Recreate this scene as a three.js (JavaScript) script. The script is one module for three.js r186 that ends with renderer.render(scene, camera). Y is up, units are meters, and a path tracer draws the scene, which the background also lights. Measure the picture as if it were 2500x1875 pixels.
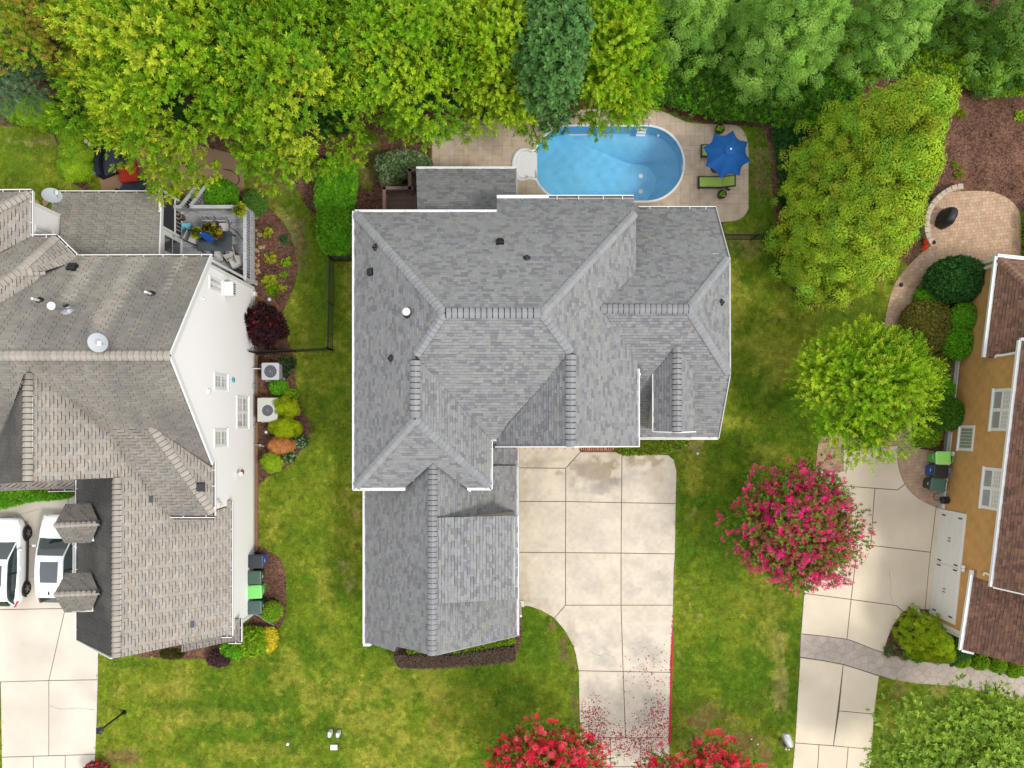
import * as THREE from 'three';
import { mergeGeometries, toCreasedNormals } from 'three/addons/utils/BufferGeometryUtils.js';
import { RoundedBoxGeometry } from 'three/addons/geometries/RoundedBoxGeometry.js';

// ---------------------------------------------------------------- camera, sky, sun, exposure
const scene = new THREE.Scene();
const FLY = 40;                                             // the camera hangs 40 m above the lawn and looks straight down
const camera = new THREE.PerspectiveCamera(2 * Math.atan(18.75 / FLY) * 180 / Math.PI, 4 / 3, 0.5, 600);
camera.position.set(0, FLY, 0);
camera.up.set(0, 0, -1);
camera.lookAt(0, 0, 0);
camera.setViewOffset(2500, 1875, 0, -92.5, 2500, 1875);     // lens shift: the plumb point lies a little below the middle
const renderer = new THREE.WebGLRenderer({ antialias: true });
renderer.toneMapping = THREE.LinearToneMapping;
renderer.toneMappingExposure = 1.45;
renderer.shadowMap.enabled = true;
{ // bright overcast sky: white all round, a little brighter overhead
  const W = 64, Hh = 32, d = new Float32Array(W * Hh * 4);
  for (let j = 0; j < Hh; j++) for (let i = 0; i < W; i++) {
    const y = Math.sin(((j + 0.5) / Hh - 0.5) * Math.PI), k = y > 0 ? 0.56 + 0.56 * y : 0.35;
    d.set([k * 0.985, k, k * 1.03, 1], (j * W + i) * 4);
  }
  const t = new THREE.DataTexture(d, W, Hh, THREE.RGBAFormat, THREE.FloatType);
  t.mapping = THREE.EquirectangularReflectionMapping; t.magFilter = t.minFilter = THREE.LinearFilter; t.needsUpdate = true;
  scene.background = t; scene.environment = t;
}
const sun = new THREE.DirectionalLight(new THREE.Color(1, 0.955, 0.88), 1.5);
sun.name = 'sun'; sun.position.set(34, 48, 17); sun.castShadow = true; sun.shadow.radius = 22;
Object.assign(sun.shadow.camera, { left: -40, right: 40, top: 40, bottom: -40, near: 1, far: 160 });
sun.shadow.mapSize.set(2048, 2048);
scene.add(sun, sun.target);

// ---------------------------------------------------------------- small tools
const V = (x, y, z) => new THREE.Vector3(x, y, z), PI = Math.PI;
let seed = 7;
const reseed = (s) => { seed = s; };
const R = () => { seed |= 0; seed = seed + 0x6D2B79F5 | 0; let t = Math.imul(seed ^ seed >>> 15, 1 | seed); t = t + Math.imul(t ^ t >>> 7, 61 | t) ^ t; return ((t ^ t >>> 14) >>> 0) / 4294967296; };
const rr = (a, b) => a + (b - a) * R(), pick = (a) => a[Math.floor(R() * a.length)];
const lerp = (a, b, t) => a + (b - a) * t, clamp = (x, a = 0, b = 1) => Math.min(b, Math.max(a, x)), sstep = (a, b, x) => { const t = clamp((x - a) / (b - a)); return t * t * (3 - 2 * t); };
// Site plan: u runs east and v south in steps of 2 cm on the ground; h is the height in metres at which a point was sighted from the mast.
const at = (u, v, h = 0) => { const k = 0.02 * (FLY - h) / FLY; return V((u - 1250) * k, h, (v - 1030) * k); };
const gx = (u) => (u - 1250) * 0.02, gz = (v) => (v - 1030) * 0.02;
const plan = (list) => list.map(([u, v]) => [gx(u), gz(v)]);
// value noise, lattice hashed, optional period
const hash = (x, y, s) => { let h = Math.imul(x, 374761393) + Math.imul(y, 668265263) + Math.imul(s, 2246822519) | 0; h = Math.imul(h ^ h >>> 13, 1274126177); return ((h ^ h >>> 16) >>> 0) / 4294967296; };
function vnoise(x, y, s = 0, p = 0) {
  let xi = Math.floor(x), yi = Math.floor(y); let fx = x - xi, fy = y - yi; fx = fx * fx * (3 - 2 * fx); fy = fy * fy * (3 - 2 * fy);
  const w = (k) => p ? ((k % p) + p) % p : k;
  const a = hash(w(xi), w(yi), s), b = hash(w(xi + 1), w(yi), s), c = hash(w(xi), w(yi + 1), s), d = hash(w(xi + 1), w(yi + 1), s);
  return a + (b - a) * fx + (c - a) * fy + (a - b - c + d) * fx * fy;
}
function fbm(x, y, o = 4, s = 0, p = 0) { let f = 0, a = 0.5, n = 0; for (let i = 0; i < o; i++) { f += a * vnoise(x, y, s + i * 17, p); n += a; a *= 0.5; x *= 2; y *= 2; p *= 2; } return f / n; }
function inPoly(x, y, P) { let c = false; for (let i = 0, j = P.length - 1; i < P.length; j = i++) { const a = P[i], b = P[j]; if ((a[1] > y) !== (b[1] > y) && x < (b[0] - a[0]) * (y - a[1]) / (b[1] - a[1]) + a[0]) c = !c; } return c; }
function smooth(P, n = 4, closed = true) { // Catmull-Rom through 2-D points
  const out = [], L = P.length, g = (i) => closed ? P[(i + L) % L] : P[clamp(i, 0, L - 1)];
  for (let i = 0; i < (closed ? L : L - 1); i++) for (let k = 0; k < n; k++) {
    const t = k / n, a = g(i - 1), b = g(i), c = g(i + 1), d = g(i + 2);
    out.push([0, 1].map((q) => 0.5 * (2 * b[q] + (c[q] - a[q]) * t + (2 * a[q] - 5 * b[q] + 4 * c[q] - d[q]) * t * t + (3 * b[q] - a[q] - 3 * c[q] + d[q]) * t * t * t)));
  }
  if (!closed) out.push(P[L - 1]);
  return out;
}
function clipHalf(P, nx, ny, d) { // keep nx*x + ny*y <= d
  const out = [];
  for (let i = 0; i < P.length; i++) {
    const a = P[i], b = P[(i + 1) % P.length], da = nx * a[0] + ny * a[1] - d, db = nx * b[0] + ny * b[1] - d;
    if (da <= 0) out.push(a);
    if ((da < 0 && db > 0) || (da > 0 && db < 0)) { const t = da / (da - db); out.push([lerp(a[0], b[0], t), lerp(a[1], b[1], t)]); }
  }
  return out;
}
const clipRect = (P, s0, s1, t0, t1) => { let Q = clipHalf(P, -1, 0, -s0); Q = Q.length ? clipHalf(Q, 1, 0, s1) : Q; Q = Q.length ? clipHalf(Q, 0, -1, -t0) : Q; return Q.length ? clipHalf(Q, 0, 1, t1) : Q; };
function clipConvex(P, C) { // subject P, convex counter-clockwise clip C
  let Q = P;
  for (let i = 0; i < C.length && Q.length; i++) { const a = C[i], b = C[(i + 1) % C.length], nx = b[1] - a[1], ny = a[0] - b[0]; Q = clipHalf(Q, nx, ny, nx * a[0] + ny * a[1]); }
  return Q;
}
const area2 = (P) => { let s = 0; for (let i = 0; i < P.length; i++) { const a = P[i], b = P[(i + 1) % P.length]; s += a[0] * b[1] - b[0] * a[1]; } return s / 2; };
const ccw = (P) => area2(P) < 0 ? P.slice().reverse() : P;
function inset(P, d) { // move every edge of a polygon inwards by d
  P = ccw(P); const n = P.length, out = [];
  for (let i = 0; i < n; i++) {
    const a = P[(i + n - 1) % n], b = P[i], c = P[(i + 1) % n];
    let e1 = [b[0] - a[0], b[1] - a[1]], e2 = [c[0] - b[0], c[1] - b[1]]; const l1 = Math.hypot(...e1) || 1, l2 = Math.hypot(...e2) || 1;
    const n1 = [-e1[1] / l1, e1[0] / l1], n2 = [-e2[1] / l2, e2[0] / l2]; let m = [n1[0] + n2[0], n1[1] + n2[1]]; const q = Math.max(0.35, (m[0] * m[0] + m[1] * m[1]) / 2);
    out.push([b[0] + m[0] / q * d, b[1] + m[1] / q * d]);
  }
  return out;
}

// ---------------------------------------------------------------- textures
function tex(W, Hh, f, size, srgb = true) { // f(x, y) in 0..1 gives linear [r, g, b]; size = metres per repeat
  const d = new Uint8Array(W * Hh * 4), enc = (c) => Math.round(255 * clamp(srgb ? (c <= 0.0031308 ? c * 12.92 : 1.055 * Math.pow(c, 1 / 2.4) - 0.055) : c));
  for (let j = 0; j < Hh; j++) for (let i = 0; i < W; i++) { const c = f((i + 0.5) / W, (j + 0.5) / Hh, i, j), k = (j * W + i) * 4; d[k] = enc(c[0]); d[k + 1] = enc(c[1]); d[k + 2] = enc(c[2]); d[k + 3] = 255; }
  const t = new THREE.DataTexture(d, W, Hh); t.magFilter = THREE.LinearFilter; t.minFilter = THREE.LinearFilter; t.wrapS = t.wrapT = THREE.RepeatWrapping;
  if (srgb) t.colorSpace = THREE.SRGBColorSpace; if (size) t.repeat.set(1 / size, 1 / size); t.needsUpdate = true; return t;
}
const grey = (v) => [v, v, v];
const TX = {};
TX.granule = tex(256, 256, (x, y, i, j) => grey(0.72 + 0.2 * hash(i, j, 3) + 0.16 * (fbm(x * 8, y * 8, 3, 5, 8) - 0.5)), 1.3);
TX.grain = tex(256, 256, (x, y, i, j) => grey(0.8 + 0.1 * hash(i, j, 9) + 0.34 * (fbm(x * 6, y * 6, 5, 11, 6) - 0.5)), 2.2);
TX.wood = tex(256, 256, (x, y) => grey(0.78 + 0.4 * (fbm(x * 4, y * 60, 3, 21, 0) - 0.5) + 0.12 * (vnoise(x * 9, y * 9, 4) - 0.5)), 1.1);
TX.rough = tex(256, 256, (x, y, i, j) => grey(0.25 + 0.75 * (0.5 * hash(i, j, 31) + 0.5 * fbm(x * 24, y * 24, 3, 8, 24))), 1, false);
TX.mulch = tex(1024, 1024, (x, y, i, j) => {
  const a = fbm(x * 60 + 3 * vnoise(x * 20, y * 20, 2, 20), y * 60, 3, 41, 0), b = fbm(x * 6, y * 6, 3, 44, 6), chip = vnoise(x * 170, y * 90, 47, 0), chip2 = vnoise(x * 80, y * 190, 48, 0);
  let k = 0.5 + 0.95 * (a - 0.5) + 0.5 * (b - 0.5); const bright = (chip > 0.8 ? (chip - 0.8) * 2.2 : 0) + (chip2 > 0.83 ? (chip2 - 0.83) * 2.2 : 0); k += bright;
  return [0.135 * k * 1.7, 0.072 * k * 1.65, 0.05 * k * 1.6];
}, 4);
TX.concrete = tex(512, 512, (x, y, i, j) => { const a = fbm(x * 5, y * 5, 5, 61, 5), b = fbm(x * 2, y * 2, 3, 62, 2), k = 0.9 + 0.3 * (a - 0.5) + 0.16 * (b - 0.5) + 0.05 * (hash(i, j, 5) - 0.5); return [k, k * (0.985 + 0.05 * (b - 0.5)), k * (0.96 + 0.1 * (b - 0.5))]; }, 7);

// ---------------------------------------------------------------- materials
const C = (r, g, b) => new THREE.Color().setRGB(r, g, b);
function mat(color, rough = 0.85, o = {}) {
  const { physical, ...rest } = o;
  const m = new THREE.MeshPhysicalMaterial({ roughness: rough, side: THREE.DoubleSide, specularIntensity: rough >= 0.75 ? 0.2 : 1, ...rest });
  m.color.setRGB(...color); return m;
}
const M = {
  white: mat([0.74, 0.74, 0.74], 0.5), whiteWall: mat([0.86, 0.835, 0.835], 0.6), trim: mat([0.78, 0.78, 0.77], 0.5), dirt: mat([0.07, 0.05, 0.04], 1, { bumpMap: TX.rough, bumpScale: 0.02 }),
  dark: mat([0.02, 0.02, 0.022], 0.5), black: mat([0.012, 0.012, 0.014], 0.45), deckUnder: mat([0.05, 0.05, 0.052], 0.95), blackMetal: mat([0.014, 0.014, 0.015], 0.4, { metalness: 0.3 }),
  steel: mat([0.6, 0.6, 0.62], 0.28, { metalness: 0.9 }), greyMetal: mat([0.36, 0.37, 0.38], 0.45, { metalness: 0.5 }), glass: mat([0.06, 0.075, 0.08], 0.06, { physical: true, metalness: 0, clearcoat: 1, clearcoatRoughness: 0.03 }),
  pane: mat([0.92, 0.96, 0.96], 0.03, { physical: true, transmission: 1, thickness: 0 }), curtain: mat([0.5, 0.51, 0.5], 0.9), roomDark: mat([0.06, 0.065, 0.07], 0.9),
  greyDeck: mat([0.42, 0.42, 0.44], 0.75, { map: TX.wood, vertexColors: true, bumpMap: TX.wood, bumpScale: 0.002 }), railGrey: mat([0.56, 0.565, 0.59], 0.7, { map: TX.wood }), brownDeck: mat([0.19, 0.115, 0.095], 0.7, { map: TX.wood, vertexColors: true }), brownRail: mat([0.17, 0.1, 0.083], 0.65),
  tan: mat([0.6, 0.34, 0.125], 0.75, { map: TX.grain }), brick: mat([0.27, 0.1, 0.06], 0.9, { vertexColors: true, map: TX.grain, bumpMap: TX.rough, bumpScale: 0.004 }), timber: mat([0.26, 0.16, 0.1], 0.9, { map: TX.wood }),
  stone: mat([1, 1, 1], 0.9, { vertexColors: true, map: TX.grain, bumpMap: TX.rough, bumpScale: 0.006 }), bark: mat([0.11, 0.085, 0.065], 1, { map: TX.wood, bumpMap: TX.rough, bumpScale: 0.02 }), twig: mat([0.05, 0.045, 0.026], 1),
  leaf: mat([1, 1, 1], 0.62, { physical: true, transmission: 0.22, thickness: 0, specularIntensity: 0.16 }), petal: mat([1, 1, 1], 0.7, { physical: true, transmission: 0.2, thickness: 0, specularIntensity: 0.15 }), needle: mat([1, 1, 1], 0.75, { physical: true, transmission: 0.12, thickness: 0, specularIntensity: 0.1 }),
  mulch: mat([1, 1, 1], 1, { map: TX.mulch, bumpMap: TX.mulch, bumpScale: 0.03 }), concrete: mat([0.6, 0.54, 0.455], 0.85, { map: TX.concrete, bumpMap: TX.rough, bumpScale: 0.002 }),
  shingle: mat([1, 1, 1], 0.95, { vertexColors: true, map: TX.granule, bumpMap: TX.rough, bumpScale: 0.002 }),
  carPaint: mat([0.82, 0.83, 0.85], 0.3, { physical: true, clearcoat: 1, clearcoatRoughness: 0.06 }), tyre: mat([0.018, 0.018, 0.018], 0.85), alloy: mat([0.3, 0.3, 0.31], 0.35, { metalness: 0.8 }), redLamp: mat([0.45, 0.015, 0.03], 0.15, { physical: true, clearcoat: 1 }),
  autoGlass: mat([0.02, 0.035, 0.036], 0.05, { physical: true, clearcoat: 1, clearcoatRoughness: 0.02 }), plastic: mat([0.02, 0.02, 0.022], 0.6),
};

// ---------------------------------------------------------------- meshes and things
const taken = {};
function numbered(n) { const k = taken[n] = (taken[n] ?? -1) + 1; return k ? n + '_' + String(k).padStart(3, '0') : n; }
function boxUV(g) { // uv in metres, projected along the main axis of each face
  const p = g.attributes.position, n = g.attributes.normal, uv = new Float32Array(p.count * 2);
  for (let i = 0; i < p.count; i++) {
    const x = Math.abs(n.getX(i)), y = Math.abs(n.getY(i)), z = Math.abs(n.getZ(i));
    if (y >= x && y >= z) { uv[2 * i] = p.getX(i); uv[2 * i + 1] = p.getZ(i); } else if (x >= z) { uv[2 * i] = p.getZ(i); uv[2 * i + 1] = p.getY(i); } else { uv[2 * i] = p.getX(i); uv[2 * i + 1] = p.getY(i); }
  }
  g.setAttribute('uv', new THREE.BufferAttribute(uv, 2)); return g;
}
function flat(g) { g = g.index ? g.toNonIndexed() : g; if (!g.attributes.normal) g.computeVertexNormals(); for (const k of Object.keys(g.attributes)) if (!['position', 'normal', 'uv', 'color'].includes(k)) g.deleteAttribute(k); return g; }
const white3 = (g, c = [1, 1, 1]) => { const n = g.attributes.position.count, a = new Float32Array(n * 3); for (let i = 0; i < n; i++) a.set(c, 3 * i); g.setAttribute('color', new THREE.BufferAttribute(a, 3)); return g; };
function mesh(name, geos, material, parent = scene, o = {}) {
  let list = (Array.isArray(geos) ? geos : [geos]).map(flat);
  if (!o.keepUV) list.forEach(boxUV); else list.forEach((g) => g.attributes.uv || boxUV(g));
  if (material.vertexColors) list.forEach((g) => g.attributes.color || white3(g, o.tint)); else list.forEach((g) => g.deleteAttribute('color'));
  const g = list.length > 1 ? mergeGeometries(list) : list[0], m = new THREE.Mesh(g, material);
  m.name = parent === scene ? numbered(name) : name; m.castShadow = m.receiveShadow = true; parent.add(m); if (o.kind) m.userData.kind = o.kind; if (o.label) m.userData.label = o.label;
  return m;
}
function tag(o, label, category, group, kind) { o.userData.label = label; if (category) o.userData.category = category; if (group) o.userData.group = group; if (kind) o.userData.kind = kind; return o; }
function thing(name, label, category, group) { const g = new THREE.Group(); g.name = numbered(name); scene.add(g); return tag(g, label, category, group); }
function part(name, parent, label) { const g = new THREE.Group(); g.name = name; parent.add(g); if (label) g.userData.label = label; return g; }
const box3 = new THREE.Box3();
function settle(g) { // put a group's origin at its base without moving what it holds
  box3.setFromObject(g, false); const c = V((box3.min.x + box3.max.x) / 2, box3.min.y, (box3.min.z + box3.max.z) / 2);
  g.position.add(c); for (const k of g.children) k.position.sub(c); return g;
}
const structure = (m, label) => { m.userData.kind = 'structure'; if (label) m.userData.label = label; return m; };
const X4 = new THREE.Matrix4(), Q4 = new THREE.Quaternion(), UP = V(0, 1, 0);
const box = (w, h, d, x = 0, y = 0, z = 0, ry = 0) => { const g = new THREE.BoxGeometry(w, h, d); if (ry) g.rotateY(ry); return g.translate(x, y, z); };
const rbox = (w, h, d, r, x = 0, y = 0, z = 0, ry = 0, seg = 2) => { const g = new RoundedBoxGeometry(w, h, d, seg, r); if (ry) g.rotateY(ry); return g.translate(x, y, z); };
const cyl = (r0, r1, h, x, y, z, seg = 16) => new THREE.CylinderGeometry(r1, r0, h, seg).translate(x, y + h / 2, z);
function beam(a, b, w, h, up = UP, lift = 0, side = 0) { // box from a to b, w wide, h high
  const d = b.clone().sub(a), L = d.length(); d.normalize(); let s = V().crossVectors(d, up).normalize(); const u = V().crossVectors(s, d);
  const c = a.clone().add(b).multiplyScalar(0.5).addScaledVector(u, lift).addScaledVector(s, side);
  return new THREE.BoxGeometry(L, h, w).applyMatrix4(X4.makeBasis(d, u, s).setPosition(c));
}
function tube(pts, r, seg = 6, taper) { // pts: Vector3[], r radius or function of t
  const curve = pts.length > 2 ? new THREE.CatmullRomCurve3(pts) : new THREE.LineCurve3(pts[0], pts[1]), n = pts.length > 2 ? pts.length * 3 : 1, g = new THREE.TubeGeometry(curve, n, 1, seg, false), p = g.attributes.position, q = V(), v = V();
  for (let i = 0; i <= n; i++) { curve.getPointAt(i / n, q); const k = taper ? lerp(r, taper, i / n) : r; for (let j = 0; j <= seg; j++) { const id = i * (seg + 1) + j; v.fromBufferAttribute(p, id).sub(q).multiplyScalar(k).add(q); p.setXYZ(id, v.x, v.y, v.z); } }
  return g;
}
function prism(P, y0, y1, o = {}) { // vertical prism over a plan polygon [x, z]; o.holes
  const pts = P.map(([x, z]) => new THREE.Vector2(x, -z)), sh = new THREE.Shape(pts);
  for (const h of o.holes ?? []) sh.holes.push(new THREE.Path(h.map(([x, z]) => new THREE.Vector2(x, -z))));
  const b = o.bevel ?? 0, g = new THREE.ExtrudeGeometry(sh, { depth: y1 - y0 - b, bevelEnabled: b > 0, bevelSize: b, bevelThickness: b, bevelOffset: -b, bevelSegments: 1, curveSegments: 1 });
  return g.rotateX(-PI / 2).translate(0, y0, 0);
}
function sheetGeo(P, y, holes = []) { const sh = new THREE.Shape(P.map(([x, z]) => new THREE.Vector2(x, -z))); for (const h of holes) sh.holes.push(new THREE.Path(h.map(([x, z]) => new THREE.Vector2(x, -z)))); return new THREE.ShapeGeometry(sh).rotateX(-PI / 2).translate(0, y, 0); }
function loft(rings, closed = true) { // rings of Vector3, same length; smooth skin
  const n = rings[0].length, pos = [], idx = [];
  for (const r of rings) for (const p of r) pos.push(p.x, p.y, p.z);
  for (let i = 0; i < rings.length - 1; i++) for (let j = 0; j < (closed ? n : n - 1); j++) { const a = i * n + j, b = i * n + (j + 1) % n, c = a + n, d = b + n; idx.push(a, c, b, b, c, d); }
  const g = new THREE.BufferGeometry(); g.setAttribute('position', new THREE.Float32BufferAttribute(pos, 3)); g.setIndex(idx); g.computeVertexNormals(); return g;
}
function lathe(profile, x, y, z, seg = 24) { return new THREE.LatheGeometry(profile.map(([r, h]) => new THREE.Vector2(r, h)), seg).translate(x, y, z); }
function polyTris(P) { return THREE.ShapeUtils.triangulateShape(P.map(([x, y]) => new THREE.Vector2(x, y)), []); }
// ---------------------------------------------------------------- roofs: real shingles, course by course
const CAM = V(0, FLY, 0);
function planeOf(pts) { const [a, b, c] = pts.map((p) => p.isVector3 ? p : at(...p)); const n = V().crossVectors(b.clone().sub(a), c.clone().sub(a)).normalize(); if (n.y < 0) n.negate(); return { n, d: n.dot(a) }; }
function hit(u, v, pl) { const g = at(u, v, 0).sub(CAM), t = (pl.d - pl.n.dot(CAM)) / pl.n.dot(g); return CAM.clone().addScaledVector(g, t); }
const ASPHALT_SHADE = [0.022, 0.021, 0.021];   // dark cut edge, and the shadow line painted below each shingle and cap
class Roof {
  constructor(parent, style) { this.root = part('roof', parent); this.style = style; this.pieces = []; this.caps = []; this.decks = []; this.faces = {}; }
  face(key, three, poly, o = {}) {
    const pl = planeOf(three), { n } = pl, O = hit(...poly[0], pl), T = UP.clone().addScaledVector(n, -n.y).normalize(), S = V().crossVectors(T, n).normalize();
    const pts3 = poly.map((p) => hit(...p, pl)), P = ccw(pts3.map((p) => { const q = p.clone().sub(O); return [q.dot(S), q.dot(T)]; }));
    this.faces[key] = { pl, O, S, T, n, P };
    const st = { ...this.style, ...o }, to3 = (s, t, k) => O.clone().addScaledVector(S, s).addScaledVector(T, t).addScaledVector(n, k);
    // deck board under the shingles
    const tri = polyTris(P), pos = [], depth = o.depth ?? 0.14, put = (...q) => q.forEach((p) => pos.push(p.x, p.y, p.z));
    for (const [a, b, c] of tri) { put(to3(...P[a], 0), to3(...P[b], 0), to3(...P[c], 0)); put(to3(...P[c], -depth), to3(...P[b], -depth), to3(...P[a], -depth)); }
    P.forEach((p, i) => { const q = P[(i + 1) % P.length], a = to3(...p, 0), b = to3(...q, 0), c = to3(...q, -depth), d = to3(...p, -depth); put(a, d, b, b, d, c); });
    const g = new THREE.BufferGeometry(); g.setAttribute('position', new THREE.Float32BufferAttribute(pos, 3)); g.computeVertexNormals(); this.decks.push(g);
    // courses
    let s0 = Infinity, s1 = -Infinity, t0 = Infinity, t1 = -Infinity; for (const [s, t] of P) { s0 = Math.min(s0, s); s1 = Math.max(s1, s); t0 = Math.min(t0, t); t1 = Math.max(t1, t); }
    const e = st.exposure, edges = P.map((p, i) => [p, P[(i + 1) % P.length]]);
    for (let k = 0, t = t0; t < t1; k++, t += e) {
      let s = s0 - rr(0, st.tab), ti = 0;
      if (st.regular) s = s0 - st.tab * (1 + (k % 2) * 0.5) + rr(-0.012, 0.012);
      while (s < s1) {
        const w = st.regular ? st.tab : st.tab * rr(0.35, 1.25), gap = st.regular ? 0.005 : 0.002, a = s + gap / 2, b = s + w - gap / 2; s += w;
        if (b < s0) continue;
        let cross = false; for (const [p, q] of edges) if (Math.max(p[0], q[0]) > a && Math.min(p[0], q[0]) < b && Math.max(p[1], q[1]) > t && Math.min(p[1], q[1]) < t + e) { cross = true; break; }
        let Q; if (cross) { Q = clipRect(P, a, b, t, t + e); if (Q.length < 3 || Math.abs(area2(Q)) < 4e-4) continue; } else { if (!inPoly((a + b) / 2, t + e / 2, P)) continue; Q = [[a, t], [b, t], [b, t + e], [a, t + e]]; }
        const c3 = to3((a + b) / 2, t + e / 2, 0), A = Math.abs(area2(Q)), view = CAM.clone().sub(c3), col = st.color(c3, R()).slice(), high = st.regular ? (ti++ % 2 === 0) : R() < 0.5, raise = st.thick * (high ? 1 : 0.4);
        this.pieces.push({ Q: ccw(Q), t, e, raise, edge: high ? st.edge ?? 0.02 : 0.006, col, to3, n, S, T, w: A * Math.max(0, n.dot(view.clone().normalize())) / view.lengthSq() * (o.lessSeen ?? 1) });
      }
    }
    return this.faces[key];
  }
  pieceGeo(p) {
    const pos = [], nor = [], uv = [], cl = [], hgt = (t) => 0.004 + p.raise * (1 - 0.85 * (t - p.t) / p.e), tri = p.Q.length === 4 ? [[0, 1, 2], [0, 2, 3]] : polyTris(p.Q);
    let tone = p.col; const put = (v3, n3, s, t) => { pos.push(v3.x, v3.y, v3.z); nor.push(n3.x, n3.y, n3.z); uv.push(s, t); cl.push(...tone); };
    for (const f of tri) for (const i of f) put(p.to3(...p.Q[i], hgt(p.Q[i][1])), p.n, ...p.Q[i]);
    tone = ASPHALT_SHADE;
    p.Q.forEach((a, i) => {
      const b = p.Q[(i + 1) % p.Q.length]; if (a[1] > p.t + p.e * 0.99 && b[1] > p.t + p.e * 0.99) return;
      const dx = b[0] - a[0], dt = b[1] - a[1], n3 = p.S.clone().multiplyScalar(dt).addScaledVector(p.T, -dx).normalize(), A = p.to3(...a, hgt(a[1])), B = p.to3(...b, hgt(b[1])), but = a[1] < p.t + 1e-4 && b[1] < p.t + 1e-4, Cc = but ? p.to3(b[0], b[1] - p.edge, 0.009) : p.to3(...b, 0), D = but ? p.to3(a[0], a[1] - p.edge, 0.009) : p.to3(...a, 0); if (but) n3.addScaledVector(p.n, 0.9).normalize();  // butt skirt stretched downslope, its dark colour painting the course shadow
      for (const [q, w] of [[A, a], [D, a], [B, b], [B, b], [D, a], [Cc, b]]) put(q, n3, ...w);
    });
    const g = new THREE.BufferGeometry(); g.setAttribute('position', new THREE.Float32BufferAttribute(pos, 3)); g.setAttribute('normal', new THREE.Float32BufferAttribute(nor, 3)); g.setAttribute('uv', new THREE.Float32BufferAttribute(uv, 2)); g.setAttribute('color', new THREE.Float32BufferAttribute(cl, 3)); return g;
  }
  ridge(a, b, fa, fb, o = {}) { // cap shingles from a to b (Vector3), between two faces
    const L = b.clone().sub(a), len = L.length(); L.normalize(); const nA = this.faces[fa].n, nB = this.faces[fb].n, sides = [nA, nB].map((n) => { const s = V().crossVectors(L, n).normalize(); if (s.y > 0 || (Math.abs(s.y) < 0.02 && s.dot(nA.clone().add(nB)) < 0)) s.negate(); return s; });
    if (sides[0].dot(sides[1]) > 0.99) sides[1].negate();
    const up = nA.clone().add(nB).normalize(), w = o.w ?? 0.165, e = o.e ?? 0.215, lift = o.vent ? 0.055 : 0.012, n = Math.max(1, Math.round(len / e)), ee = len / n;
    const ring = (p, k) => [[0, w], [0, w * 0.45], [-1, 0], [1, w * 0.45], [1, w]].map(([i, d]) => i < 0 ? p.clone().addScaledVector(up, lift + 0.02 + k) : p.clone().addScaledVector(sides[i], d).addScaledVector(i ? nB : nA, lift + (d < w ? 0.016 : 0.006) + k));
    if (o.vent) { const va = a.clone().addScaledVector(L, o.vent[0] ?? 0), vb = b.clone().addScaledVector(L, -(o.vent[1] ?? 0)); const vg = [mergeGeometries(sides.map((s, i) => { const q = (p, d, k) => p.clone().addScaledVector(s, d).addScaledVector(i ? nB : nA, k); return loft([[q(va, w + 0.025, 0.01), q(va, w + 0.025, 0.05), q(va, 0.0, 0.05)], [q(vb, w + 0.025, 0.01), q(vb, w + 0.025, 0.05), q(vb, 0.0, 0.05)]], false); }))]; this.vents = (this.vents ?? []).concat(vg); }
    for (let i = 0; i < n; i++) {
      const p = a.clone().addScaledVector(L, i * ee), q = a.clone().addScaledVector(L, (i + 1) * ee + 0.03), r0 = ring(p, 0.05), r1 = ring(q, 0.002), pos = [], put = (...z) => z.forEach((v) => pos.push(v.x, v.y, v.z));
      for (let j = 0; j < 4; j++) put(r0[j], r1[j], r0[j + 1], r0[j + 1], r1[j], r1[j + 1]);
      const low = r0.map((v) => v.clone().addScaledVector(up, -0.05).addScaledVector(L, -0.035)); for (let j = 0; j < 4; j++) put(low[j], r0[j], low[j + 1], low[j + 1], r0[j], r0[j + 1]);  // dark bevel ahead of the cap: its shadow line put into the colour
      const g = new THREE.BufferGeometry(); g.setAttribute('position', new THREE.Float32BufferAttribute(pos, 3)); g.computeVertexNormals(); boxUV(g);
      const view = CAM.clone().sub(p); white3(g, (this.style.capColor ?? this.style.color)(p, R(), true)); for (let k = 24; k < 48; k++) g.attributes.color.setXYZ(k, ...ASPHALT_SHADE); this.caps.push({ g, w: ee / view.lengthSq() });
    }
  }
  hipLine(fa, fb, p, q, o) { // between two sighted points, both taken on face fa
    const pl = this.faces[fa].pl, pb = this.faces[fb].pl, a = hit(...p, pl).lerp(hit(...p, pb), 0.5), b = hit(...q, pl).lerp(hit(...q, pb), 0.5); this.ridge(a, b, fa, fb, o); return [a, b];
  }
  finish() {
    mesh('roof_deck', this.decks, M.deckUnder, this.root);
    for (const v of this.vents ?? []) mesh('ridge_vent', v, this.style.ventMat ?? M.trim, this.root);
    const give = (list, name, rest, geo) => {
      list.sort((a, b) => b.w - a.w); const one = list.slice(0, 300), more = list.slice(300);
      for (const p of one) { const m = new THREE.Mesh(geo(p), M.shingle); m.name = name; m.castShadow = m.receiveShadow = true; this.root.add(m); }
      if (more.length) mesh(rest, more.map(geo), M.shingle, this.root, { keepUV: true, kind: 'stuff' });
    };
    give(this.pieces, 'shingle', 'shingles', (p) => this.pieceGeo(p)); give(this.caps, 'ridge_cap', 'ridge_caps', (p) => p.g);
  }
}
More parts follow.
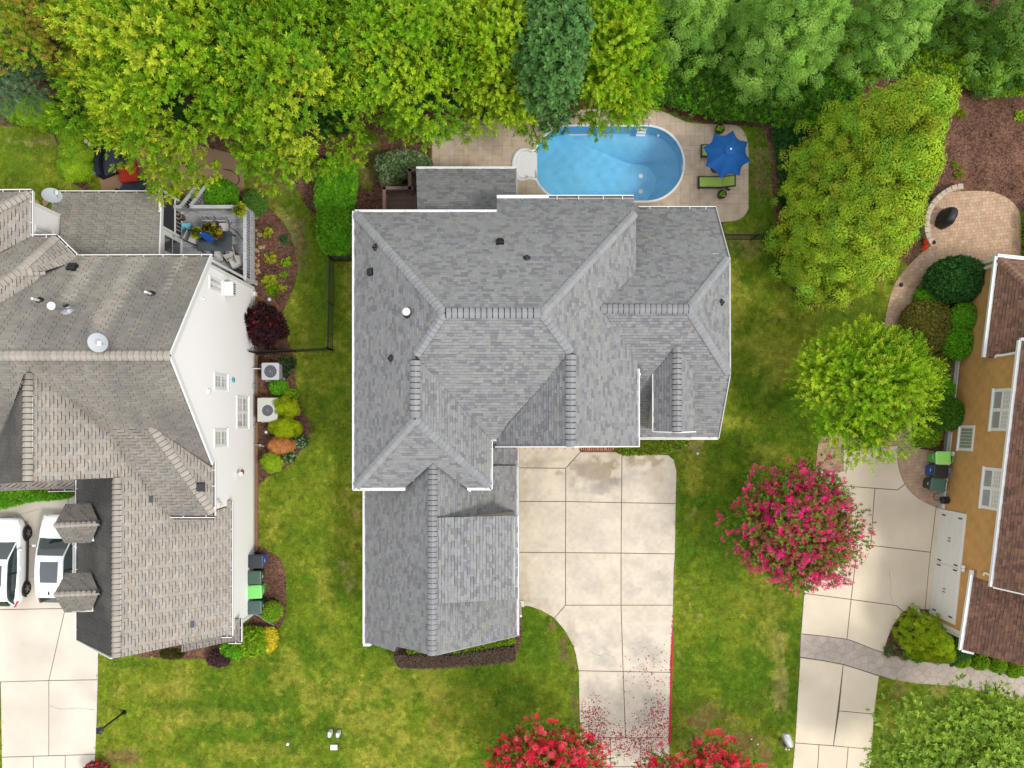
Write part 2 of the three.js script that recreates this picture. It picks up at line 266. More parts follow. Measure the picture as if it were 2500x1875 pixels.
function gutter(parent, a, b, out, o = {}) { // trough along a-b; out = outward horizontal direction
  out = out.clone().normalize(); const w = o.w ?? 0.12, at2 = (p, d, y) => p.clone().addScaledVector(out, d).add(V(0, y, 0)), g = part('gutter', parent);
  const tr = [beam(at2(a, 0.008, -0.06), at2(b, 0.008, -0.06), 0.014, 0.13), beam(at2(a, w / 2, -0.118), at2(b, w / 2, -0.118), w, 0.014), beam(at2(a, w, -0.05), at2(b, w, -0.05), 0.034, 0.14)];
  if (!o.open) tr.push(beam(at2(a, w / 2, -0.03), at2(b, w / 2, -0.03), w - 0.02, 0.012));
  mesh('trough', tr, M.white, g);
  const L = a.distanceTo(b), n = Math.max(1, Math.round(L / 0.85));
  if (o.open) mesh('leaf_litter', beam(at2(a, w / 2, -0.085), at2(b, w / 2, -0.085), w - 0.03, 0.05), M.dirt, g);
  for (let i = 0; i < n; i++) { const p = a.clone().lerp(b, (i + 0.5 + rr(-0.15, 0.15)) / n); mesh('hanger', beam(at2(p, -0.06, 0.022), at2(p, w + 0.012, 0.022), o.open ? 0.028 : 0.016, 0.012), M.white, g); }
  return g;
}
// wall frame: s along the wall, y up, out = outward
function frame(p, along, out) { return { p: p.clone(), a: along.clone().normalize(), o: out.clone().normalize(), to(s, y, d = 0) { return this.p.clone().addScaledVector(this.a, s).addScaledVector(this.o, d).setY(y); } }; }
function fbox(f, s0, s1, y0, y1, d0, d1) { const g = new THREE.BoxGeometry(s1 - s0, y1 - y0, d1 - d0); return g.applyMatrix4(X4.makeBasis(f.a, UP, V().crossVectors(f.a, UP)).setPosition(V())).applyMatrix4(new THREE.Matrix4().makeTranslation(...(() => { const q = f.to((s0 + s1) / 2, (y0 + y1) / 2, (d0 + d1) / 2); return [q.x, q.y, q.z]; })())); }
function wallHit(f, u, v) { const n = f.o, g = at(u, v, 0).sub(CAM), t = (n.dot(f.p) - n.dot(CAM)) / n.dot(g), q = CAM.clone().addScaledVector(g, t); return [q.clone().sub(f.p).dot(f.a), q.y]; }
function siding(parent, f, poly, material, lap = 0.125) { // lapped boards over a wall outline [s, y]
  const P = ccw(poly); let y0 = Infinity, y1 = -Infinity; for (const [, y] of P) { y0 = Math.min(y0, y); y1 = Math.max(y1, y); }
  const pos = [], put = (...q) => q.forEach((p) => pos.push(p.x, p.y, p.z));
  for (let y = y0; y < y1; y += lap) {
    const Q = clipRect(P, -1e3, 1e3, y, Math.min(y + lap, y1)); if (Q.length < 3) continue; const T = polyTris(Q), d = (t) => 0.022 - 0.016 * (t - y) / lap;
    for (const f3 of T) put(...f3.map((i) => f.to(...Q[i], d(Q[i][1]))));
    const low = Q.filter((q) => q[1] < y + 1e-4).map((q) => q[0]); if (low.length > 1) { const a = Math.min(...low), b = Math.max(...low); put(f.to(a, y, 0), f.to(b, y, 0), f.to(a, y, 0.022), f.to(a, y, 0.022), f.to(b, y, 0), f.to(b, y, 0.022)); }
  }
  const g = new THREE.BufferGeometry(); g.setAttribute('position', new THREE.Float32BufferAttribute(pos, 3)); g.computeVertexNormals(); return mesh('siding', g, material, parent, { kind: 'stuff' });
}
function wallSlab(f, poly, thick = 0.2) { // solid wall behind an outline [s, y]
  const sh = new THREE.Shape(poly.map(([s, y]) => new THREE.Vector2(s, y))), g = new THREE.ExtrudeGeometry(sh, { depth: thick, bevelEnabled: false });
  return g.applyMatrix4(X4.makeBasis(f.a, UP, f.o).setPosition(f.p.clone().setY(0).addScaledVector(f.o, -thick)));
}
function windowOn(parent, f, s0, s1, y0, y1, o = {}) { // o.leaves: panes side by side, o.grid: [cols, rows] of muntins per leaf, o.curtain
  const w = part('window', parent), t = o.trim ?? 0.09, n = o.leaves ?? 2, D = 0.045, base = 0.0;
  mesh('frame', [fbox(f, s0, s1, y1 - t, y1, base, D + 0.02), fbox(f, s0, s0 + t, y0, y1 - t, base, D), fbox(f, s1 - t, s1, y0, y1 - t, base, D)], M.trim, w);
  mesh('sill', fbox(f, s0 - 0.03, s1 + 0.03, y0 - 0.05, y0 + 0.02, base, D + 0.05), M.trim, w);
  const iw = (s1 - s0 - 2 * t - (n - 1) * 0.07) / n, b0 = y0 + 0.02, b1 = y1 - t;
  for (let i = 0; i < n; i++) {
    const a = s0 + t + i * (iw + 0.07), b = a + iw;
    if (i) mesh('mullion', fbox(f, a - 0.07, a, b0, b1, base, D - 0.004), M.trim, w);
    const rows = o.double ? 2 : 1;
    for (let r = 0; r < rows; r++) {
      const c0 = lerp(b0, b1, r / rows), c1 = lerp(b0, b1, (r + 1) / rows);
      mesh('sash', [fbox(f, a, b, c0, c0 + 0.045, 0.006, 0.034), fbox(f, a, b, c1 - 0.045, c1, 0.006, 0.034), fbox(f, a, a + 0.04, c0 + 0.045, c1 - 0.045, 0.006, 0.034), fbox(f, b - 0.04, b, c0 + 0.045, c1 - 0.045, 0.006, 0.034)], M.trim, w);
      mesh('pane', fbox(f, a + 0.04, b - 0.04, c0 + 0.045, c1 - 0.045, 0.014, 0.02), (r && o.paneTop) || (o.pane ?? M.glass), w);
      const [cx, cy] = (o.gridOnly === undefined || o.gridOnly === r) ? o.grid ?? [0, 0] : [0, 0], bars = [];
      for (let k = 1; k < cx; k++) { const s = lerp(a + 0.04, b - 0.04, k / cx); bars.push(fbox(f, s - 0.009, s + 0.009, c0 + 0.045, c1 - 0.045, 0.018, 0.027)); }
      for (let k = 1; k < cy; k++) { const y = lerp(c0 + 0.045, c1 - 0.045, k / cy); bars.push(fbox(f, a + 0.04, b - 0.04, y - 0.009, y + 0.009, 0.018, 0.0275)); }
      if (bars.length) mesh('muntin', bars, M.trim, w);
    }
  }
  return w;
}
const windowAt = (parent, f, u0, v0, u1, v1, o) => { const [sa, ya] = wallHit(f, u0, v0), [sb, yb] = wallHit(f, u1, v1); return windowOn(parent, f, Math.min(sa, sb), Math.max(sa, sb), Math.min(ya, yb), Math.max(ya, yb), o); };
// ---------------------------------------------------------------- outlines on the ground (site plan units)
const POOL = (() => { const P = [], cu = 1484.5, cv = 399.5, a = 92, b = 91.5; for (let i = 0; i <= 24; i++) { const t = -PI / 2 + PI * i / 24; P.push([cu + a + Math.cos(t) * 92, cv + Math.sin(t) * b]); } for (let i = 0; i <= 24; i++) { const t = PI / 2 + PI * i / 24; P.push([cu - a + Math.cos(t) * 91, cv + Math.sin(t) * b]); } return P; })();
const STEPS = smooth([[1311, 360], [1297, 366], [1284, 362], [1268, 364], [1255, 377], [1249, 398], [1250, 418], [1257, 435], [1274, 442], [1292, 438], [1311, 443]], 4, false);
// pool and step recess as one hole
const HOLE = (() => { const P = POOL.filter(([u, v]) => !(u < 1330 && v > 366 && v < 437)); const k = P.findIndex(([u, v]) => u < 1330 && v <= 366); const rec = STEPS.slice(1, -1).map(([u, v]) => [lerp(u, 1305, 0.03), lerp(v, 401, 0.05)]).reverse(); return [...P.slice(0, k), ...rec, ...P.slice(k)]; })();
const DECK_OUT = [...smooth([[1055, 420], [1055, 330], [1056, 296], [1110, 288], [1170, 292], [1222, 292], [1300, 284], [1413, 268], [1520, 267], [1599, 269], [1630, 278], [1665, 294], [1691, 301], [1732, 304], [1784, 305], [1807, 312], [1821, 333], [1827, 361], [1827, 430], [1827, 498], [1826, 512], [1813, 531], [1790, 540], [1753, 542]], 3, false), [1700, 543], [1545, 543], [1545, 512], [1225, 512], [1225, 432], [1056, 432]];
const DRIVE = [[1267, 1086], [1417, 1086], [1417, 1103], [1503, 1103], [1512, 1108], [1600, 1110], [1630, 1110], [1645, 1122], [1652, 1150], [1650, 1250], [1648, 1380], [1645, 1395], [1643.5, 1482], [1641, 1580], [1638, 1690], [1635, 1806], [1633, 1900], [1416, 1900], [1415, 1771], [1413, 1684], [1411, 1626], [1405, 1597], [1399, 1577], [1379, 1540], [1353, 1509], [1321, 1490], [1292, 1480], [1267, 1479]];
const WDRIVE = [[-60, 1190], [190, 1190], [250, 1300], [250, 1540], [241, 1590], [240, 1660], [237, 1760], [233, 1860], [232, 1900], [6, 1900], [4, 1760], [-2, 1640], [-60, 1640]];
const WALK_N = [[1955, 1548], [2007.5, 1553], [2067, 1561], [2091, 1569], [2132, 1586], [2156.5, 1594], [2222, 1610.5], [2265, 1617], [2352, 1622], [2395, 1626], [2453, 1642], [2500, 1652], [2560, 1670]];
const WALK_S = [[1953, 1603], [2005, 1610.5], [2060, 1621], [2091, 1631], [2146, 1648], [2178, 1658], [2236, 1668], [2323, 1674], [2395, 1686], [2453, 1702], [2500, 1716], [2560, 1738]];
const WALK = [...WALK_N, ...WALK_S.slice().reverse()];
const CURVE = [[2192, 1088], [2191, 1104], [2191, 1120], [2193, 1136], [2197, 1152], [2202, 1167], [2209, 1181], [2217, 1193], [2227, 1204], [2240, 1215], [2256, 1224], [2270, 1231], [2285, 1237]];
const EDRIVE = [[2058, 1086], ...CURVE, [2300, 1242], [2272, 1488], [2258, 1488], [2235, 1486], [2204, 1493], [2181, 1525], [2167, 1557], [2158, 1590], [2146, 1650], [2133, 1742], [2128, 1829], [2124, 1900], [1932, 1900], [1940, 1812], [1952.5, 1603], [1955, 1548], [1961, 1438], [1972, 1330], [1984, 1230], [1990, 1150]];
const PATIO = [...smooth([[2349, 467], [2410, 467], [2444, 476], [2473, 495], [2488, 521], [2492, 550], [2491, 620]], 3, false), [2500, 660], [2350, 690], ...smooth([[2323, 640], [2288, 662], [2265, 687], [2236, 718], [2222, 752], [2208, 787], [2203, 845], [2215, 900], [2224, 960], [2226, 1091]], 3, false), [2265, 1099], [2304, 1103], [2296, 1236], [2285, 1237], ...CURVE.slice().reverse(), [2058, 1087], [2058, 1150], [1990, 1150], [1999, 1062], [2150, 1062], ...smooth([[2172, 1030], [2170, 960], [2160, 890], [2156.5, 836], [2158, 796], [2167, 747], [2181, 700], [2207, 660], [2248, 619], [2277, 590], [2268, 560], [2264, 535], [2268, 510], [2280, 490], [2306, 470]], 3, false)];
const BEDS = {
  garden_bed: [[620, 488], [649, 500], [685, 535], [715, 585], [727, 650], [718, 702], [697, 752], [688, 790], [708, 842], [712, 862], [620, 866]],
  shrub_bed: [[622, 868], [718, 862], [722, 917], [728, 965], [742, 1005], [756, 1028], [761, 1052], [753, 1073], [736, 1097], [703, 1140], [655, 1163], [622, 1166]],
  bin_bed: [[610, 1340], [668, 1352], [690, 1375], [699, 1420], [699, 1490], [686, 1528], [660, 1552], [600, 1600], [540, 1610], [400, 1606], [330, 1600], [330, 1560], [600, 1540]],
  woodland_bed: [[-60, -160], [1620, -160], [1620, 262], [1560, 264], [1420, 268], [1310, 284], [1222, 290], [1060, 294], [1053, 330], [1053, 430], [1020, 450], [935, 458], [935, 520], [868, 520], [862, 440], [905, 470], [930, 400], [925, 330], [880, 300], [868, 400], [800, 420], [800, 530], [770, 531], [748, 506], [735, 480], [716, 440], [700, 402], [690, 384], [600, 376], [520, 368], [420, 352], [260, 345], [236, 370], [228, 440], [210, 470], [168, 440], [150, 370], [130, 330], [90, 312], [0, 308], [-60, 308]],
  conifer_bed: [[1622, -160], [2600, -160], [2600, 470], [2492, 520], [2470, 492], [2440, 474], [2350, 466], [2310, 473], [2280, 495], [2270, 535], [2276, 588], [2246, 618], [2216, 652], [2200, 630], [2150, 690], [2068, 700], [2050, 735], [2015, 754], [1990, 758], [1962, 746], [1936, 712], [1900, 640], [1896, 560], [1882, 440], [1876, 350], [1862, 318], [1840, 310], [1812, 308], [1700, 299], [1636, 276], [1622, 270]],
  foundation_bed: [[2232, 722], [2268, 690], [2330, 650], [2345, 700], [2338, 868], [2312, 1104], [2266, 1098], [2228, 1090], [2226, 960], [2217, 900], [2206, 845], [2210, 790], [2224, 754]],
  corner_bed: [[2204, 1493], [2225, 1483], [2258, 1487], [2280, 1500], [2400, 1560], [2560, 1600], [2560, 1668], [2500, 1650], [2453, 1640], [2395, 1625], [2352, 1621], [2265, 1616], [2222, 1609], [2158, 1592], [2167, 1557], [2181, 1525]],
  entry_bed: [[1262, 1481], [1275, 1481], [1274, 1560], [1258, 1612], [1160, 1620], [1054, 1624], [972, 1620], [962, 1595], [962, 1540], [1262, 1500]],
  porch_bed: [[1503, 1060], [1690, 1060], [1680, 1092], [1640, 1107], [1512, 1107], [1503, 1102]],
  side_bed: [[1752, 543], [1764, 543], [1770, 590], [1752, 590]],
};
const LEFT_PATIO = [[243, 440], [262, 352], [330, 318], [470, 350], [596, 384], [597, 480], [252, 480]];

// ---------------------------------------------------------------- lawn
const PATCH = [ // u, v, radius u, radius v, kind: d dry, b bare, l lush, y yellowing, r reddish soil
  [835, 1378, 34, 30, 'd'], [858, 1428, 22, 26, 'd'], [868, 1256, 12, 14, 'd'], [795, 1400, 26, 160, 'y'], [700, 560, 55, 90, 'd'], [690, 440, 110, 70, 'b'], [735, 600, 22, 120, 'b'], [905, 400, 45, 110, 'b'], [890, 500, 30, 30, 'b'],
  [735, 1150, 20, 40, 'l'], [735, 1010, 25, 60, 'l'], [700, 1450, 22, 90, 'l'], [850, 700, 30, 120, 'y'], [780, 720, 40, 160, 'l'], [1000, 1680, 160, 60, 'y'], [1290, 1580, 90, 60, 'l'], [1180, 1650, 130, 40, 'l'], [1345, 1528, 30, 18, 'r'], [1380, 1565, 14, 26, 'r'], [1378, 1600, 14, 22, 'b'], [1397, 1628, 7, 22, 'b'], [1395, 1670, 12, 9, 'b'], [1402, 1705, 8, 32, 'b'], [1405, 1760, 9, 30, 'r'],
  [1690, 1326, 9, 8, 'd'], [1697, 1434, 14, 7, 'd'], [1680, 1481, 7, 6, 'd'], [1707, 1500, 10, 12, 'd'], [1655, 1590, 6, 8, 'd'], [1900, 1560, 26, 60, 'd'], [1905, 1680, 26, 90, 'd'], [1880, 1500, 60, 200, 'y'], [1720, 1760, 70, 60, 'r'], [1810, 1820, 60, 50, 'r'], [1700, 1815, 50, 40, 'r'], [1870, 1850, 30, 60, 'r'], [1870, 1130, 60, 110, 'y'], [1690, 1160, 30, 120, 'y'], [1662, 1300, 14, 200, 'l'], [1690, 1250, 9, 8, 'd'],
  [2120, 800, 90, 90, 'l'], [2062, 742, 18, 30, 'b'], [2030, 780, 60, 40, 'l'], [1900, 880, 90, 140, 'y'], [1790, 740, 40, 110, 'y'], [1820, 600, 60, 40, 'd'], [1858, 430, 34, 140, 'b'], [1850, 340, 30, 40, 'b'], [1890, 650, 40, 30, 'l'], [1960, 1040, 60, 80, 'l'], [60, 350, 120, 60, 'l'], [40, 420, 90, 60, 'l'], [110, 345, 90, 18, 'd'],
  [330, 1620, 110, 20, 'l'], [420, 1680, 160, 26, 'y'], [560, 1750, 200, 30, 'y'], [480, 1720, 200, 14, 'l'], [700, 1640, 60, 90, 'y'], [820, 1700, 120, 70, 'y'], [900, 1760, 160, 60, 'y'], [1060, 1830, 160, 40, 'y'], [640, 1830, 180, 40, 'y'], [300, 1850, 60, 26, 'r'], [2190, 1690, 26, 34, 'd'], [2160, 1760, 20, 60, 'y'], [2300, 1685, 60, 12, 'd'], [2230, 1720, 60, 40, 'l'], [1700, 1090, 30, 20, 'd'], [1760, 1330, 60, 160, 'l'],
].map(([u, v, a, b, k]) => [gx(u), gz(v), a * 0.02, b * 0.02, k]);
const GR = { l: [0.088, 0.165, 0.01], m: [0.18, 0.238, 0.018], y: [0.295, 0.288, 0.042], d: [0.36, 0.28, 0.12], b: [0.17, 0.115, 0.065], r: [0.2, 0.115, 0.06] };
const mix3 = (a, b, t) => [lerp(a[0], b[0], t), lerp(a[1], b[1], t), lerp(a[2], b[2], t)];
function lawnColor(x, z) {
  const n1 = fbm(x * 0.22 + 9, z * 0.22, 3, 71), n2 = fbm(x * 1.3, z * 1.3 + 4, 4, 73), n3 = fbm(x * 5.5, z * 5.5, 3, 79);
  let c = mix3(GR.l, GR.m, sstep(0.28, 0.58, n1 * 0.45 + n2 * 0.55)); c = mix3(c, GR.y, 0.85 * sstep(0.5, 0.72, n2 * 0.6 + n3 * 0.4) * sstep(0.36, 0.6, n1));
  for (const [px, pz, a, b, k] of PATCH) {
    const dx = (x - px) / a, dz = (z - pz) / b, q = dx * dx + dz * dz; if (q > 2.6) continue;
    const t = sstep(0.35, 1.0, 1.25 - Math.sqrt(q) + (n2 - 0.5) * 1.4 + (n3 - 0.5) * 1.1); c = mix3(c, GR[k], t * (k === 'y' ? 0.5 : k === 'l' ? 0.75 : k === 'd' ? 0.5 : 0.66));
  }
  const n4 = fbm(x * 11 + 3 * n2, z * 7, 2, 83), f = 0.4 + 0.62 * n3 + 0.6 * n4; return [c[0] * f, c[1] * f, c[2] * f];
}
const LAWN = 60;
const LN = 1024, lawnGrid = new Float32Array(LN * LN * 3); for (let j = 0; j < LN; j++) for (let i = 0; i < LN; i++) lawnGrid.set(lawnColor(((i + 0.5) / LN - 0.5) * LAWN, ((j + 0.5) / LN - 0.5) * LAWN), (j * LN + i) * 3);
function lawnAt(x, z) { const fx = clamp((x / LAWN + 0.5) * LN - 0.5, 0, LN - 1.01), fz = clamp((z / LAWN + 0.5) * LN - 0.5, 0, LN - 1.01), i = Math.floor(fx), j = Math.floor(fz), a = fx - i, b = fz - j, k = (j * LN + i) * 3, o = [0, 0, 0]; for (let c = 0; c < 3; c++) o[c] = lerp(lerp(lawnGrid[k + c], lawnGrid[k + 3 + c], a), lerp(lawnGrid[k + LN * 3 + c], lawnGrid[k + LN * 3 + 3 + c], a), b); return o; }
const lawnTex = tex(2048, 2048, (x, y, i, j) => { const c = lawnAt((x - 0.5) * LAWN, (y - 0.5) * LAWN), f = 0.78 + 0.44 * hash(i, j, 4); return [c[0] * f, c[1] * f, c[2] * f]; }, LAWN);
lawnTex.wrapS = lawnTex.wrapT = THREE.MirroredRepeatWrapping; lawnTex.offset.set(0.5, 0.5);
const lawn = structure(mesh('lawn', sheetGeo([[-150, -150], [150, -150], [150, 150], [-150, 150]], 0, [plan(HOLE)]), mat([1, 1, 1], 1, { map: lawnTex, bumpMap: TX.rough, bumpScale: 0.03 })), 'mown lawn with yellowing and bare patches');

// ---------------------------------------------------------------- concrete, paving, beds
function slabs(name, list, material, label, o = {}) { // each slab its own piece, joints left open
  const g = new THREE.Group(); g.name = numbered(name); scene.add(g); structure(g, label);
  const base = o.base ? mesh('subgrade', prism(plan(o.base), -0.05, 0.012), mat([0.13, 0.1, 0.075], 1), g) : 0;
  list.forEach((P) => mesh(o.piece ?? 'concrete_slab', prism(inset(plan(P), o.gap ?? 0.016), -0.04, (o.top ?? 0.04) + rr(-0.002, 0.002), { bevel: 0.008 }), material, g));
  return g;
}
function crack(g, pts) { // hairline split in a slab
  const P = smooth(plan(pts), 6, false), L = [], Rr = []; P.forEach(([x, z], i) => { const q = P[Math.min(i + 1, P.length - 1)], o = P[Math.max(0, i - 1)], dx = q[0] - o[0], dz = q[1] - o[1], l = Math.hypot(dx, dz) || 1, w = 0.0055 * rr(0.4, 1.3), j = rr(-0.012, 0.012); L.push(V(x - dz / l * w + j, 0.0455, z + dx / l * w + j)); Rr.push(V(x + dz / l * w + j, 0.0455, z - dx / l * w + j)); });
  mesh('crack', loft([L, Rr], false), mat([0.12, 0.1, 0.085], 1), g);
}
const cut = (P, u0, u1, v0, v1) => clipRect(ccw(P), u0, u1, v0, v1);
const stain = (x, z, list) => { let s = 0; for (const [u, v, a, b, k] of list) { const dx = (x - gx(u)) / (a * 0.02), dz = (z - gz(v)) / (b * 0.02), q = dx * dx + dz * dz; if (q < 3) s += k * sstep(0.25, 1.1, 1.2 - Math.sqrt(q) + (fbm(x * 2.4, z * 2.4, 4, 88) - 0.5) * 1.7); } return s; };
const BROWN = [[1450, 1150, 80, 35, 0.9], [1300, 1130, 45, 30, 0.45], [1480, 1170, 40, 40, 0.5], [1570, 1125, 55, 22, 0.9], [1360, 1155, 12, 10, 0.8], [1370, 1120, 30, 16, 0.4], [1600, 1150, 40, 40, 0.4], [1275, 1200, 20, 90, 0.35], [1280, 1420, 26, 70, 0.45], [1330, 1470, 60, 30, 0.4], [1390, 1545, 20, 60, 0.4], [1500, 1115, 60, 14, 0.5]];
const GREYS = [[1450, 1180, 60, 50, 0.7], [1540, 1160, 40, 30, 0.6], [1470, 1195, 50, 20, 0.6], [1510, 1180, 14, 20, 0.8], [1580, 1300, 60, 50, 0.4], [1440, 1300, 60, 60, 0.35], [1600, 1420, 50, 50, 0.5], [1540, 1440, 30, 30, 0.5], [1440, 1420, 40, 40, 0.45], [1460, 1560, 60, 60, 0.6], [1570, 1580, 50, 60, 0.6], [1470, 1690, 60, 50, 0.7], [1580, 1730, 40, 60, 0.8], [1560, 1760, 30, 30, 0.6], [1480, 1610, 50, 30, 0.5], [1600, 1600, 30, 40, 0.5], [1500, 1750, 30, 30, 0.4]];
const driveTex = tex(640, 1280, (fx, fy, i, j) => {
  const x = 0.1 + fx * 8.2, z = 1 + fy * 16.4, a = fbm(x * 1.6, z * 1.6, 5, 91), b = fbm(x * 6, z * 6, 3, 95), br = clamp(stain(x, z, BROWN)), gr = clamp(stain(x, z, GREYS)), k = 0.95 + 0.3 * (a - 0.5) + 0.2 * (b - 0.5) + 0.05 * (hash(i, j, 2) - 0.5);
  let c = [0.6 * k, 0.525 * k, 0.425 * k]; c = mix3(c, [0.33 * k, 0.25 * k, 0.165 * k], 0.8 * br); return mix3(c, [0.36 * k, 0.345 * k, 0.315 * k], 0.62 * gr);
});
driveTex.repeat.set(1 / 8.2, 1 / 16.4); driveTex.offset.set(-0.1 / 8.2, -1 / 16.4);
const driveMat = mat([1, 1, 1], 0.85, { map: driveTex, bumpMap: TX.rough, bumpScale: 0.002 });
const driveC = slabs('driveway', [
  [[1267, 1086], [1417, 1086], [1417, 1103], [1381, 1143], [1267, 1142]], [[1267, 1142], [1381, 1143], [1381, 1224], [1267, 1224]], [[1267, 1224], [1381, 1224], [1380.5, 1349], [1267, 1348]], [[1267, 1348], [1380.5, 1349], [1380.5, 1477], [1353, 1509], [1321, 1490], [1292, 1480], [1267, 1479]],
  [[1417, 1103], [1503, 1103], [1512, 1108], [1518, 1108], [1517, 1227], [1381, 1224], [1381, 1143]], [[1518, 1108], [1600, 1110], [1630, 1110], [1645, 1122], [1652, 1150], [1650, 1229], [1517, 1227]], [[1381, 1224], [1517, 1227], [1516, 1350], [1380.5, 1349]], [[1517, 1227], [1650, 1229], [1648, 1352], [1516, 1350]], [[1380.5, 1349], [1516, 1350], [1516, 1477], [1380.5, 1477]], [[1516, 1350], [1648, 1352], [1645, 1395], [1643.5, 1477], [1516, 1477]],
  [[1380.5, 1477], [1516, 1477], [1521, 1639], [1412, 1637], [1405, 1597], [1399, 1577], [1379, 1540], [1353, 1509]], [[1516, 1477], [1643.5, 1477], [1641, 1580], [1639.5, 1641], [1521, 1639]], [[1412, 1637], [1521, 1639], [1527, 1800.5], [1415.5, 1800], [1415, 1771], [1413, 1684]], [[1521, 1639], [1639.5, 1641], [1638, 1690], [1635, 1801], [1527, 1800.5]],
  [[1415.5, 1800], [1490, 1800.3], [1490, 1871], [1416, 1871]], [[1490, 1800.3], [1563, 1800.7], [1563, 1871], [1490, 1871]], [[1563, 1800.7], [1635, 1801], [1634, 1871], [1563, 1871]], [[1416, 1871], [1634, 1871], [1633, 1960], [1416, 1960]],
], driveMat, 'stained beige concrete driveway in slabs', { base: DRIVE });
const driveW = slabs('driveway', [
  [[-60, 1190], [167, 1190], [167, 1333], [-60, 1333]], [[167, 1190], [252, 1190], [252, 1333], [167, 1333]], [[-60, 1333], [252, 1333], [252, 1483], [160, 1485], [-60, 1489]], [[-60, 1489], [160, 1485], [120, 1661], [-60, 1666]], [[160, 1485], [252, 1483], [250, 1540], [241, 1590], [240, 1659], [120, 1661]], [[2, 1664], [120, 1661], [120, 1844.5], [5, 1848]], [[120, 1661], [240, 1659], [237, 1760], [234, 1841], [120, 1844.5]], [[5, 1848], [82, 1845.7], [82, 1900], [6, 1900]], [[82, 1845.7], [160, 1843.3], [160, 1900], [82, 1900]], [[160, 1843.3], [234, 1841], [232, 1900], [160, 1900]],
], mat([0.64, 0.585, 0.51], 0.85, { map: TX.concrete, bumpMap: TX.rough, bumpScale: 0.002 }), 'pale concrete driveway beside the white house', { base: WDRIVE });
const driveE = slabs('driveway', [
  [[2058, 1086], ...CURVE.slice(0, 7), [2191, 1196], [2096, 1189], [1986, 1180], [1990, 1150], [2058, 1150]], [[1986, 1180], [2096, 1189], [2135, 1192], [2125, 1331], [2093, 1330], [1972, 1316]], [[2135, 1192], [2191, 1196], ...CURVE.slice(6), [2271, 1348], [2125, 1331]], [[2285, 1237], [2300, 1242], [2272, 1488], [2258, 1488], [2266, 1395], [2271, 1348]], [[1972, 1316], [2093, 1330], [2077, 1463], [1962, 1448]], [[2093, 1330], [2125, 1331], [2271, 1348], [2266, 1395], [2258, 1488], [2235, 1486], [2204, 1493], [2187, 1478], [2077, 1463]], [[1962, 1448], [2077, 1463], [2067, 1560], [2007.5, 1552], [1955, 1547]], [[2077, 1463], [2187, 1478], [2204, 1493], [2181, 1525], [2167, 1557], [2157, 1593], [2132, 1585], [2091, 1568], [2067, 1560]],
  [[1953, 1605], [2005, 1612], [2058, 1622], [2034, 1820], [1940, 1813]], [[2058, 1622], [2091, 1632], [2146, 1650], [2139, 1700], [2134, 1743], [2048, 1735]], [[2048, 1735], [2134, 1743], [2128, 1829], [2034, 1820]], [[1940, 1813], [1999, 1817.5], [1994, 1900], [1932, 1900]], [[1999, 1817.5], [2070, 1823], [2064, 1900], [1994, 1900]], [[2070, 1823], [2128, 1829], [2124, 1900], [2064, 1900]],
], mat([0.66, 0.575, 0.455], 0.85, { map: TX.concrete, bumpMap: TX.rough, bumpScale: 0.002 }), 'cream concrete driveway beside the tan house', { base: EDRIVE });

crack(driveE, [[2123, 1333], [2120, 1350], [2112, 1366], [2100, 1376], [2090, 1380]]); crack(driveE, [[2170, 1395], [2174, 1430], [2172, 1450], [2180, 1474]]); crack(driveE, [[2094, 1352], [2106, 1356], [2118, 1352]]); crack(driveW, [[2, 1262], [40, 1258], [70, 1250], [96, 1243]]); crack(driveW, [[122, 1722], [150, 1730], [190, 1728], [232, 1732]]); crack(driveW, [[68, 1410], [90, 1404], [110, 1405]]); crack(driveC, [[1500, 1150], [1502, 1170], [1506, 1184]]); crack(driveC, [[1440, 1590], [1462, 1600], [1480, 1596], [1500, 1606]]);
function pieces(g, list, name, material, tones, y0, y1, limit = 300, spread = 0.08) { // [polygon] -> single meshes for the largest, one mass for the rest
  list.sort((a, b) => Math.abs(area2(b)) - Math.abs(area2(a)));
  const geo = (P) => white3(flat(prism(P, y0, y1 + rr(-0.0015, 0.0015))), (() => { const t = pick(tones), k = rr(1 - spread, 1 + spread); return t.map((c) => c * k); })());
  list.slice(0, limit).forEach((P) => mesh(name, geo(P), material, g)); if (list.length > limit) mesh(name + 's', list.slice(limit).map(geo), material, g, { kind: 'stuff' });
}
reseed(21);
const poolDeck = new THREE.Group(); poolDeck.name = numbered('pool_deck'); scene.add(poolDeck); structure(poolDeck, 'stamped tan concrete deck around the swimming pool');
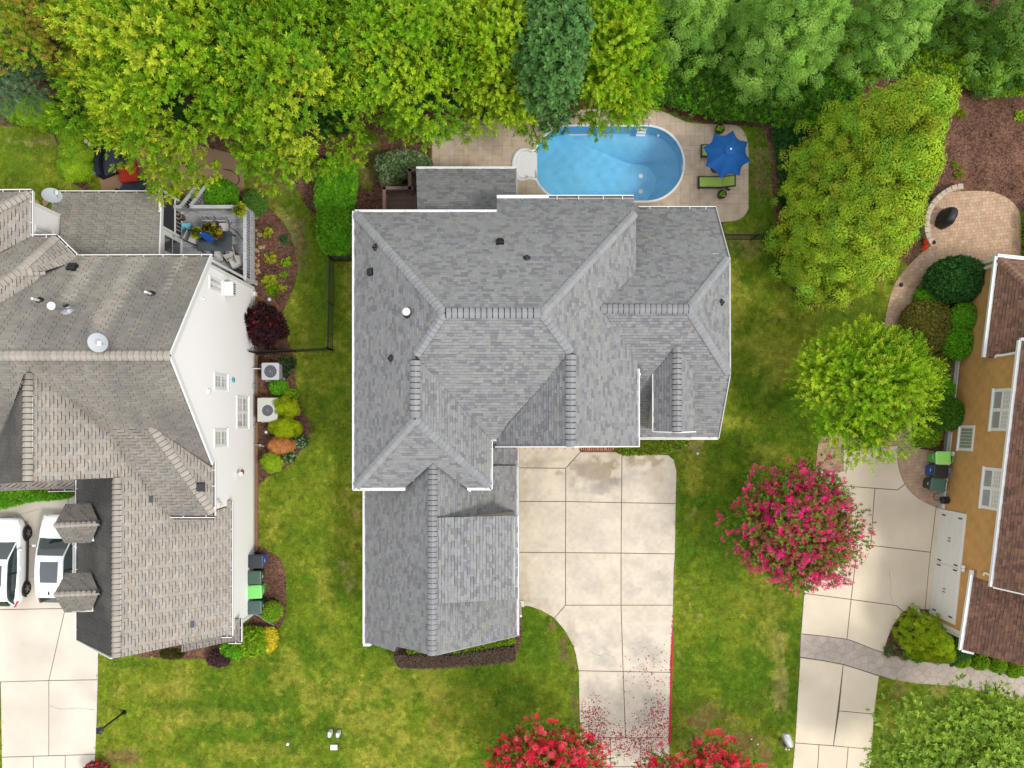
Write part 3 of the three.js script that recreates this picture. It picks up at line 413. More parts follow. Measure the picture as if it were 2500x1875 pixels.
{
  const out = ccw(plan(DECK_OUT)), hole = ccw(plan(HOLE)).reverse(), holeWide = inset(plan(HOLE), -0.05).slice().reverse();
  mesh('joint_bed', prism(plan(DECK_OUT), -0.05, 0.024, { holes: [plan(HOLE)] }), mat([0.3, 0.225, 0.155], 0.95), poolDeck);
  // keyhole outline so that pieces can be clipped to the ring
  let bi = 0, bj = 0, bd = 1e9; out.forEach((p, i) => holeWide.forEach((q, j) => { const d = Math.hypot(p[0] - q[0], p[1] - q[1]); if (d < bd && p[1] < -14.8) { bd = d; bi = i; bj = j; } }));
  const ring = [...out.slice(0, bi + 1), ...holeWide.slice(bj), ...holeWide.slice(0, bj + 1), ...out.slice(bi)], done = [];
  const U = 0.235, x0 = gx(1050), z0 = gz(262), nx = 70, nz = 26, used = new Uint8Array(nx * nz);
  for (let j = 0; j < nz; j++) for (let i = 0; i < nx; i++) {
    if (used[j * nx + i]) continue; const [w0, h0] = pick([[2, 1], [2, 2], [3, 2], [1, 2], [2, 2], [3, 1], [2, 3], [3, 3]]); let w = 1, h = 1;
    while (w < w0 && i + w < nx && !used[j * nx + i + w]) w++; h = Math.min(h0, nz - j);
    for (let b = 0; b < h; b++) for (let a = 0; a < w; a++) used[(j + b) * nx + i + a] = 1;
    const Q = clipRect(ring, x0 + i * U + 0.006, x0 + (i + w) * U - 0.006, z0 + j * U + 0.006, z0 + (j + h) * U - 0.006);
    if (Q.length > 2 && Math.abs(area2(Q)) > 0.004) done.push(Q);
  }
  pieces(poolDeck, done, 'stamped_stone', mat([1, 1, 1], 0.8, { vertexColors: true, map: TX.grain, bumpMap: TX.rough, bumpScale: 0.003 }), [[0.58, 0.46, 0.35], [0.6, 0.475, 0.36], [0.565, 0.445, 0.335], [0.61, 0.485, 0.375]], 0.0, 0.03, 300, 0.03);
}
{ // walkway of irregular stamped stones
  const g = new THREE.Group(); g.name = numbered('walkway'); scene.add(g); structure(g, 'grey stamped concrete walkway crossing the cream driveway');
  mesh('joint_bed', prism(plan(WALK), -0.05, 0.026), mat([0.16, 0.125, 0.1], 0.95), g);
  const W = ccw(plan(WALK)), seeds = []; for (let k = 0; k < 9000 && seeds.length < 260; k++) { const x = rr(gx(1945), gx(2560)), z = rr(gz(1545), gz(1740)); if (inPoly(x, z, W) && seeds.every((s) => Math.hypot(s[0] - x, s[1] - z) > 0.3)) seeds.push([x, z]); }
  const list = []; for (const s of seeds) { let P = [[s[0] - 0.7, s[1] - 0.7], [s[0] + 0.7, s[1] - 0.7], [s[0] + 0.7, s[1] + 0.7], [s[0] - 0.7, s[1] + 0.7]]; for (const q of seeds) { if (q === s) continue; const nx = q[0] - s[0], nz = q[1] - s[1], l = Math.hypot(nx, nz); if (l > 1.6) continue; P = clipHalf(P, nx / l, nz / l, (nx * (q[0] + s[0]) + nz * (q[1] + s[1])) / 2 / l - 0.005); } P = clipConvex(W, ccw(P)); if (P.length > 2 && Math.abs(area2(P)) > 0.004) list.push(P); }
  pieces(g, list, 'stamped_stone', M.stone, [[0.47, 0.4, 0.345], [0.48, 0.41, 0.355], [0.465, 0.395, 0.34], [0.49, 0.415, 0.355]], 0, 0.031, 300, 0.03);
}
{ // clay pavers of the tan house's patio and path
  const g = new THREE.Group(); g.name = numbered('paver_patio'); scene.add(g); structure(g, 'tan paver patio and curving garden path');
  mesh('joint_bed', prism(plan(PATIO), -0.05, 0.026), mat([0.22, 0.15, 0.1], 1), g);
  const P = ccw(plan(PATIO)), list = [], a = -0.105, ca = Math.cos(a), sa = Math.sin(a), PR = P.map(([x, z]) => [x * ca + z * sa, -x * sa + z * ca]);
  let x0 = 1e9, x1 = -1e9, z0 = 1e9, z1 = -1e9; for (const [x, z] of PR) { x0 = Math.min(x0, x); x1 = Math.max(x1, x); z0 = Math.min(z0, z); z1 = Math.max(z1, z); }
  for (let z = z0, k = 0; z < z1; z += 0.16, k++) for (let x = x0 - (k % 2) * 0.11; x < x1;) { const w = pick([0.16, 0.24, 0.16, 0.2]); const Q = clipRect(PR, x + 0.004, x + w - 0.004, z + 0.004, z + 0.156); if (Q.length > 2 && Math.abs(area2(Q)) > 0.002) list.push(Q.map(([X, Z]) => [X * ca - Z * sa, X * sa + Z * ca])); x += w; }
  pieces(g, list, 'paver', M.stone, [[0.5, 0.335, 0.22], [0.54, 0.37, 0.245], [0.46, 0.31, 0.21], [0.52, 0.36, 0.25], [0.48, 0.34, 0.24]], 0, 0.033);
}
reseed(33);
structure(mesh('patio', prism(plan(LEFT_PATIO), -0.03, 0.035), mat([0.33, 0.215, 0.135], 0.9, { map: TX.concrete })), 'brown concrete patio behind the white house');
const bedPolys = {};
for (const [n, P] of Object.entries(BEDS)) { const S = bedPolys[n] = plan(['woodland_bed', 'conifer_bed', 'entry_bed', 'porch_bed', 'side_bed'].includes(n) ? P : smooth(P, 3)); structure(mesh(n, prism(S, -0.02, n === 'woodland_bed' || n === 'conifer_bed' ? 0.018 : 0.02), M.mulch), 'brown bark mulch bed'); }
const blocked = [DRIVE, WDRIVE, WALK, EDRIVE, PATIO, DECK_OUT, LEFT_PATIO].map(plan).concat(Object.values(bedPolys)).concat([[[130, 620], [622, 620], [622, 1500], [560, 1560], [250, 1605], [130, 1605]], [[-60, 500], [400, 500], [400, 900], [-60, 900]], [[-60, 900], [250, 900], [250, 1200], [-60, 1200]], [[880, 530], [1262, 420], [1262, 500], [1790, 530], [1790, 1060], [1270, 1090], [1262, 1540], [900, 1550]], [[2340, 640], [2560, 640], [2560, 1600], [2280, 1500]]].map(plan)).map((P) => { let b = [1e9, -1e9, 1e9, -1e9]; for (const [x, z] of P) b = [Math.min(b[0], x), Math.max(b[1], x), Math.min(b[2], z), Math.max(b[3], z)]; return { P, b }; });
const isLawn = (x, z) => { for (const { P, b } of blocked) if (x > b[0] && x < b[1] && z > b[2] && z < b[3] && inPoly(x, z, P)) return false; return true; };
function scatter(name, geo, material, list, parent = scene) { // list of [Matrix4, [r, g, b]]
  const m = new THREE.InstancedMesh(geo, material, list.length); list.forEach(([x, c], i) => { m.setMatrixAt(i, x); m.setColorAt(i, col.setRGB(...c)); });
  m.name = parent === scene ? numbered(name) : name; m.castShadow = m.receiveShadow = true; m.userData.kind = 'stuff'; parent.add(m); return m;
}
const col = new THREE.Color(), EU = new THREE.Euler(), SC = V(), PO = V();
const trs = (x, y, z, rx, ry, rz, s, sy = s, sz = s) => new THREE.Matrix4().compose(PO.set(x, y, z), Q4.setFromEuler(EU.set(rx, ry, rz)), SC.set(s, sy, sz));
function bladeGeo(list) { // list of [base V3, tip V3, width, side V3]: thin two-triangle blades
  const pos = [], nor = []; for (const [b, t, w, s, bend = 0] of list) { const m = b.clone().lerp(t, 0.45).addScaledVector(UP, bend), n = V().crossVectors(s, t.clone().sub(b)).normalize(); if (n.y < 0) n.negate(); const L = m.clone().addScaledVector(s, w / 2), Rr = m.clone().addScaledVector(s, -w / 2); for (const p of [b, L, t, b, t, Rr]) { pos.push(p.x, p.y, p.z); nor.push(n.x, n.y, n.z); } }
  const g = new THREE.BufferGeometry(); g.setAttribute('position', new THREE.Float32BufferAttribute(pos, 3)); g.setAttribute('normal', new THREE.Float32BufferAttribute(nor, 3)); return g;
}
{
  reseed(51); const blades = []; for (let k = 0; k < 7; k++) { const a = rr(0, 2 * PI), l = rr(0.05, 0.11); blades.push([V(rr(-0.02, 0.02), 0, rr(-0.02, 0.02)), V(Math.cos(a) * l, rr(0.025, 0.05), Math.sin(a) * l), 0.016, V(-Math.sin(a), 0, Math.cos(a))]); }
  const g = bladeGeo(blades), list = [];
  for (let k = 0; k < 330000; k++) { const x = rr(-26.5, 26.5), z = rr(-21.5, 18); if (!isLawn(x, z)) continue; const c = lawnAt(x, z), f = rr(0.72, 1.36), w = R() < 0.1 ? 1.25 : 1; list.push([trs(x, 0, z, 0, rr(0, 6.28), 0, rr(0.7, 1.35)), [c[0] * f * w, c[1] * f, c[2] * f]]); }
  for (let k = 0; k < 60000; k++) { const x = rr(-26.5, 26.5), z = rr(-21.5, 18); if (fbm(x * 1.7, z * 1.7, 2, 97) < 0.5 || !isLawn(x, z)) continue; const c = lawnAt(x, z), f = rr(0.55, 1.5), w = R() < 0.25 ? 1.2 : 0.95; list.push([trs(x, 0, z, 0, rr(0, 6.28), 0, rr(1.3, 2.2), rr(1.2, 2.2), rr(1.3, 2.2)), [c[0] * f * w, c[1] * f, c[2] * f]]); }
  tag(scatter('grass', g, mat([1, 1, 1], 0.9), list), 'short blades of lawn grass', 'grass', null, 'stuff');
  const chip = new THREE.BoxGeometry(0.07, 0.012, 0.022), chips = []; const polys = Object.values(bedPolys);
  for (let k = 0; k < 90000 && chips.length < 34000; k++) { const x = rr(-26, 26), z = rr(-21, 14); if (!polys.some((P) => inPoly(x, z, P))) continue; const f = rr(0.5, 1.5), w = R() < 0.08 ? 1.7 : 1; chips.push([trs(x, 0.024 + rr(0, 0.012), z, rr(-0.3, 0.3), rr(0, 6.28), rr(-0.3, 0.3), rr(0.6, 1.5)), [0.15 * f * w, 0.085 * f * w, 0.06 * f * w]]); }
  tag(scatter('mulch_chips', chip, mat([1, 1, 1], 1), chips), 'loose bark chips on the planting beds', 'mulch', null, 'stuff');
}
// ---------------------------------------------------------------- swimming pool
{
  const pool = thing('swimming_pool', 'oval swimming pool with white coping and pale blue liner', 'pool');
  const O = plan(POOL), n = O.length, ringAt = (y, P = O) => P.map(([x, z]) => V(x, y, z));
  const linerFloor = mat([0.15, 0.53, 0.82], 0.6, { map: TX.grain }), linerWall = linerFloor;
  const inMouth = ([u, v]) => u < 1330 && v > 368 && v < 433, m0 = POOL.findIndex(inMouth), m1 = POOL.length - 1 - POOL.slice().reverse().findIndex(inMouth), open_ = [...POOL.slice(m1 + 1), ...POOL.slice(0, m0)];
  const offs = (d, P = open_) => P.map(([u, v]) => { const cu = clamp(u, 1392.5, 1576.5), dx = u - cu, dz = v - 399.5, l = Math.hypot(dx, dz); return [gx(u) + dx / l * d, gz(v) + dz / l * d]; });
  mesh('liner_wall', loft([ringAt(0.03, offs(0)), ringAt(-1.1, offs(0))], false), linerWall, pool);
  // hopper outline on the floor
  const K = smooth([[1396, 312], [1411, 327], [1480, 348], [1547, 367], [1585, 369], [1605, 380], [1617, 398], [1619, 412], [1612, 436], [1598, 458], [1578, 470], [1545, 473], [1490, 480], [1440, 489]], 3, false), depth = (u) => -1.1 - 0.95 * sstep(1400, 1575, u);
  const west = POOL.filter(([u]) => u < 1397).sort((a, b) => Math.atan2(a[1] - 399.5, a[0] - 1397) - Math.atan2(b[1] - 399.5, b[0] - 1397)), wOrd = POOL.map((p, i) => i).filter((i) => POOL[i][0] < 1400).map((i) => POOL[i]);
  const floorGeo = (P, y) => { const T = polyTris(P), pos = []; for (const f of T) for (const i of f) pos.push(gx(P[i][0]), y(P[i]), gz(P[i][1])); const g = new THREE.BufferGeometry(); g.setAttribute('position', new THREE.Float32BufferAttribute(pos, 3)); g.computeVertexNormals(); return g; };
  const light = [...K, ...wOrd], eOrd = POOL.filter(([u]) => u >= 1400), band = [...eOrd, ...K.slice().reverse()];
  const strips = []; for (let u = 1300; u < 1625; u += 9) { const Q = clipRect(ccw(light), u, u + 9, 0, 999); if (Q.length > 2 && Math.abs(area2(Q)) > 1) strips.push(floorGeo(Q, (p) => depth(p[0]))); } mesh('pool_floor', strips, linerFloor, pool);
  const along = (P, n) => { const c = [0]; for (let i = 1; i < P.length; i++) c.push(c[i - 1] + Math.hypot(P[i][0] - P[i - 1][0], P[i][1] - P[i - 1][1])); const o = []; for (let k = 0; k < n; k++) { const d = c[c.length - 1] * k / (n - 1); let i = 1; while (i < c.length - 1 && c[i] < d) i++; const t = (d - c[i - 1]) / (c[i] - c[i - 1]); o.push([lerp(P[i - 1][0], P[i][0], t), lerp(P[i - 1][1], P[i][1], t)]); } return o; };
  mesh('floor_slope', loft([along(eOrd, 48).map(([u, v]) => V(gx(u), -1.0, gz(v))), along(K, 48).map(([u, v]) => V(gx(u), depth(u), gz(v)))], false), linerFloor, pool);
  const W = HOLE, wide = inset(plan(W), -0.012);
  const water = mesh('water', sheetGeo(plan(W), -0.1), mat([1, 1, 1], 0.03, { physical: true, transmission: 1, thickness: 0, ior: 1.33, bumpMap: TX.grain, bumpScale: 0.012 }), pool);
  // coping ring
  mesh('coping', loft([ringAt(-0.02, offs(-0.02)), ringAt(0.05, offs(-0.02)), ringAt(0.056, offs(0.04)), ringAt(0.036, offs(0.085)), ringAt(0, offs(0.085))], false), M.white, pool);
  for (const [u, v] of [[1580, 399], [1580, 439]]) mesh('drain_cover', cyl(0.12, 0.1, 0.03, gx(u), depth(u), gz(v)), M.white, pool);
  mesh('skimmer', rbox(0.03, 0.16, 0.28, 0.01, gx(1667), -0.18, gz(406)), M.white, pool); mesh('inlet', new THREE.SphereGeometry(0.06, 12, 8).translate(gx(1611), -0.5, gz(322)), M.white, pool);
  settle(pool);
  const st = thing('pool_steps', 'white moulded corner steps leading down into the pool', 'steps');
  const rim = plan(STEPS), rimIn = plan(STEPS.map(([u, v]) => [lerp(u, 1306, 0.2) , lerp(v, 401, 0.17)])), rr3 = (P, y) => P.map(([x, z]) => V(x, y, z));
  mesh('rim', loft([rr3(rim, 0.0), rr3(rim, 0.065), rr3(rim.map((p, i) => [lerp(p[0], rimIn[i][0], 0.5), lerp(p[1], rimIn[i][1], 0.5)]), 0.075), rr3(rimIn, 0.04), rr3(rimIn, -1.3)], false), M.white, st);
  for (let i = 0; i < 4; i++) { const s = 0.2 + i * 0.2, P = STEPS.map(([u, v]) => [lerp(u, 1306, s), lerp(v, 401, 0.17 + i * 0.015)]); mesh('tread', prism(plan([...P, [1306, P[P.length - 1][1]], [1306, P[0][1]]]), -1.3, [-0.03, -0.16, -0.32, -0.5][i], { bevel: 0.02 }), M.white, st); }
  settle(st);
  const ld = thing('pool_ladder', 'stainless ladder with white treads at the pool edge', 'ladder');
  for (const u of [1558, 1580]) { mesh('rail', tube([V(gx(u - 1), 0.03, gz(288)), V(gx(u - 1), 0.55, gz(286)), V(gx(u), 0.72, gz(296)), V(gx(u), 0.55, gz(309)), V(gx(u), -0.2, gz(313)), V(gx(u), -0.9, gz(313))], 0.021, 8), M.steel, ld); mesh('anchor', cyl(0.05, 0.045, 0.04, gx(u - 1), 0.03, gz(288)), M.black, ld); }
  for (let i = 0; i < 3; i++) mesh('tread', rbox(0.44, 0.03, 0.1, 0.01, gx(1569), -0.16 - 0.24 * i, gz(313 + i * 3)), M.white, ld);
  settle(ld);
}

// ---------------------------------------------------------------- the grey-roofed house in the middle
reseed(101);
const GREYROOF = { exposure: 0.135, tab: 0.27, thick: 0.02, ventMat: mat([0.42, 0.42, 0.44], 0.6), color: (p, r, cap) => { if (cap) { const k = rr(0.93, 1.05); return [0.315 * k, 0.32 * k, 0.332 * k]; } const k = rr(0.94, 1.06); return r < 0.22 ? [0.225 * k, 0.22 * k, 0.234 * k] : r < 0.5 ? [0.268 * k, 0.27 * k, 0.28 * k] : r < 0.88 ? [0.295 * k, 0.301 * k, 0.303 * k] : [0.312 * k, 0.305 * k, 0.288 * k]; } };
const house = thing('house', 'large house with grey shingled hip roofs and white gutters', 'house');
{
  const r = new Roof(house, GREYROOF), E = 5.6, RG = 9.2;
  const north = r.face('north', [[865, 518, E], [1200, 518, E], [1200, 764, RG]], [[865, 518], [1213, 518], [1213, 481], [1547, 481], [1552, 520], [1325, 764], [1083, 764]]);
  const west = r.face('west', [[866, 521, E], [866, 1000, E], [1083, 764, RG]], [[866, 519], [1083, 764], [1015, 868], [1013, 1024], [866, 1192]]);
  const south = r.face('south', [[1200, 764, RG], [1300, 764, RG], [1205, 1072, E + 0.05]], [[1083, 764], [1325, 764], [1395, 862], [1240, 1032], [1216, 1070], [1199, 1072], [1015, 868]]);
  const wingE = r.face('wingE', [[1013, 900, 8.1], [1013, 1000, 8.1], [1198, 1100, E]], [[1015, 866], [1199, 1074], [1197, 1188], [1013, 1024]]);
  const hipS = r.face('hipS', [[1013, 1025, 8.1], [866, 1191, E], [1197, 1191, E]], [[1013, 1024], [1197, 1190], [1138, 1190], [1056, 1130], [988, 1190], [866, 1191]]);
  const east = r.face('east', [[1555, 560, E], [1557, 1000, E], [1324, 766, RG]], [[1325, 764], [1552, 520], [1553, 700], [1556, 900], [1557, 1090], [1393, 1090], [1395, 862]]);
  const wingW = r.face('wingW', [[1393, 900, 8.2], [1393, 1050, 8.2], [1216, 1089, 5.68]], [[1395, 862], [1393, 1090], [1212, 1090], [1214, 1070], [1240, 1030]]);
  // garage
  const gW = r.face('garageW', [[891, 1250, 3], [891, 1560, 3], [1056, 1400, 6.4]], [[1056, 1131], [988, 1192], [892, 1197], [892, 1571], [903, 1571], [964, 1591], [968, 1579], [1010, 1587], [1054, 1601]]);
  const gE = r.face('garageE', [[1261, 1200, 3], [1261, 1540, 3], [1056, 1400, 6.4]], [[1056, 1131], [1054, 1601], [1261, 1551], [1261, 1137], [1203, 1137], [1203, 1188], [1140, 1190]]);
  r.face('link', [[1262, 1094, 2.75], [1262, 1135, 2.75], [1203, 1110, 3.7]], [[1201, 1094], [1262, 1094], [1262, 1136], [1201, 1137]]);
  const dor = r.face('dormer', [[1064, 1300, 6.32], [1064, 1420, 6.32], [1262, 1360, 5.4]], [[1063, 1264], [1262, 1258], [1262, 1462], [1063, 1474]]);
  // east wing
  const rN = r.face('rightN', [[1560, 509, 3], [1740, 509, 3], [1600, 754, 7.1]], [[1470, 752], [1548, 640], [1548, 509], [1746, 509], [1779, 630], [1681, 754]]);
  const rE = r.face('rightE', [[1780, 640, 5.15], [1781, 900, 5.15], [1681, 754, 7.1]], [[1681, 754], [1779, 630], [1781, 913]]);
  const rS = r.face('rightS', [[1570, 1067, 3], [1740, 1067, 3], [1600, 754, 7.1]], [[1470, 754], [1681, 754], [1781, 913], [1753, 1067], [1556, 1067], [1553, 880]]);
  const dW = r.face('dormerW', [[1653, 900, 6.02], [1653, 1050, 6.02], [1596, 1000, 5.2]], [[1653, 845], [1653, 1054], [1596, 1052], [1596, 912]]);
  const dE = r.face('dormerE', [[1653, 900, 6.02], [1653, 1050, 6.02], [1695, 1000, 5.2]], [[1653, 845], [1695, 908], [1695, 1052], [1653, 1054]]);
  const sun_ = r.face('sunroom', [[1020, 413, 2.9], [1255, 413, 2.9], [1100, 520, 4.0]], [[1016, 413], [1260, 413], [1262, 540], [1020, 540]]);
  // ridges and hips
  const v = { vent: [0.7, 0.9] };
  r.hipLine('north', 'south', [1090, 764], [1318, 764], v); r.hipLine('west', 'wingE', [1014, 880], [1013, 1018], { vent: [0.4, 1.2] }); r.hipLine('east', 'wingW', [1394, 866], [1393, 1089], { vent: [1, 1.2] });
  r.hipLine('north', 'west', [868, 521], [1083, 764]); r.hipLine('west', 'south', [1016, 866], [1083, 766]); r.hipLine('north', 'east', [1550, 521], [1325, 765]); r.hipLine('south', 'east', [1394, 860], [1325, 767]);
  r.hipLine('west', 'hipS', [869, 1188], [1012, 1026]); r.hipLine('wingE', 'hipS', [1194, 1186], [1014, 1026]);
  r.hipLine('garageW', 'garageE', [1054.5, 1600], [1056, 1132], { vent: [2.2, 1.2] });
  r.hipLine('rightN', 'rightS', [1680, 754], [1468, 753], { vent: [1.2, 0.6] }); r.hipLine('rightN', 'rightE', [1778, 632], [1681, 754]); r.hipLine('rightS', 'rightE', [1779, 910], [1681, 755]); r.hipLine('dormerW', 'dormerE', [1653, 1053], [1653, 848], { vent: [1.1, 1.5] });
  r.finish();
  // gutters
  const p = (u, v, h) => at(u, v, h);
  gutter(house, p(866, 520, E), p(1213, 520, E), V(0, 0, -1)); gutter(house, p(1213, 484, 5.1), p(1340, 484, 5.1), V(0, 0, -1)); gutter(house, p(1340, 484, 5.1), p(1547, 484, 5.1), V(0, 0, -1), { open: true });
  gutter(house, p(868, 515, E), p(868, 1196, E), V(-1, 0, 0)); gutter(house, p(862, 1190, E), p(989, 1190, E), V(0, 0, 1)); gutter(house, p(1140, 1189, E), p(1199, 1189, E), V(0, 0, 1)); gutter(house, p(1195, 1072, E), p(1195, 1194, E), V(1, 0, 0));
  gutter(house, p(1198, 1068, E), p(1215, 1068, E), V(0, 0, 1)); gutter(house, p(1554, 900, E), p(1554, 1091, E), V(1, 0, 0));
  gutter(house, p(893, 1198, 3), p(893, 1571, 3), V(-1, 0, 0)); gutter(house, p(1260, 1093, 2.75), p(1260, 1138, 2.75), V(1, 0, 0)); gutter(house, p(1260, 1139, 3), p(1260, 1551, 3), V(1, 0, 0)); gutter(house, p(1261, 1258, 5.4), p(1261, 1462, 5.4), V(1, 0, 0), { w: 0.09 });
  gutter(house, p(1560, 511, 3), p(1747, 511, 3), V(0, 0, -1), { open: true }); gutter(house, p(1561, 1066, 3), p(1753, 1066, 3), V(0, 0, 1)); gutter(house, p(1016, 414, 2.9), p(1261, 414, 2.9), V(0, 0, -1));
  mesh('rake_board', [beam(p(1212, 1091, 5.62), p(1393, 1090.5, 8.15), 0.05, 0.2), beam(p(1393, 1090.5, 8.15), p(1557, 1090, 5.55), 0.05, 0.2)], M.white, house);
  mesh('rake_board', [beam(p(889, 1573, 2.9), p(905, 1573, 3.05), 0.14, 0.16)], M.white, house); mesh('rake_board', beam(p(1055, 1600, 6.3), p(1262, 1551, 2.9), 0.04, 0.18), mat([0.3, 0.3, 0.31], 0.7), house);
  mesh('rake_board', [beam(p(1747, 508, 2.95), p(1780, 629, 5.1), 0.04, 0.18), beam(p(1754, 1068, 2.95), p(1782, 914, 5.1), 0.04, 0.18), beam(p(1781, 629, 5.1), p(1782, 914, 5.1), 0.05, 0.14), beam(p(1261, 413, 2.85), p(1263, 540, 3.95), 0.05, 0.16)], mat([0.5, 0.5, 0.51], 0.6), house);
  mesh('rake_board', [beam(p(1596, 1054, 5.14), p(1653, 1056, 5.98), 0.05, 0.14), beam(p(1653, 1056, 5.98), p(1696, 1054, 5.14), 0.05, 0.14), beam(p(1594, 912, 5.15), p(1594, 1053, 5.15), 0.06, 0.1)], M.white, house);
  // walls
  const wallM = mat([0.5, 0.47, 0.42], 0.85, { map: TX.grain }), X = (a, b, c, d) => [[a, c], [b, c], [b, d], [a, d]];
  mesh('wall', [prism(X(-6.35, 4.95, -8.5, 0.6), 0, 5.55), prism(X(-6.34, -1.15, 0.59, 2.5), 0, 5.54), prism(X(-0.4, 4.94, 0.59, 0.85), 0, 5.6), prism(X(-6.33, 0, 2.49, 9.25), 0, 2.9), prism(X(4.94, 8.85, -9.3, 0.4), 0, 2.95), prism(X(-4.2, 0.2, -11.3, -8.49), 0, 2.7), prism(X(-1.14, 0, 0.86, 2.5), 0, 2.6)], wallM, house);
  const gable = (a, b, c, ax, d) => { const pos = []; for (const q of [-d, d]) for (const w of [a, b, c]) { const e = w.clone(); e[ax] += q; pos.push(e); } const g = new THREE.BufferGeometry(), t = []; for (const [i, j, k] of [[0, 1, 2], [3, 5, 4], [0, 3, 1], [1, 3, 4], [1, 4, 2], [2, 4, 5], [2, 5, 0], [0, 5, 3]]) for (const e of [i, j, k]) t.push(pos[e].x, pos[e].y, pos[e].z); g.setAttribute('position', new THREE.Float32BufferAttribute(t, 3)); g.computeVertexNormals(); return g; };
  mesh('gable_wall', [gable(V(-6.2, 2.9, 9.2), V(0, 2.9, 9.2), V(-3.25, 6.2, 9.2), 'z', 0.1), gable(V(-0.4, 5.5, 0.85), V(5, 5.5, 0.85), V(2.28, 8, 0.85), 'z', 0.08), gable(V(6.1, 4.2, 0.1), V(7.7, 4.2, 0.1), V(6.86, 5.9, 0.1), 'z', 0.08), prism(X(8.6, 8.84, -7.2, -2.2), 2.9, 5.0), prism(X(8.6, 8.83, -9.0, 0.1), 2.9, 3.2)], wallM, house);
  mesh('dormer_wall', [prism(X(-3, 0.12, 4.02, 7.4), 3.2, 5.45), prism(X(6.05, 7.7, -2.5, 0.3), 3.1, 5.2)], wallM, house);
  // roof fittings
  const onFace = (key, u, v) => hit(u, v, r.faces[key].pl), turned = (g, q, n) => g.applyQuaternion(new THREE.Quaternion().setFromUnitVectors(UP, n)).translate(q.x, q.y, q.z);
  for (const [k, u, v, w] of [['north', 1221, 592, 'n'], ['west', 906, 664, 'w']]) { const q = onFace(k, u, v), n = r.faces[k].n; const g = [box(0.32, 0.025, 0.32, 0, 0.02, 0), rbox(0.26, 0.12, 0.26, 0.03, 0, 0.08, 0)]; mesh('box_vent', g.map((e) => turned(e, q, n)), M.black, house); }
  for (const [k, u, v, h] of [['north', 1286, 630, 0.14], ['west', 917, 604, 0.2], ['west', 955, 875, 0.12], ['rightE', 1761, 738, 0.14]]) { const q = onFace(k, u, v), n = r.faces[k].n; const fl = mesh('vent_pipe', [turned(lathe([[0.16, 0.012], [0.14, 0.03], [0.07, 0.09], [0.055, 0.13]], 0, 0, 0, 14), q, n), cyl(0.05, 0.05, h + 0.12, q.x, q.y, q.z, 12)], M.black, house); }
  { const q = onFace('west', 995, 764), n = r.faces.west.n; const g = part('flue', house); mesh('flashing', turned(lathe([[0.24, 0.012], [0.2, 0.03], [0.13, 0.12]], 0, 0, 0, 18), q, n), M.black, g); mesh('pipe', cyl(0.1, 0.1, 0.36, q.x, q.y, q.z, 16), M.greyMetal, g); mesh('cap', lathe([[0.001, 0.12], [0.1, 0.1], [0.16, 0.03], [0.15, 0]], q.x, q.y + 0.38, q.z, 18), M.white, g); }
  mesh('downspout', [beam(p(1147, 1196, 5.45), p(1147, 1199, 5.1), 0.09, 0.07, V(0, 0, 1)), box(0.1, 0.1, 0.12, p(1147, 1196, 5.45).x, 5.45, p(1147, 1196, 5.45).z)], M.white, house);
  mesh('downspout', [box(0.1, 0.24, 0.1, p(1560, 914, 5.4).x, 5.42, p(1560, 914, 5.4).z)], M.white, house); mesh('downspout', box(0.09, 2.7, 0.09, gx(1270), 1.38, gz(1472)), M.white, house); mesh('splash_block', box(0.22, 0.08, 0.3, gx(1274), 0.08, gz(1473)), M.concrete, house);
  // porch: brick step with balusters, orange soldier bricks above
  const st = part('brick_step', house); for (let i = 0; i < 21; i++) { const b = mesh('brick', rbox(0.07, 0.2, 0.26, 0.006, gx(1420 + i * 4), 0.1, gz(1096)), M.brick, st, { keepUV: true, tint: (() => { const k = rr(0.75, 1.2); return [k, k * rr(0.9, 1.1), k]; })() }); }
  for (let i = 0; i < 17; i++) { if (i === 16) continue; mesh('baluster', rbox(0.022, 0.02, 0.16, 0.005, gx(1424 + i * 4.6), 0.22, gz(1096)), mat([0.55, 0.4, 0.3], 0.7), house); }
  for (let i = 0; i < 13; i++) mesh('rafter_tail', rbox(0.045, 0.09, 0.34, 0.008, p(1262 + i * 19.6, 1090, 5.3).x, 5.28, p(1262, 1088, 5.3).z), mat([0.55, 0.24, 0.08], 0.8), house);
  settle(house);
}
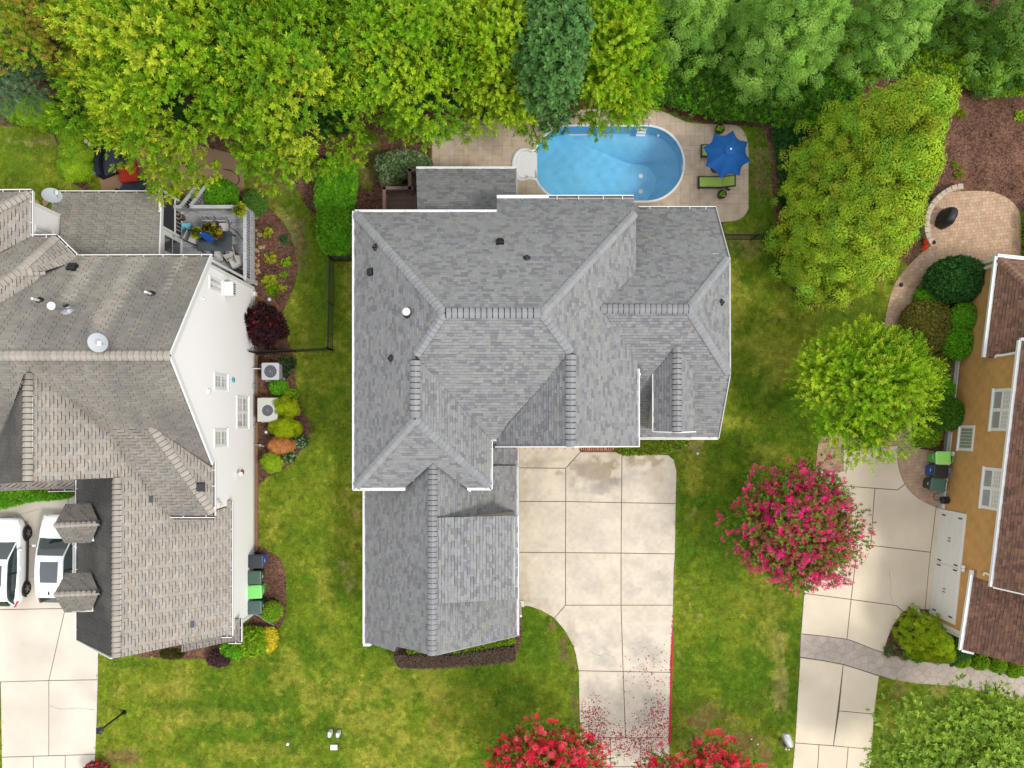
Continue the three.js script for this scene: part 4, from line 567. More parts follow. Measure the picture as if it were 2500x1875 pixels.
{ // brown deck at the back of the house
  const d = thing('wooden_deck', 'small brown deck with railing tucked beside the grey roof', 'deck'), y = 0.9;
  for (let i = 0; i < 11; i++) { const z = at(0, 466 + i * 4.9, y).z; mesh('deck_board', white3(box(at(1018, 0, y).x - at(943, 0, y).x, 0.03, 0.08, (at(1018, 0, y).x + at(943, 0, y).x) / 2, y, z), (() => { const k = rr(0.85, 1.15); return [k, k, k]; })()), M.brownDeck, d); }
  for (let i = 0; i < 9; i++) { const z = at(0, 420 + i * 4.9, y).z; mesh('deck_board', white3(box(at(1018, 0, y).x - at(1006, 0, y).x, 0.03, 0.08, (at(1018, 0, y).x + at(1006, 0, y).x) / 2, y + 0.001, z), [1, 1, 1]), M.brownDeck, d); }
  const t = 1.85, q = (u, v) => at(u, v, t), runs = [[q(1016, 415), q(1000, 415)], [q(1000.5, 415), q(1000.5, 460)], [q(1005, 459), q(937, 459)], [q(938, 459), q(938, 520)]];
  for (const [a, b] of runs) {
    const dir = b.clone().sub(a).normalize(); mesh('rail_cap', beam(a.clone().addScaledVector(dir, -0.06), b.clone().addScaledVector(dir, 0.06), 0.145, 0.04), M.brownRail, d); mesh('bottom_rail', beam(a.clone().setY(y + 0.1), b.clone().setY(y + 0.1), 0.05, 0.07), M.brownRail, d);
    const n = Math.floor(a.distanceTo(b) / 0.12); for (let i = 1; i < n; i++) { const p = a.clone().lerp(b, i / n); mesh('baluster', box(0.035, t - y - 0.08, 0.035, p.x, (t + y) / 2 + 0.03, p.z), M.brownRail, d); }
    for (const p of [a, b]) mesh('post', box(0.1, t - 0.03, 0.1, p.x, (t - 0.03) / 2, p.z), M.brownRail, d);
  }
  mesh('joist', [box(1.5, 0.16, 0.05, at(980, 0, y).x, y - 0.12, at(0, 466, y).z), box(1.5, 0.16, 0.05, at(980, 0, y).x, y - 0.12, at(0, 515, y).z)], M.brownRail, d); settle(d);
}
// ---------------------------------------------------------------- the white house to the west
reseed(202);
// weathered three-tab shingles: tan where washed clean, blackened by algae on the west slopes and in streaks
const algae = (p) => fbm(p.x * 0.7 + 30, p.z * 0.7, 4, 131);
const TANROOF = (tone) => ({ exposure: 0.135, tab: 0.31, thick: 0.032, edge: 0.032, regular: true, color: (p, r, cap) => { const k = rr(0.92, 1.07); let c = r < 0.08 ? [0.375, 0.355, 0.33] : r < 0.5 ? [0.43, 0.39, 0.34] : [0.4, 0.362, 0.316]; if (cap) c = [0.43, 0.39, 0.34]; c = mix3(c, [0.1, 0.095, 0.092], clamp(tone(p) + 0.5 * (algae(p) - 0.5))); return c.map((x) => x * k); } });
const whiteHouse = thing('house', 'white sided house with weathered tan and grey shingle roofs', 'house');
{
  const clean = () => 0.02, grime = () => 0.5, sooty = () => 0.95;
  const r = new Roof(whiteHouse, TANROOF(clean)), E = 6.2, RG = 10.2, P = (tone) => ({ color: TANROOF(tone).color });
  const streak = (p) => { let s = 0.42; for (const [c, w, top] of [[-15.4, 0.34, -3.2], [-17.25, 0.26, -4.6], [-13.6, 0.12, -5]]) s -= 0.42 * sstep(w * 1.5, w * 0.4, Math.abs(p.x - c + 0.06 * p.z + 0.36) + 0.3 * (algae(p) - 0.5)) * sstep(top + 0.3, top - 0.3, p.z); return s * 0.9; };
  r.face('north', [[200, 627, E], [500, 627, E], [300, 868, RG]], [[-60, 868], [417, 868], [516, 627], [186, 627], [163, 645], [114, 670], [81, 693], [16, 730], [-60, 772]], P(streak));
  r.face('south', [[0, 868, RG], [417, 868, RG], [518, 1128, 6.12]], [[-60, 868], [417, 868], [519, 1130], [518, 1146], [370, 1042], [250, 1044], [160, 968], [72, 903], [58, 914], [0, 1080], [-60, 1150]], P(grime));
  r.face('south2', [[280, 1042, 7.57], [370, 1042, 7.57], [450, 1258, 6.0]], [[245, 1040], [370, 1042], [520, 1254], [521, 1258], [412, 1258], [398, 1245], [333, 1146], [276, 1066]], P(grime));
  r.face('east2', [[370, 1042, 7.57], [521, 1150, 6.0], [521, 1250, 6.0]], [[370, 1042], [520, 1144], [521, 1254]], P(() => 0.18));
  r.face('east', [[66, 914, 9], [66, 1169, 9], [565, 1300, 3.8]], [[66, 900], [160, 966], [280, 1068], [335, 1146], [405, 1250], [425, 1268], [522, 1268], [540, 1222], [565, 1222], [565, 1551], [541, 1551], [434, 1575], [333, 1597], [284, 1606], [284, 1166], [66, 1176]], P(clean));
  r.face('west', [[60, 920, 9], [60, 1170, 9], [-60, 1100, 6.4]], [[64, 912], [64, 1177], [15, 1180], [-60, 1186], [-60, 1146], [0, 1078]], P(sooty));
  r.face('garageW', [[282, 1200, 6.95], [280, 1590, 6.95], [189, 1400, 3.2]], [[283, 1166], [280, 1606], [272, 1606], [240, 1588], [190, 1562], [190, 1172]], P(sooty));
  r.face('porchS', [[0, 1178, 3.4], [180, 1170, 3.0], [180, 1194, 2.9]], [[-60, 1178], [182, 1163], [182, 1194], [88, 1195], [0, 1199], [-60, 1202]], P(() => 0.4));
  r.face('porchE', [[585, 1520, 2.85], [585, 1560, 2.85], [540, 1560, 3.3]], [[585, 1511], [585, 1565], [558, 1567], [443, 1592], [443, 1570], [540, 1545], [545, 1511]], P(() => 0.3));
  // north-west wing with its chamfered corner
  r.face('nwN', [[0, 467, E], [60, 467, E], [0, 506, 6.95]], [[-60, 468], [71, 470], [0, 506], [-60, 537]], P(() => 0.3));
  r.face('nwE', [[74, 480, E], [74, 570, E], [0, 506, 6.95]], [[72, 470], [73, 579], [0, 616], [-60, 648], [-60, 537], [0, 506]], P(() => 0.12));
  r.face('midN', [[80, 580, E], [135, 580, E], [46, 661, 7.65]], [[73, 579], [136, 579], [46, 661], [0, 692], [-60, 733], [-60, 648], [0, 616]], P(() => 0.32));
  r.face('chamfer', [[138, 580, E], [186, 627, E], [49, 664, 7.65]], [[135, 579], [187, 628], [164, 645], [110, 662], [44, 666]], P(() => 0.1));
  r.face('midE', [[46, 664, 7.7], [0, 692, 8.2], [81, 693, 7.35]], [[44, 664], [110, 660], [81, 694], [16, 731], [-60, 773], [-60, 733], [0, 692]], P(clean));
  r.face('porch', [[150, 470, 3.0], [390, 470, 3.0], [300, 620, 4.3]], [[127, 471], [396, 471], [390, 650], [190, 650], [148, 600], [148, 526], [127, 522]], P(() => 0.24));
  // dormers over the garage doors
  for (const v of [1280, 1449]) { const k = 'd' + v; r.face(k + 'n', [[150, v + 2, 6], [235, v - 1, 6], [190, v - 51, 4.95]], [[132, v + 3], [242, v - 3], [222, v - 50], [160, v - 49]], P(() => 0.5)); r.face(k + 's', [[150, v + 2, 6], [235, v - 1, 6], [190, v + 44, 4.95]], [[132, v + 3], [158, v + 45], [222, v + 44], [242, v - 3]], P(() => 0.5)); r.hipLine(k + 'n', k + 's', [133, v + 3], [240, v - 2], { w: 0.12 }); }
  r.hipLine('north', 'south', [-60, 868], [415, 868], { vent: [0.1, 1.2] }); r.hipLine('east', 'west', [66, 1174], [66, 912], { vent: [1, 0.8] }); r.hipLine('east', 'garageW', [282, 1605], [283, 1168], { vent: [1, 0.6] }); r.hipLine('south2', 'east2', [519, 1252], [371, 1044]); r.hipLine('nwN', 'nwE', [70, 471], [-50, 532]); r.hipLine('midN', 'chamfer', [136, 580], [46, 661]); r.hipLine('midN', 'midE', [44, 663], [-50, 726]); r.hipLine('chamfer', 'midE', [108, 661], [47, 664]);
  r.finish();
  const p = (u, v, h) => at(u, v, h), op = { open: true, w: 0.11 };
  gutter(whiteHouse, p(186, 629, E), p(518, 628, E), V(0, 0, -1), op); gutter(whiteHouse, p(138, 580, E), p(187, 628, E), V(1, 0, -1), op); gutter(whiteHouse, p(74, 580, E), p(138, 579, E), V(0, 0, -1), op); gutter(whiteHouse, p(73, 466, E), p(73, 578, E), V(1, 0, 0), op); gutter(whiteHouse, p(-60, 470, E), p(76, 469, E), V(0, 0, -1), op);
  gutter(whiteHouse, p(140, 472, 3), p(396, 472, 3), V(0, 0, -1), op); gutter(whiteHouse, p(519, 1126, 6.02), p(519, 1259, 6.02), V(1, 0, 0), op); gutter(whiteHouse, p(417, 1257, 5.98), p(524, 1257, 5.98), V(0, 0, 1), op); gutter(whiteHouse, p(562, 1222, 3.8), p(562, 1552, 3.8), V(1, 0, 0), op); gutter(whiteHouse, p(541, 1550, 3.8), p(566, 1550, 3.8), V(0, 0, 1), op); gutter(whiteHouse, p(584, 1511, 2.85), p(584, 1567, 2.85), V(1, 0, 0), op); gutter(whiteHouse, p(558, 1565, 2.85), p(588, 1565, 2.85), V(0, 0, 1), op);
  gutter(whiteHouse, p(191, 1172, 3.2), p(191, 1563, 3.2), V(-1, 0, 0), op); gutter(whiteHouse, p(179, 1172, 2.9), p(179, 1196, 2.9), V(1, 0, 0), op); gutter(whiteHouse, p(118, 1194, 2.9), p(182, 1193, 2.9), V(0, 0, 1), op);
  mesh('cornice', beam(p(242, 1267, 5.05), p(240, 1459, 5.05), 0.1, 0.1), M.white, whiteHouse);
  mesh('rake_board', [beam(p(517, 625, 6.1), p(417.5, 868, 10.15), 0.07, 0.22), beam(p(417.5, 868, 10.15), p(520, 1130, 6.05), 0.07, 0.22), beam(p(397, 470, 2.95), p(391, 640, 4.4), 0.06, 0.2), beam(p(189, 1563, 3.15), p(273, 1607, 6.85), 0.05, 0.12)], M.white, whiteHouse);
  // gable wall to the east
  const x = -12.56, f = frame(V(x, 0, 0), V(0, 0, 1), V(1, 0, 0));
  const gab = [[-6.55, 0], [9.35, 0], [9.35, 3.6], [3.75, 3.7], [3.75, 5.9], [1.5, 5.95], [-2.45, 9.9], [-6.55, 6.05]];
  mesh('wall', wallSlab(f, gab), M.whiteWall, whiteHouse); siding(whiteHouse, f, [[-6.5, 0.35], [9.3, 0.35], [9.3, 3.6], [3.7, 3.65], [3.7, 5.85], [1.5, 5.9], [-2.45, 9.85], [-6.5, 6.0]], M.whiteWall);
  mesh('corner_board', [fbox(f, -6.56, -6.4, 0.2, 6.05, 0, 0.045), fbox(f, 9.2, 9.36, 0.2, 3.6, 0, 0.045)], M.trim, whiteHouse); mesh('foundation', fbox(f, -6.5, 9.3, 0, 0.35, -0.02, 0.03), mat([0.55, 0.55, 0.55], 0.9), whiteHouse);
  windowAt(whiteHouse, f, 509, 671, 540, 718, { leaves: 2, grid: [2, 3], trim: 0.07 }); windowAt(whiteHouse, f, 521, 909, 554, 954, { leaves: 1, double: true, grid: [2, 2], trim: 0.1, pane: mat([0.4, 0.42, 0.43], 0.1, { physical: true, clearcoat: 1 }) }); windowAt(whiteHouse, f, 576, 965, 605, 1046, { leaves: 2, double: true, grid: [2, 2], trim: 0.09, pane: mat([0.3, 0.32, 0.33], 0.1, { physical: true, clearcoat: 1 }) }); windowAt(whiteHouse, f, 521, 1047, 554, 1090, { leaves: 1, double: true, grid: [2, 2], trim: 0.1, pane: mat([0.36, 0.38, 0.39], 0.1, { physical: true, clearcoat: 1 }) });
  const wf = (u, v) => { const [s, y] = wallHit(f, u, v); return f.to(s, y); };
  { const q = wf(546, 706); const a = part('window_air_conditioner', whiteHouse); mesh('case', rbox(0.5, 0.36, 0.62, 0.03, q.x + 0.22, q.y, q.z), M.white, a); for (let i = 0; i < 5; i++) mesh('louvre', box(0.01, 0.24, 0.05, q.x + 0.475, q.y, q.z - 0.2 + i * 0.1), M.dark, a); }
  { const q = wf(566, 928), a = part('wall_thermometer', whiteHouse, 'teal round gauge on the siding'); mesh('dial', new THREE.CylinderGeometry(0.11, 0.11, 0.05, 20).rotateZ(PI / 2).translate(q.x + 0.09, q.y, q.z), mat([0.02, 0.45, 0.5], 0.4), a); mesh('bracket', beam(q, q.clone().add(V(0.08, 0, 0)), 0.02, 0.02), M.black, a); }
  for (const [u, v, w, h, m, n] of [[507, 955, 0.16, 0.16, 'white', 'vent_hood'], [494, 730, 0.1, 0.1, 'white', 'vent_hood'], [617, 942, 0.22, 0.3, 'greyMetal', 'meter_box'], [617, 1041, 0.1, 0.12, 'greyMetal', 'outlet_box'], [588, 1153, 0.22, 0.22, 'brick', 'dryer_vent'], [619, 843, 0.18, 0.3, 'white', 'utility_box'], [620, 718, 0.2, 0.35, 'white', 'utility_box']]) { const q = wf(u, v); mesh(n, rbox(0.12, h, w, 0.015, q.x + 0.06, q.y, q.z), M[m], whiteHouse); }
  { const q = wf(578, 1158); mesh('vent_elbow', [tube([q.clone().add(V(0.04, 0, -0.02)), q.clone().add(V(0.2, 0, -0.02)), q.clone().add(V(0.24, 0.12, -0.02))], 0.07, 10), cyl(0.1, 0.1, 0.1, q.x + 0.24, q.y + 0.1, q.z - 0.02)], M.white, whiteHouse); }
  mesh('downspout', [tube([p(524, 1232, 5.9), p(534, 1228, 5.7), p(540, 1228, 5.2), p(541, 1234, 4.8)], 0.045, 8)], M.white, whiteHouse); mesh('downspout', box(0.08, 5.9, 0.08, x + 0.1, 2.95, -6.7), M.white, whiteHouse);
  // rest of the body
  const X = (a, b, c, d) => [[a, c], [b, c], [b, d], [a, d]];
  mesh('wall', [prism(X(-26, -12.77, -6.5, 1.4), 0, 6), prism(X(-26, -20.17, -9.24, -6.49), 0, 6), prism(X(-17, -12.78, 1.41, 3.6), 0, 5.8), prism(X(-19.3, -12.79, 3.61, 9.3), 0, 3.3), prism(X(-26, -17.01, 1.42, 2.0), 0, 5.6)], M.whiteWall, whiteHouse);
  mesh('dormer_wall', [prism(X(-18.9, -16.9, 3.75, 5.1), 3.4, 5), prism(X(-18.9, -16.9, 6.85, 8.1), 3.4, 5)], M.whiteWall, whiteHouse);
  const f2 = frame(V(-20.17, 0, 0), V(0, 0, 1), V(1, 0, 0)); siding(whiteHouse, f2, [[-9.24, 0.3], [-6.5, 0.3], [-6.5, 6], [-9.24, 6]], M.whiteWall, 0.2); mesh('corner_board', fbox(f2, -9.26, -9.1, 0, 6.02, 0, 0.05), M.trim, whiteHouse); windowAt(whiteHouse, f2, 84, 546, 128, 592, { leaves: 2, grid: [2, 3], pane: mat([0.17, 0.16, 0.14], 0.08, { physical: true, clearcoat: 1 }) });
  // screened porch wall
  const f3 = frame(V(-15.72, 0, 0), V(0, 0, 1), V(1, 0, 0)), pw = part('screen_wall', whiteHouse), scr = mat([0.03, 0.03, 0.033], 0.7), rows = [[-10.35, -8.72], [-8.72, -7.42]];
  mesh('sill_beam', [fbox(f3, -10.45, -6.5, 1.0, 1.1, -0.05, 0.05), fbox(f3, -10.45, -6.5, 3.25, 3.45, -0.05, 0.05), fbox(f3, -10.45, -8.75, 1.78, 1.86, -0.04, 0.04)], M.trim, pw); for (const s of [-10.4, -8.75, -7.45, -6.75]) mesh('post', fbox(f3, s - 0.05, s + 0.05, 1.1, 3.25, -0.05, 0.06), M.trim, pw);
  mesh('screen', fbox(f3, -10.35, -8.8, 1.86, 3.25, -0.01, 0.0), scr, pw); mesh('screen', fbox(f3, -10.35, -8.8, 1.1, 1.78, -0.01, 0.0), scr, pw); for (let i = 0; i < 8; i++) mesh('picket', fbox(f3, -10.28 + i * 0.18, -10.25 + i * 0.18, 1.1, 1.78, 0.005, 0.04), M.railGrey, pw);
  const dr = part('screen_door', whiteHouse); mesh('door_frame', [fbox(f3, -8.68, -7.52, 1.1, 3.2, 0, 0.03)], M.trim, dr); mesh('pane', fbox(f3, -8.45, -7.75, 2.2, 3.0, 0.03, 0.04), M.glass, dr); mesh('pane', fbox(f3, -8.45, -7.75, 1.3, 2.1, 0.03, 0.04), M.glass, dr); mesh('handle', fbox(f3, -8.62, -8.58, 2.0, 2.2, 0.03, 0.08), M.steel, dr);
  mesh('porch_floor', prism(X(-20.1, -15.75, -10.4, -6.51), 0, 1.0), mat([0.3, 0.28, 0.26], 0.9), whiteHouse); mesh('ceiling_fan_blade', rbox(0.1, 0.02, 0.7, 0.01, -16.2, 2.6, -8.9, 0.2), mat([0.35, 0.3, 0.25], 0.6), whiteHouse);
  for (const [u, v] of [[140, 471], [140, 540]]) { const q = p(u, v, 3); mesh('post', box(0.12, 2.9, 0.12, q.x + 0.1, 1.45, q.z + 0.2), M.trim, whiteHouse); }
  // roof fittings
  const onF = (k, u, v) => hit(u, v, r.faces[k].pl), turned = (g, q, n) => g.applyQuaternion(new THREE.Quaternion().setFromUnitVectors(UP, n)).translate(q.x, q.y, q.z);
  for (const [k, u, v, s] of [['north', 177, 655, 0.36], ['east2', 488, 1189, 0.34]]) { const q = onF(k, u, v), n = r.faces[k].n; mesh('box_vent', [turned(rbox(s, 0.14, s, 0.03, 0, 0.08, 0), q, n), turned(box(s + 0.06, 0.02, s + 0.06, 0, 0.02, 0), q, n)], M.black, whiteHouse); }
  for (const [k, u, v] of [['north', 98, 734], ['north', 370, 718]]) { const q = onF(k, u, v), g = part('vent_pipe', whiteHouse); mesh('boot', turned(lathe([[0.17, 0.01], [0.14, 0.04], [0.07, 0.12]], 0, 0, 0, 14), q, r.faces[k].n), M.black, g); mesh('pipe', cyl(0.05, 0.05, 0.55, q.x, q.y, q.z, 12), M.white, g); }
  { const q = onF('north', 166, 757), g = part('flue', whiteHouse); mesh('flashing', turned(lathe([[0.3, 0.01], [0.22, 0.05], [0.12, 0.22]], 0, 0, 0, 18), q, r.faces.north.n), M.greyMetal, g); mesh('pipe', cyl(0.09, 0.09, 1.15, q.x, q.y, q.z, 14), M.steel, g); mesh('cap', lathe([[0.001, 0.1], [0.12, 0.08], [0.16, 0.0]], q.x, q.y + 1.15, q.z, 16), M.white, g); mesh('brace', beam(q.clone().add(V(0.1, 0.3, 0)), onF('north', 186, 749), 0.04, 0.04), M.greyMetal, g); }
  for (const [k, u, v] of [['east', 368, 1219], ['east', 469, 1524]]) { const q = onF(k, u, v); mesh('roof_patch', turned(rbox(0.28, 0.03, 0.16, 0.005, 0, 0.025, 0, PI / 2), q, r.faces[k].n), mat([0.09, 0.1, 0.12], 0.8), whiteHouse); }
  settle(whiteHouse);
  const dish = (u, v, foot, aim, size, label) => { const g = thing('satellite_dish', label, 'satellite dish', 'satellite dishes on the tan roof'), c = at(u, v, foot.y + 0.75), q = new THREE.Quaternion().setFromUnitVectors(UP, aim.clone().normalize()); const prof = [[0.001, 0], [size * 0.5, size * 0.06], [size * 0.8, size * 0.14], [size, size * 0.22], [size * 1.03, size * 0.22], [size * 1.0, size * 0.17], [0.001, -0.03]]; mesh('reflector', lathe(prof, 0, 0, 0, 32).scale(1, 1, 0.86).applyQuaternion(q).translate(c.x, c.y, c.z), mat([0.4, 0.43, 0.45], 0.6), g); const tip = c.clone().addScaledVector(aim.clone().normalize(), size * 0.85).add(V(size * 0.5, -0.05, 0)); mesh('mast', tube([foot, foot.clone().lerp(c, 0.7).setX(foot.x), c], 0.03, 8), M.greyMetal, g); mesh('feed_arm', tube([c.clone().add(V(size * 0.4, -0.15, 0.05)), tip], 0.02, 6), M.greyMetal, g); mesh('feed_horn', rbox(0.14, 0.12, 0.2, 0.03, tip.x, tip.y, tip.z), mat([0.6, 0.62, 0.64], 0.5), g); settle(g); };
  dish(127, 479, onF('porch', 142, 500), V(0.55, 1, -0.28), 0.4, 'grey satellite dish at the corner of the low porch roof'); dish(242, 836, onF('north', 258, 826), V(-0.15, 1, 0.2), 0.4, 'grey satellite dish near the ridge of the tan roof');
}
{ // grey deck
  const d = thing('grey_deck', 'grey timber deck with white-grey railings behind the white house', 'deck'), y = 1.0, x0 = at(444, 0, y).x, x1 = at(618, 0, y).x, z0 = at(0, 515, y).z, z1 = -6.62;
  for (let z = z0, i = 0; z < z1; z += 0.145, i++) { const k = rr(0.88, 1.12); mesh('deck_board', white3(rbox(x1 - x0, 0.03, 0.139, 0.005, (x0 + x1) / 2, y - 0.015, z + 0.07, 0, 1), [k, k, k]), M.greyDeck, d); }
  mesh('rim_joist', [box(x1 - x0, 0.22, 0.04, (x0 + x1) / 2, y - 0.15, z0), box(0.04, 0.22, z1 - z0, x1 - 0.02, y - 0.15, (z0 + z1) / 2)], M.railGrey, d); for (const [a, b] of [[x0 + 0.2, z0 + 0.1], [x1 - 0.15, z0 + 0.1], [x1 - 0.15, (z0 + z1) / 2], [x1 - 0.15, z1 - 0.2]]) mesh('post', box(0.12, y - 0.05, 0.12, a, (y - 0.05) / 2, b), M.railGrey, d);
  const rail = (a, b, ya, yb) => { const A = V(...a), B = V(...b), n = Math.round(A.distanceTo(B) / 0.13); mesh('rail_cap', beam(A.clone().setY(ya + 0.95), B.clone().setY(yb + 0.95), 0.16, 0.035), M.railGrey, d); mesh('bottom_rail', beam(A.clone().setY(ya + 0.12), B.clone().setY(yb + 0.12), 0.04, 0.08), M.railGrey, d); for (let i = 1; i < n; i++) { const t = i / n, p = A.clone().lerp(B, t), yy = lerp(ya, yb, t); mesh('baluster', box(0.035, 0.82, 0.035, p.x, yy + 0.52, p.z), M.railGrey, d); } for (const [p, yy] of [[A, ya], [B, yb]]) mesh('post', box(0.09, 0.95, 0.09, p.x, yy + 0.47, p.z), M.railGrey, d); };
  const sx = at(484, 0, y).x; rail([sx, 0, z0 + 0.05], [x1 - 0.1, 0, z0 + 0.05], y, y); rail([x1 - 0.08, 0, z0 + 0.1], [x1 - 0.08, 0, z1], y, y); rail([x0, 0, z0 + 0.05], [at(462, 0, y).x, 0, z0 + 0.05], y, y);
  for (let i = 0; i < 6; i++) { const yy = y - 0.16 * (i + 1), x = at(472, 0, y).x + i * 0.09, z = z0 - 0.14 - i * 0.23; mesh('step', rbox(0.95, 0.04, 0.26, 0.006, x + 0.1, yy, z, 0.15, 1), mat([0.35, 0.35, 0.365], 0.8, { map: TX.wood }), d); }
  rail([at(462, 0, y).x, 0, z0], [at(462, 0, y).x + 0.5, 0, z0 - 1.4], y, 0.02); rail([sx, 0, z0], [sx + 0.5, 0, z0 - 1.4], y, 0.02); settle(d);
}
// ---------------------------------------------------------------- the tan house to the east
reseed(303);
const RUSTROOF = { exposure: 0.14, tab: 0.23, thick: 0.02, color: (p, r, cap) => { const k = rr(0.86, 1.12); if (cap) return [0.28 * k, 0.165 * k, 0.12 * k]; return (r < 0.25 ? [0.185, 0.108, 0.085] : r < 0.6 ? [0.235, 0.13, 0.094] : [0.275, 0.152, 0.107]).map((x) => x * k); } };
const tanHouse = thing('house', 'tan sided house with rust brown shingle roof and white gutters', 'house');
{
  const r = new Roof(tanHouse, RUSTROOF), E = 5.6;
  r.face('lowW', [[2437, 628, 3.1], [2406, 868, 3.1], [2500, 688, 4.0]], [[2440, 631], [2580, 762], [2580, 866], [2409, 872]]);
  r.face('lowN', [[2441, 630, 3.1], [2500, 636, 3.1], [2500, 688, 4.0]], [[2440, 630], [2580, 645], [2580, 762]]);
  r.face('mainW', [[2494, 832, E], [2430, 1380, E], [2560, 1100, 6.9]], [[2495, 832], [2700, 832], [2700, 1492], [2424, 1432]]);
  r.face('garageW', [[2378, 1394, 3.5], [2350, 1585, 3.5], [2460, 1500, 4.7]], [[2379, 1392], [2351, 1586], [2500, 1626], [2640, 1664], [2640, 1470], [2428, 1425], [2420, 1392]]);
  r.hipLine('lowW', 'lowN', [2442, 632], [2575, 757], { w: 0.17 }); r.finish();
  const p = at, out = V(-0.995, 0, -0.1); gutter(tanHouse, p(2437, 626, 3.1), p(2407, 872, 3.1), out, { w: 0.14 }); gutter(tanHouse, p(2436, 628, 3.1), p(2580, 643, 3.1), V(0.1, 0, -1), { w: 0.14 }); gutter(tanHouse, p(2495, 831, E), p(2425, 1433, E), out, { w: 0.13 }); gutter(tanHouse, p(2492, 833, E), p(2700, 833, E), V(0.1, 0, -1), { w: 0.13 }); gutter(tanHouse, p(2379, 1393, 3.5), p(2350, 1588, 3.5), out, { w: 0.14 });
  mesh('rake_board', [beam(p(2348, 1588, 3.45), p(2378, 1595, 3.7), 0.1, 0.16), beam(p(2424, 1434, 5.5), p(2520, 1456, 6.2), 0.05, 0.16)], M.white, tanHouse);
  const f = frame(at(2334, 868, 0), at(2269, 1505, 0).sub(at(2334, 868, 0)), out);
  const O = [[-4.3, 0], [12.95, 0], [12.95, 3.4], [10.2, 3.4], [10.2, 5.5], [0.25, 5.5], [0.25, 3.0], [-4.3, 3.0]]; mesh('wall', wallSlab(f, O, 0.3), M.tan, tanHouse); siding(tanHouse, f, O.map(([s, y]) => [s, Math.max(0.3, y)]), M.tan, 0.13);
  const rear = V(1, 0, 0.1), far = frame(f.p.clone().addScaledVector(f.o, -6), f.a, f.o); mesh('wall', [wallSlab(frame(f.p.clone().addScaledVector(f.o, -0.31), f.a, f.o), [[0.25, 0], [10.2, 0], [10.2, 5.5], [0.25, 5.5]], 7), wallSlab(frame(f.p.clone().addScaledVector(f.o, -0.31), f.a, f.o), [[-4.3, 0], [0.24, 0], [0.24, 3], [-4.3, 3]], 6), wallSlab(frame(f.p.clone().addScaledVector(f.o, -0.31), f.a, f.o), [[10.21, 0], [12.95, 0], [12.95, 3.3], [10.21, 3.3]], 6)], M.tan, tanHouse);
  mesh('foundation', [fbox(f, -4.3, 7.5, 0, 0.3, 0, 0.16)], mat([0.5, 0.49, 0.48], 0.9, { map: TX.grain }), tanHouse); mesh('skirt_board', [fbox(f, -4.3, 7.5, 0.3, 0.42, 0, 0.06)], M.trim, tanHouse); mesh('corner_board', [fbox(f, 12.82, 12.97, 0, 3.3, 0, 0.06), fbox(f, -4.32, -4.16, 0, 3, 0, 0.06)], M.trim, tanHouse);
  const pale = mat([0.42, 0.46, 0.47], 0.08, { physical: true, clearcoat: 1 }), blue = mat([0.24, 0.29, 0.34], 0.08, { physical: true, clearcoat: 1 }), WO = { leaves: 2, double: true, grid: [4, 3], gridOnly: 1, trim: 0.1, pane: blue, paneTop: mat([0.62, 0.65, 0.66], 0.1, { physical: true, clearcoat: 1 }) };
  windowAt(tanHouse, f, 2428.5, 950, 2467, 1053, WO); windowAt(tanHouse, f, 2405.3, 1140, 2443, 1249, WO); windowAt(tanHouse, f, 2346, 1038.3, 2376, 1102, { leaves: 1, trim: 0.1, pane: mat([0.28, 0.36, 0.3], 0.1, { physical: true, clearcoat: 1 }), grid: [6, 0] });
  // garage door
  const g = part('garage_door', tanHouse), s0 = 7.66, s1 = 12.5, y1 = 2.2; mesh('door_frame', [fbox(f, s0 - 0.14, s0, 0.03, y1 + 0.14, 0, 0.07), fbox(f, s1, s1 + 0.14, 0.03, y1 + 0.14, 0, 0.07), fbox(f, s0, s1, y1, y1 + 0.14, 0, 0.07)], M.trim, g);
  for (let i = 0; i < 4; i++) for (let j = 0; j < 2; j++) mesh('panel', fbox(f, lerp(s0, s1, j / 2) + 0.008, lerp(s0, s1, (j + 1) / 2) - 0.008, 0.04 + i * 0.54 + 0.006, 0.04 + (i + 1) * 0.54 - 0.006, 0.01, 0.035 + (i % 2) * 0.002), mat([0.74, 0.73, 0.71], 0.5), g);
  for (const s of [s0 + 0.12, (s0 + s1) / 2 - 0.12, (s0 + s1) / 2 + 0.12, s1 - 0.12]) for (const y of [0.45, 1.9]) mesh('strap_hinge', fbox(f, s - 0.03, s + 0.03, y - 0.16, y + 0.16, 0.037, 0.05), M.black, g); for (const s of [lerp(s0, s1, 0.25), lerp(s0, s1, 0.75)]) for (const d of [-0.07, 0.07]) mesh('handle', fbox(f, s + d - 0.015, s + d + 0.015, 1.05, 1.25, 0.037, 0.07), M.black, g);
  mesh('wall_lamp', [(() => { const q = f.to(9.9, 2.75, 0.14); return new THREE.SphereGeometry(0.09, 12, 8).translate(q.x, q.y, q.z); })(), (() => { const q = f.to(10.05, 2.75, 0.14); return new THREE.SphereGeometry(0.09, 12, 8).translate(q.x, q.y, q.z); })()], M.white, tanHouse);
  mesh('downspout', [tube([p(2488, 860, 5.2), p(2440, 868, 4.2), p(2432, 868, 4.05), p(2430, 872, 3.9)], 0.055, 8)], M.white, tanHouse); mesh('downspout', [fbox(f, 13.0, 13.12, 0.1, 3.2, -0.05, 0.05)], M.white, tanHouse); mesh('downspout', tube([p(2424, 1410, 4.6), p(2408, 1399, 4.4), p(2402, 1402, 4.2), p(2404, 1408, 4.0)], 0.05, 8), M.white, tanHouse);
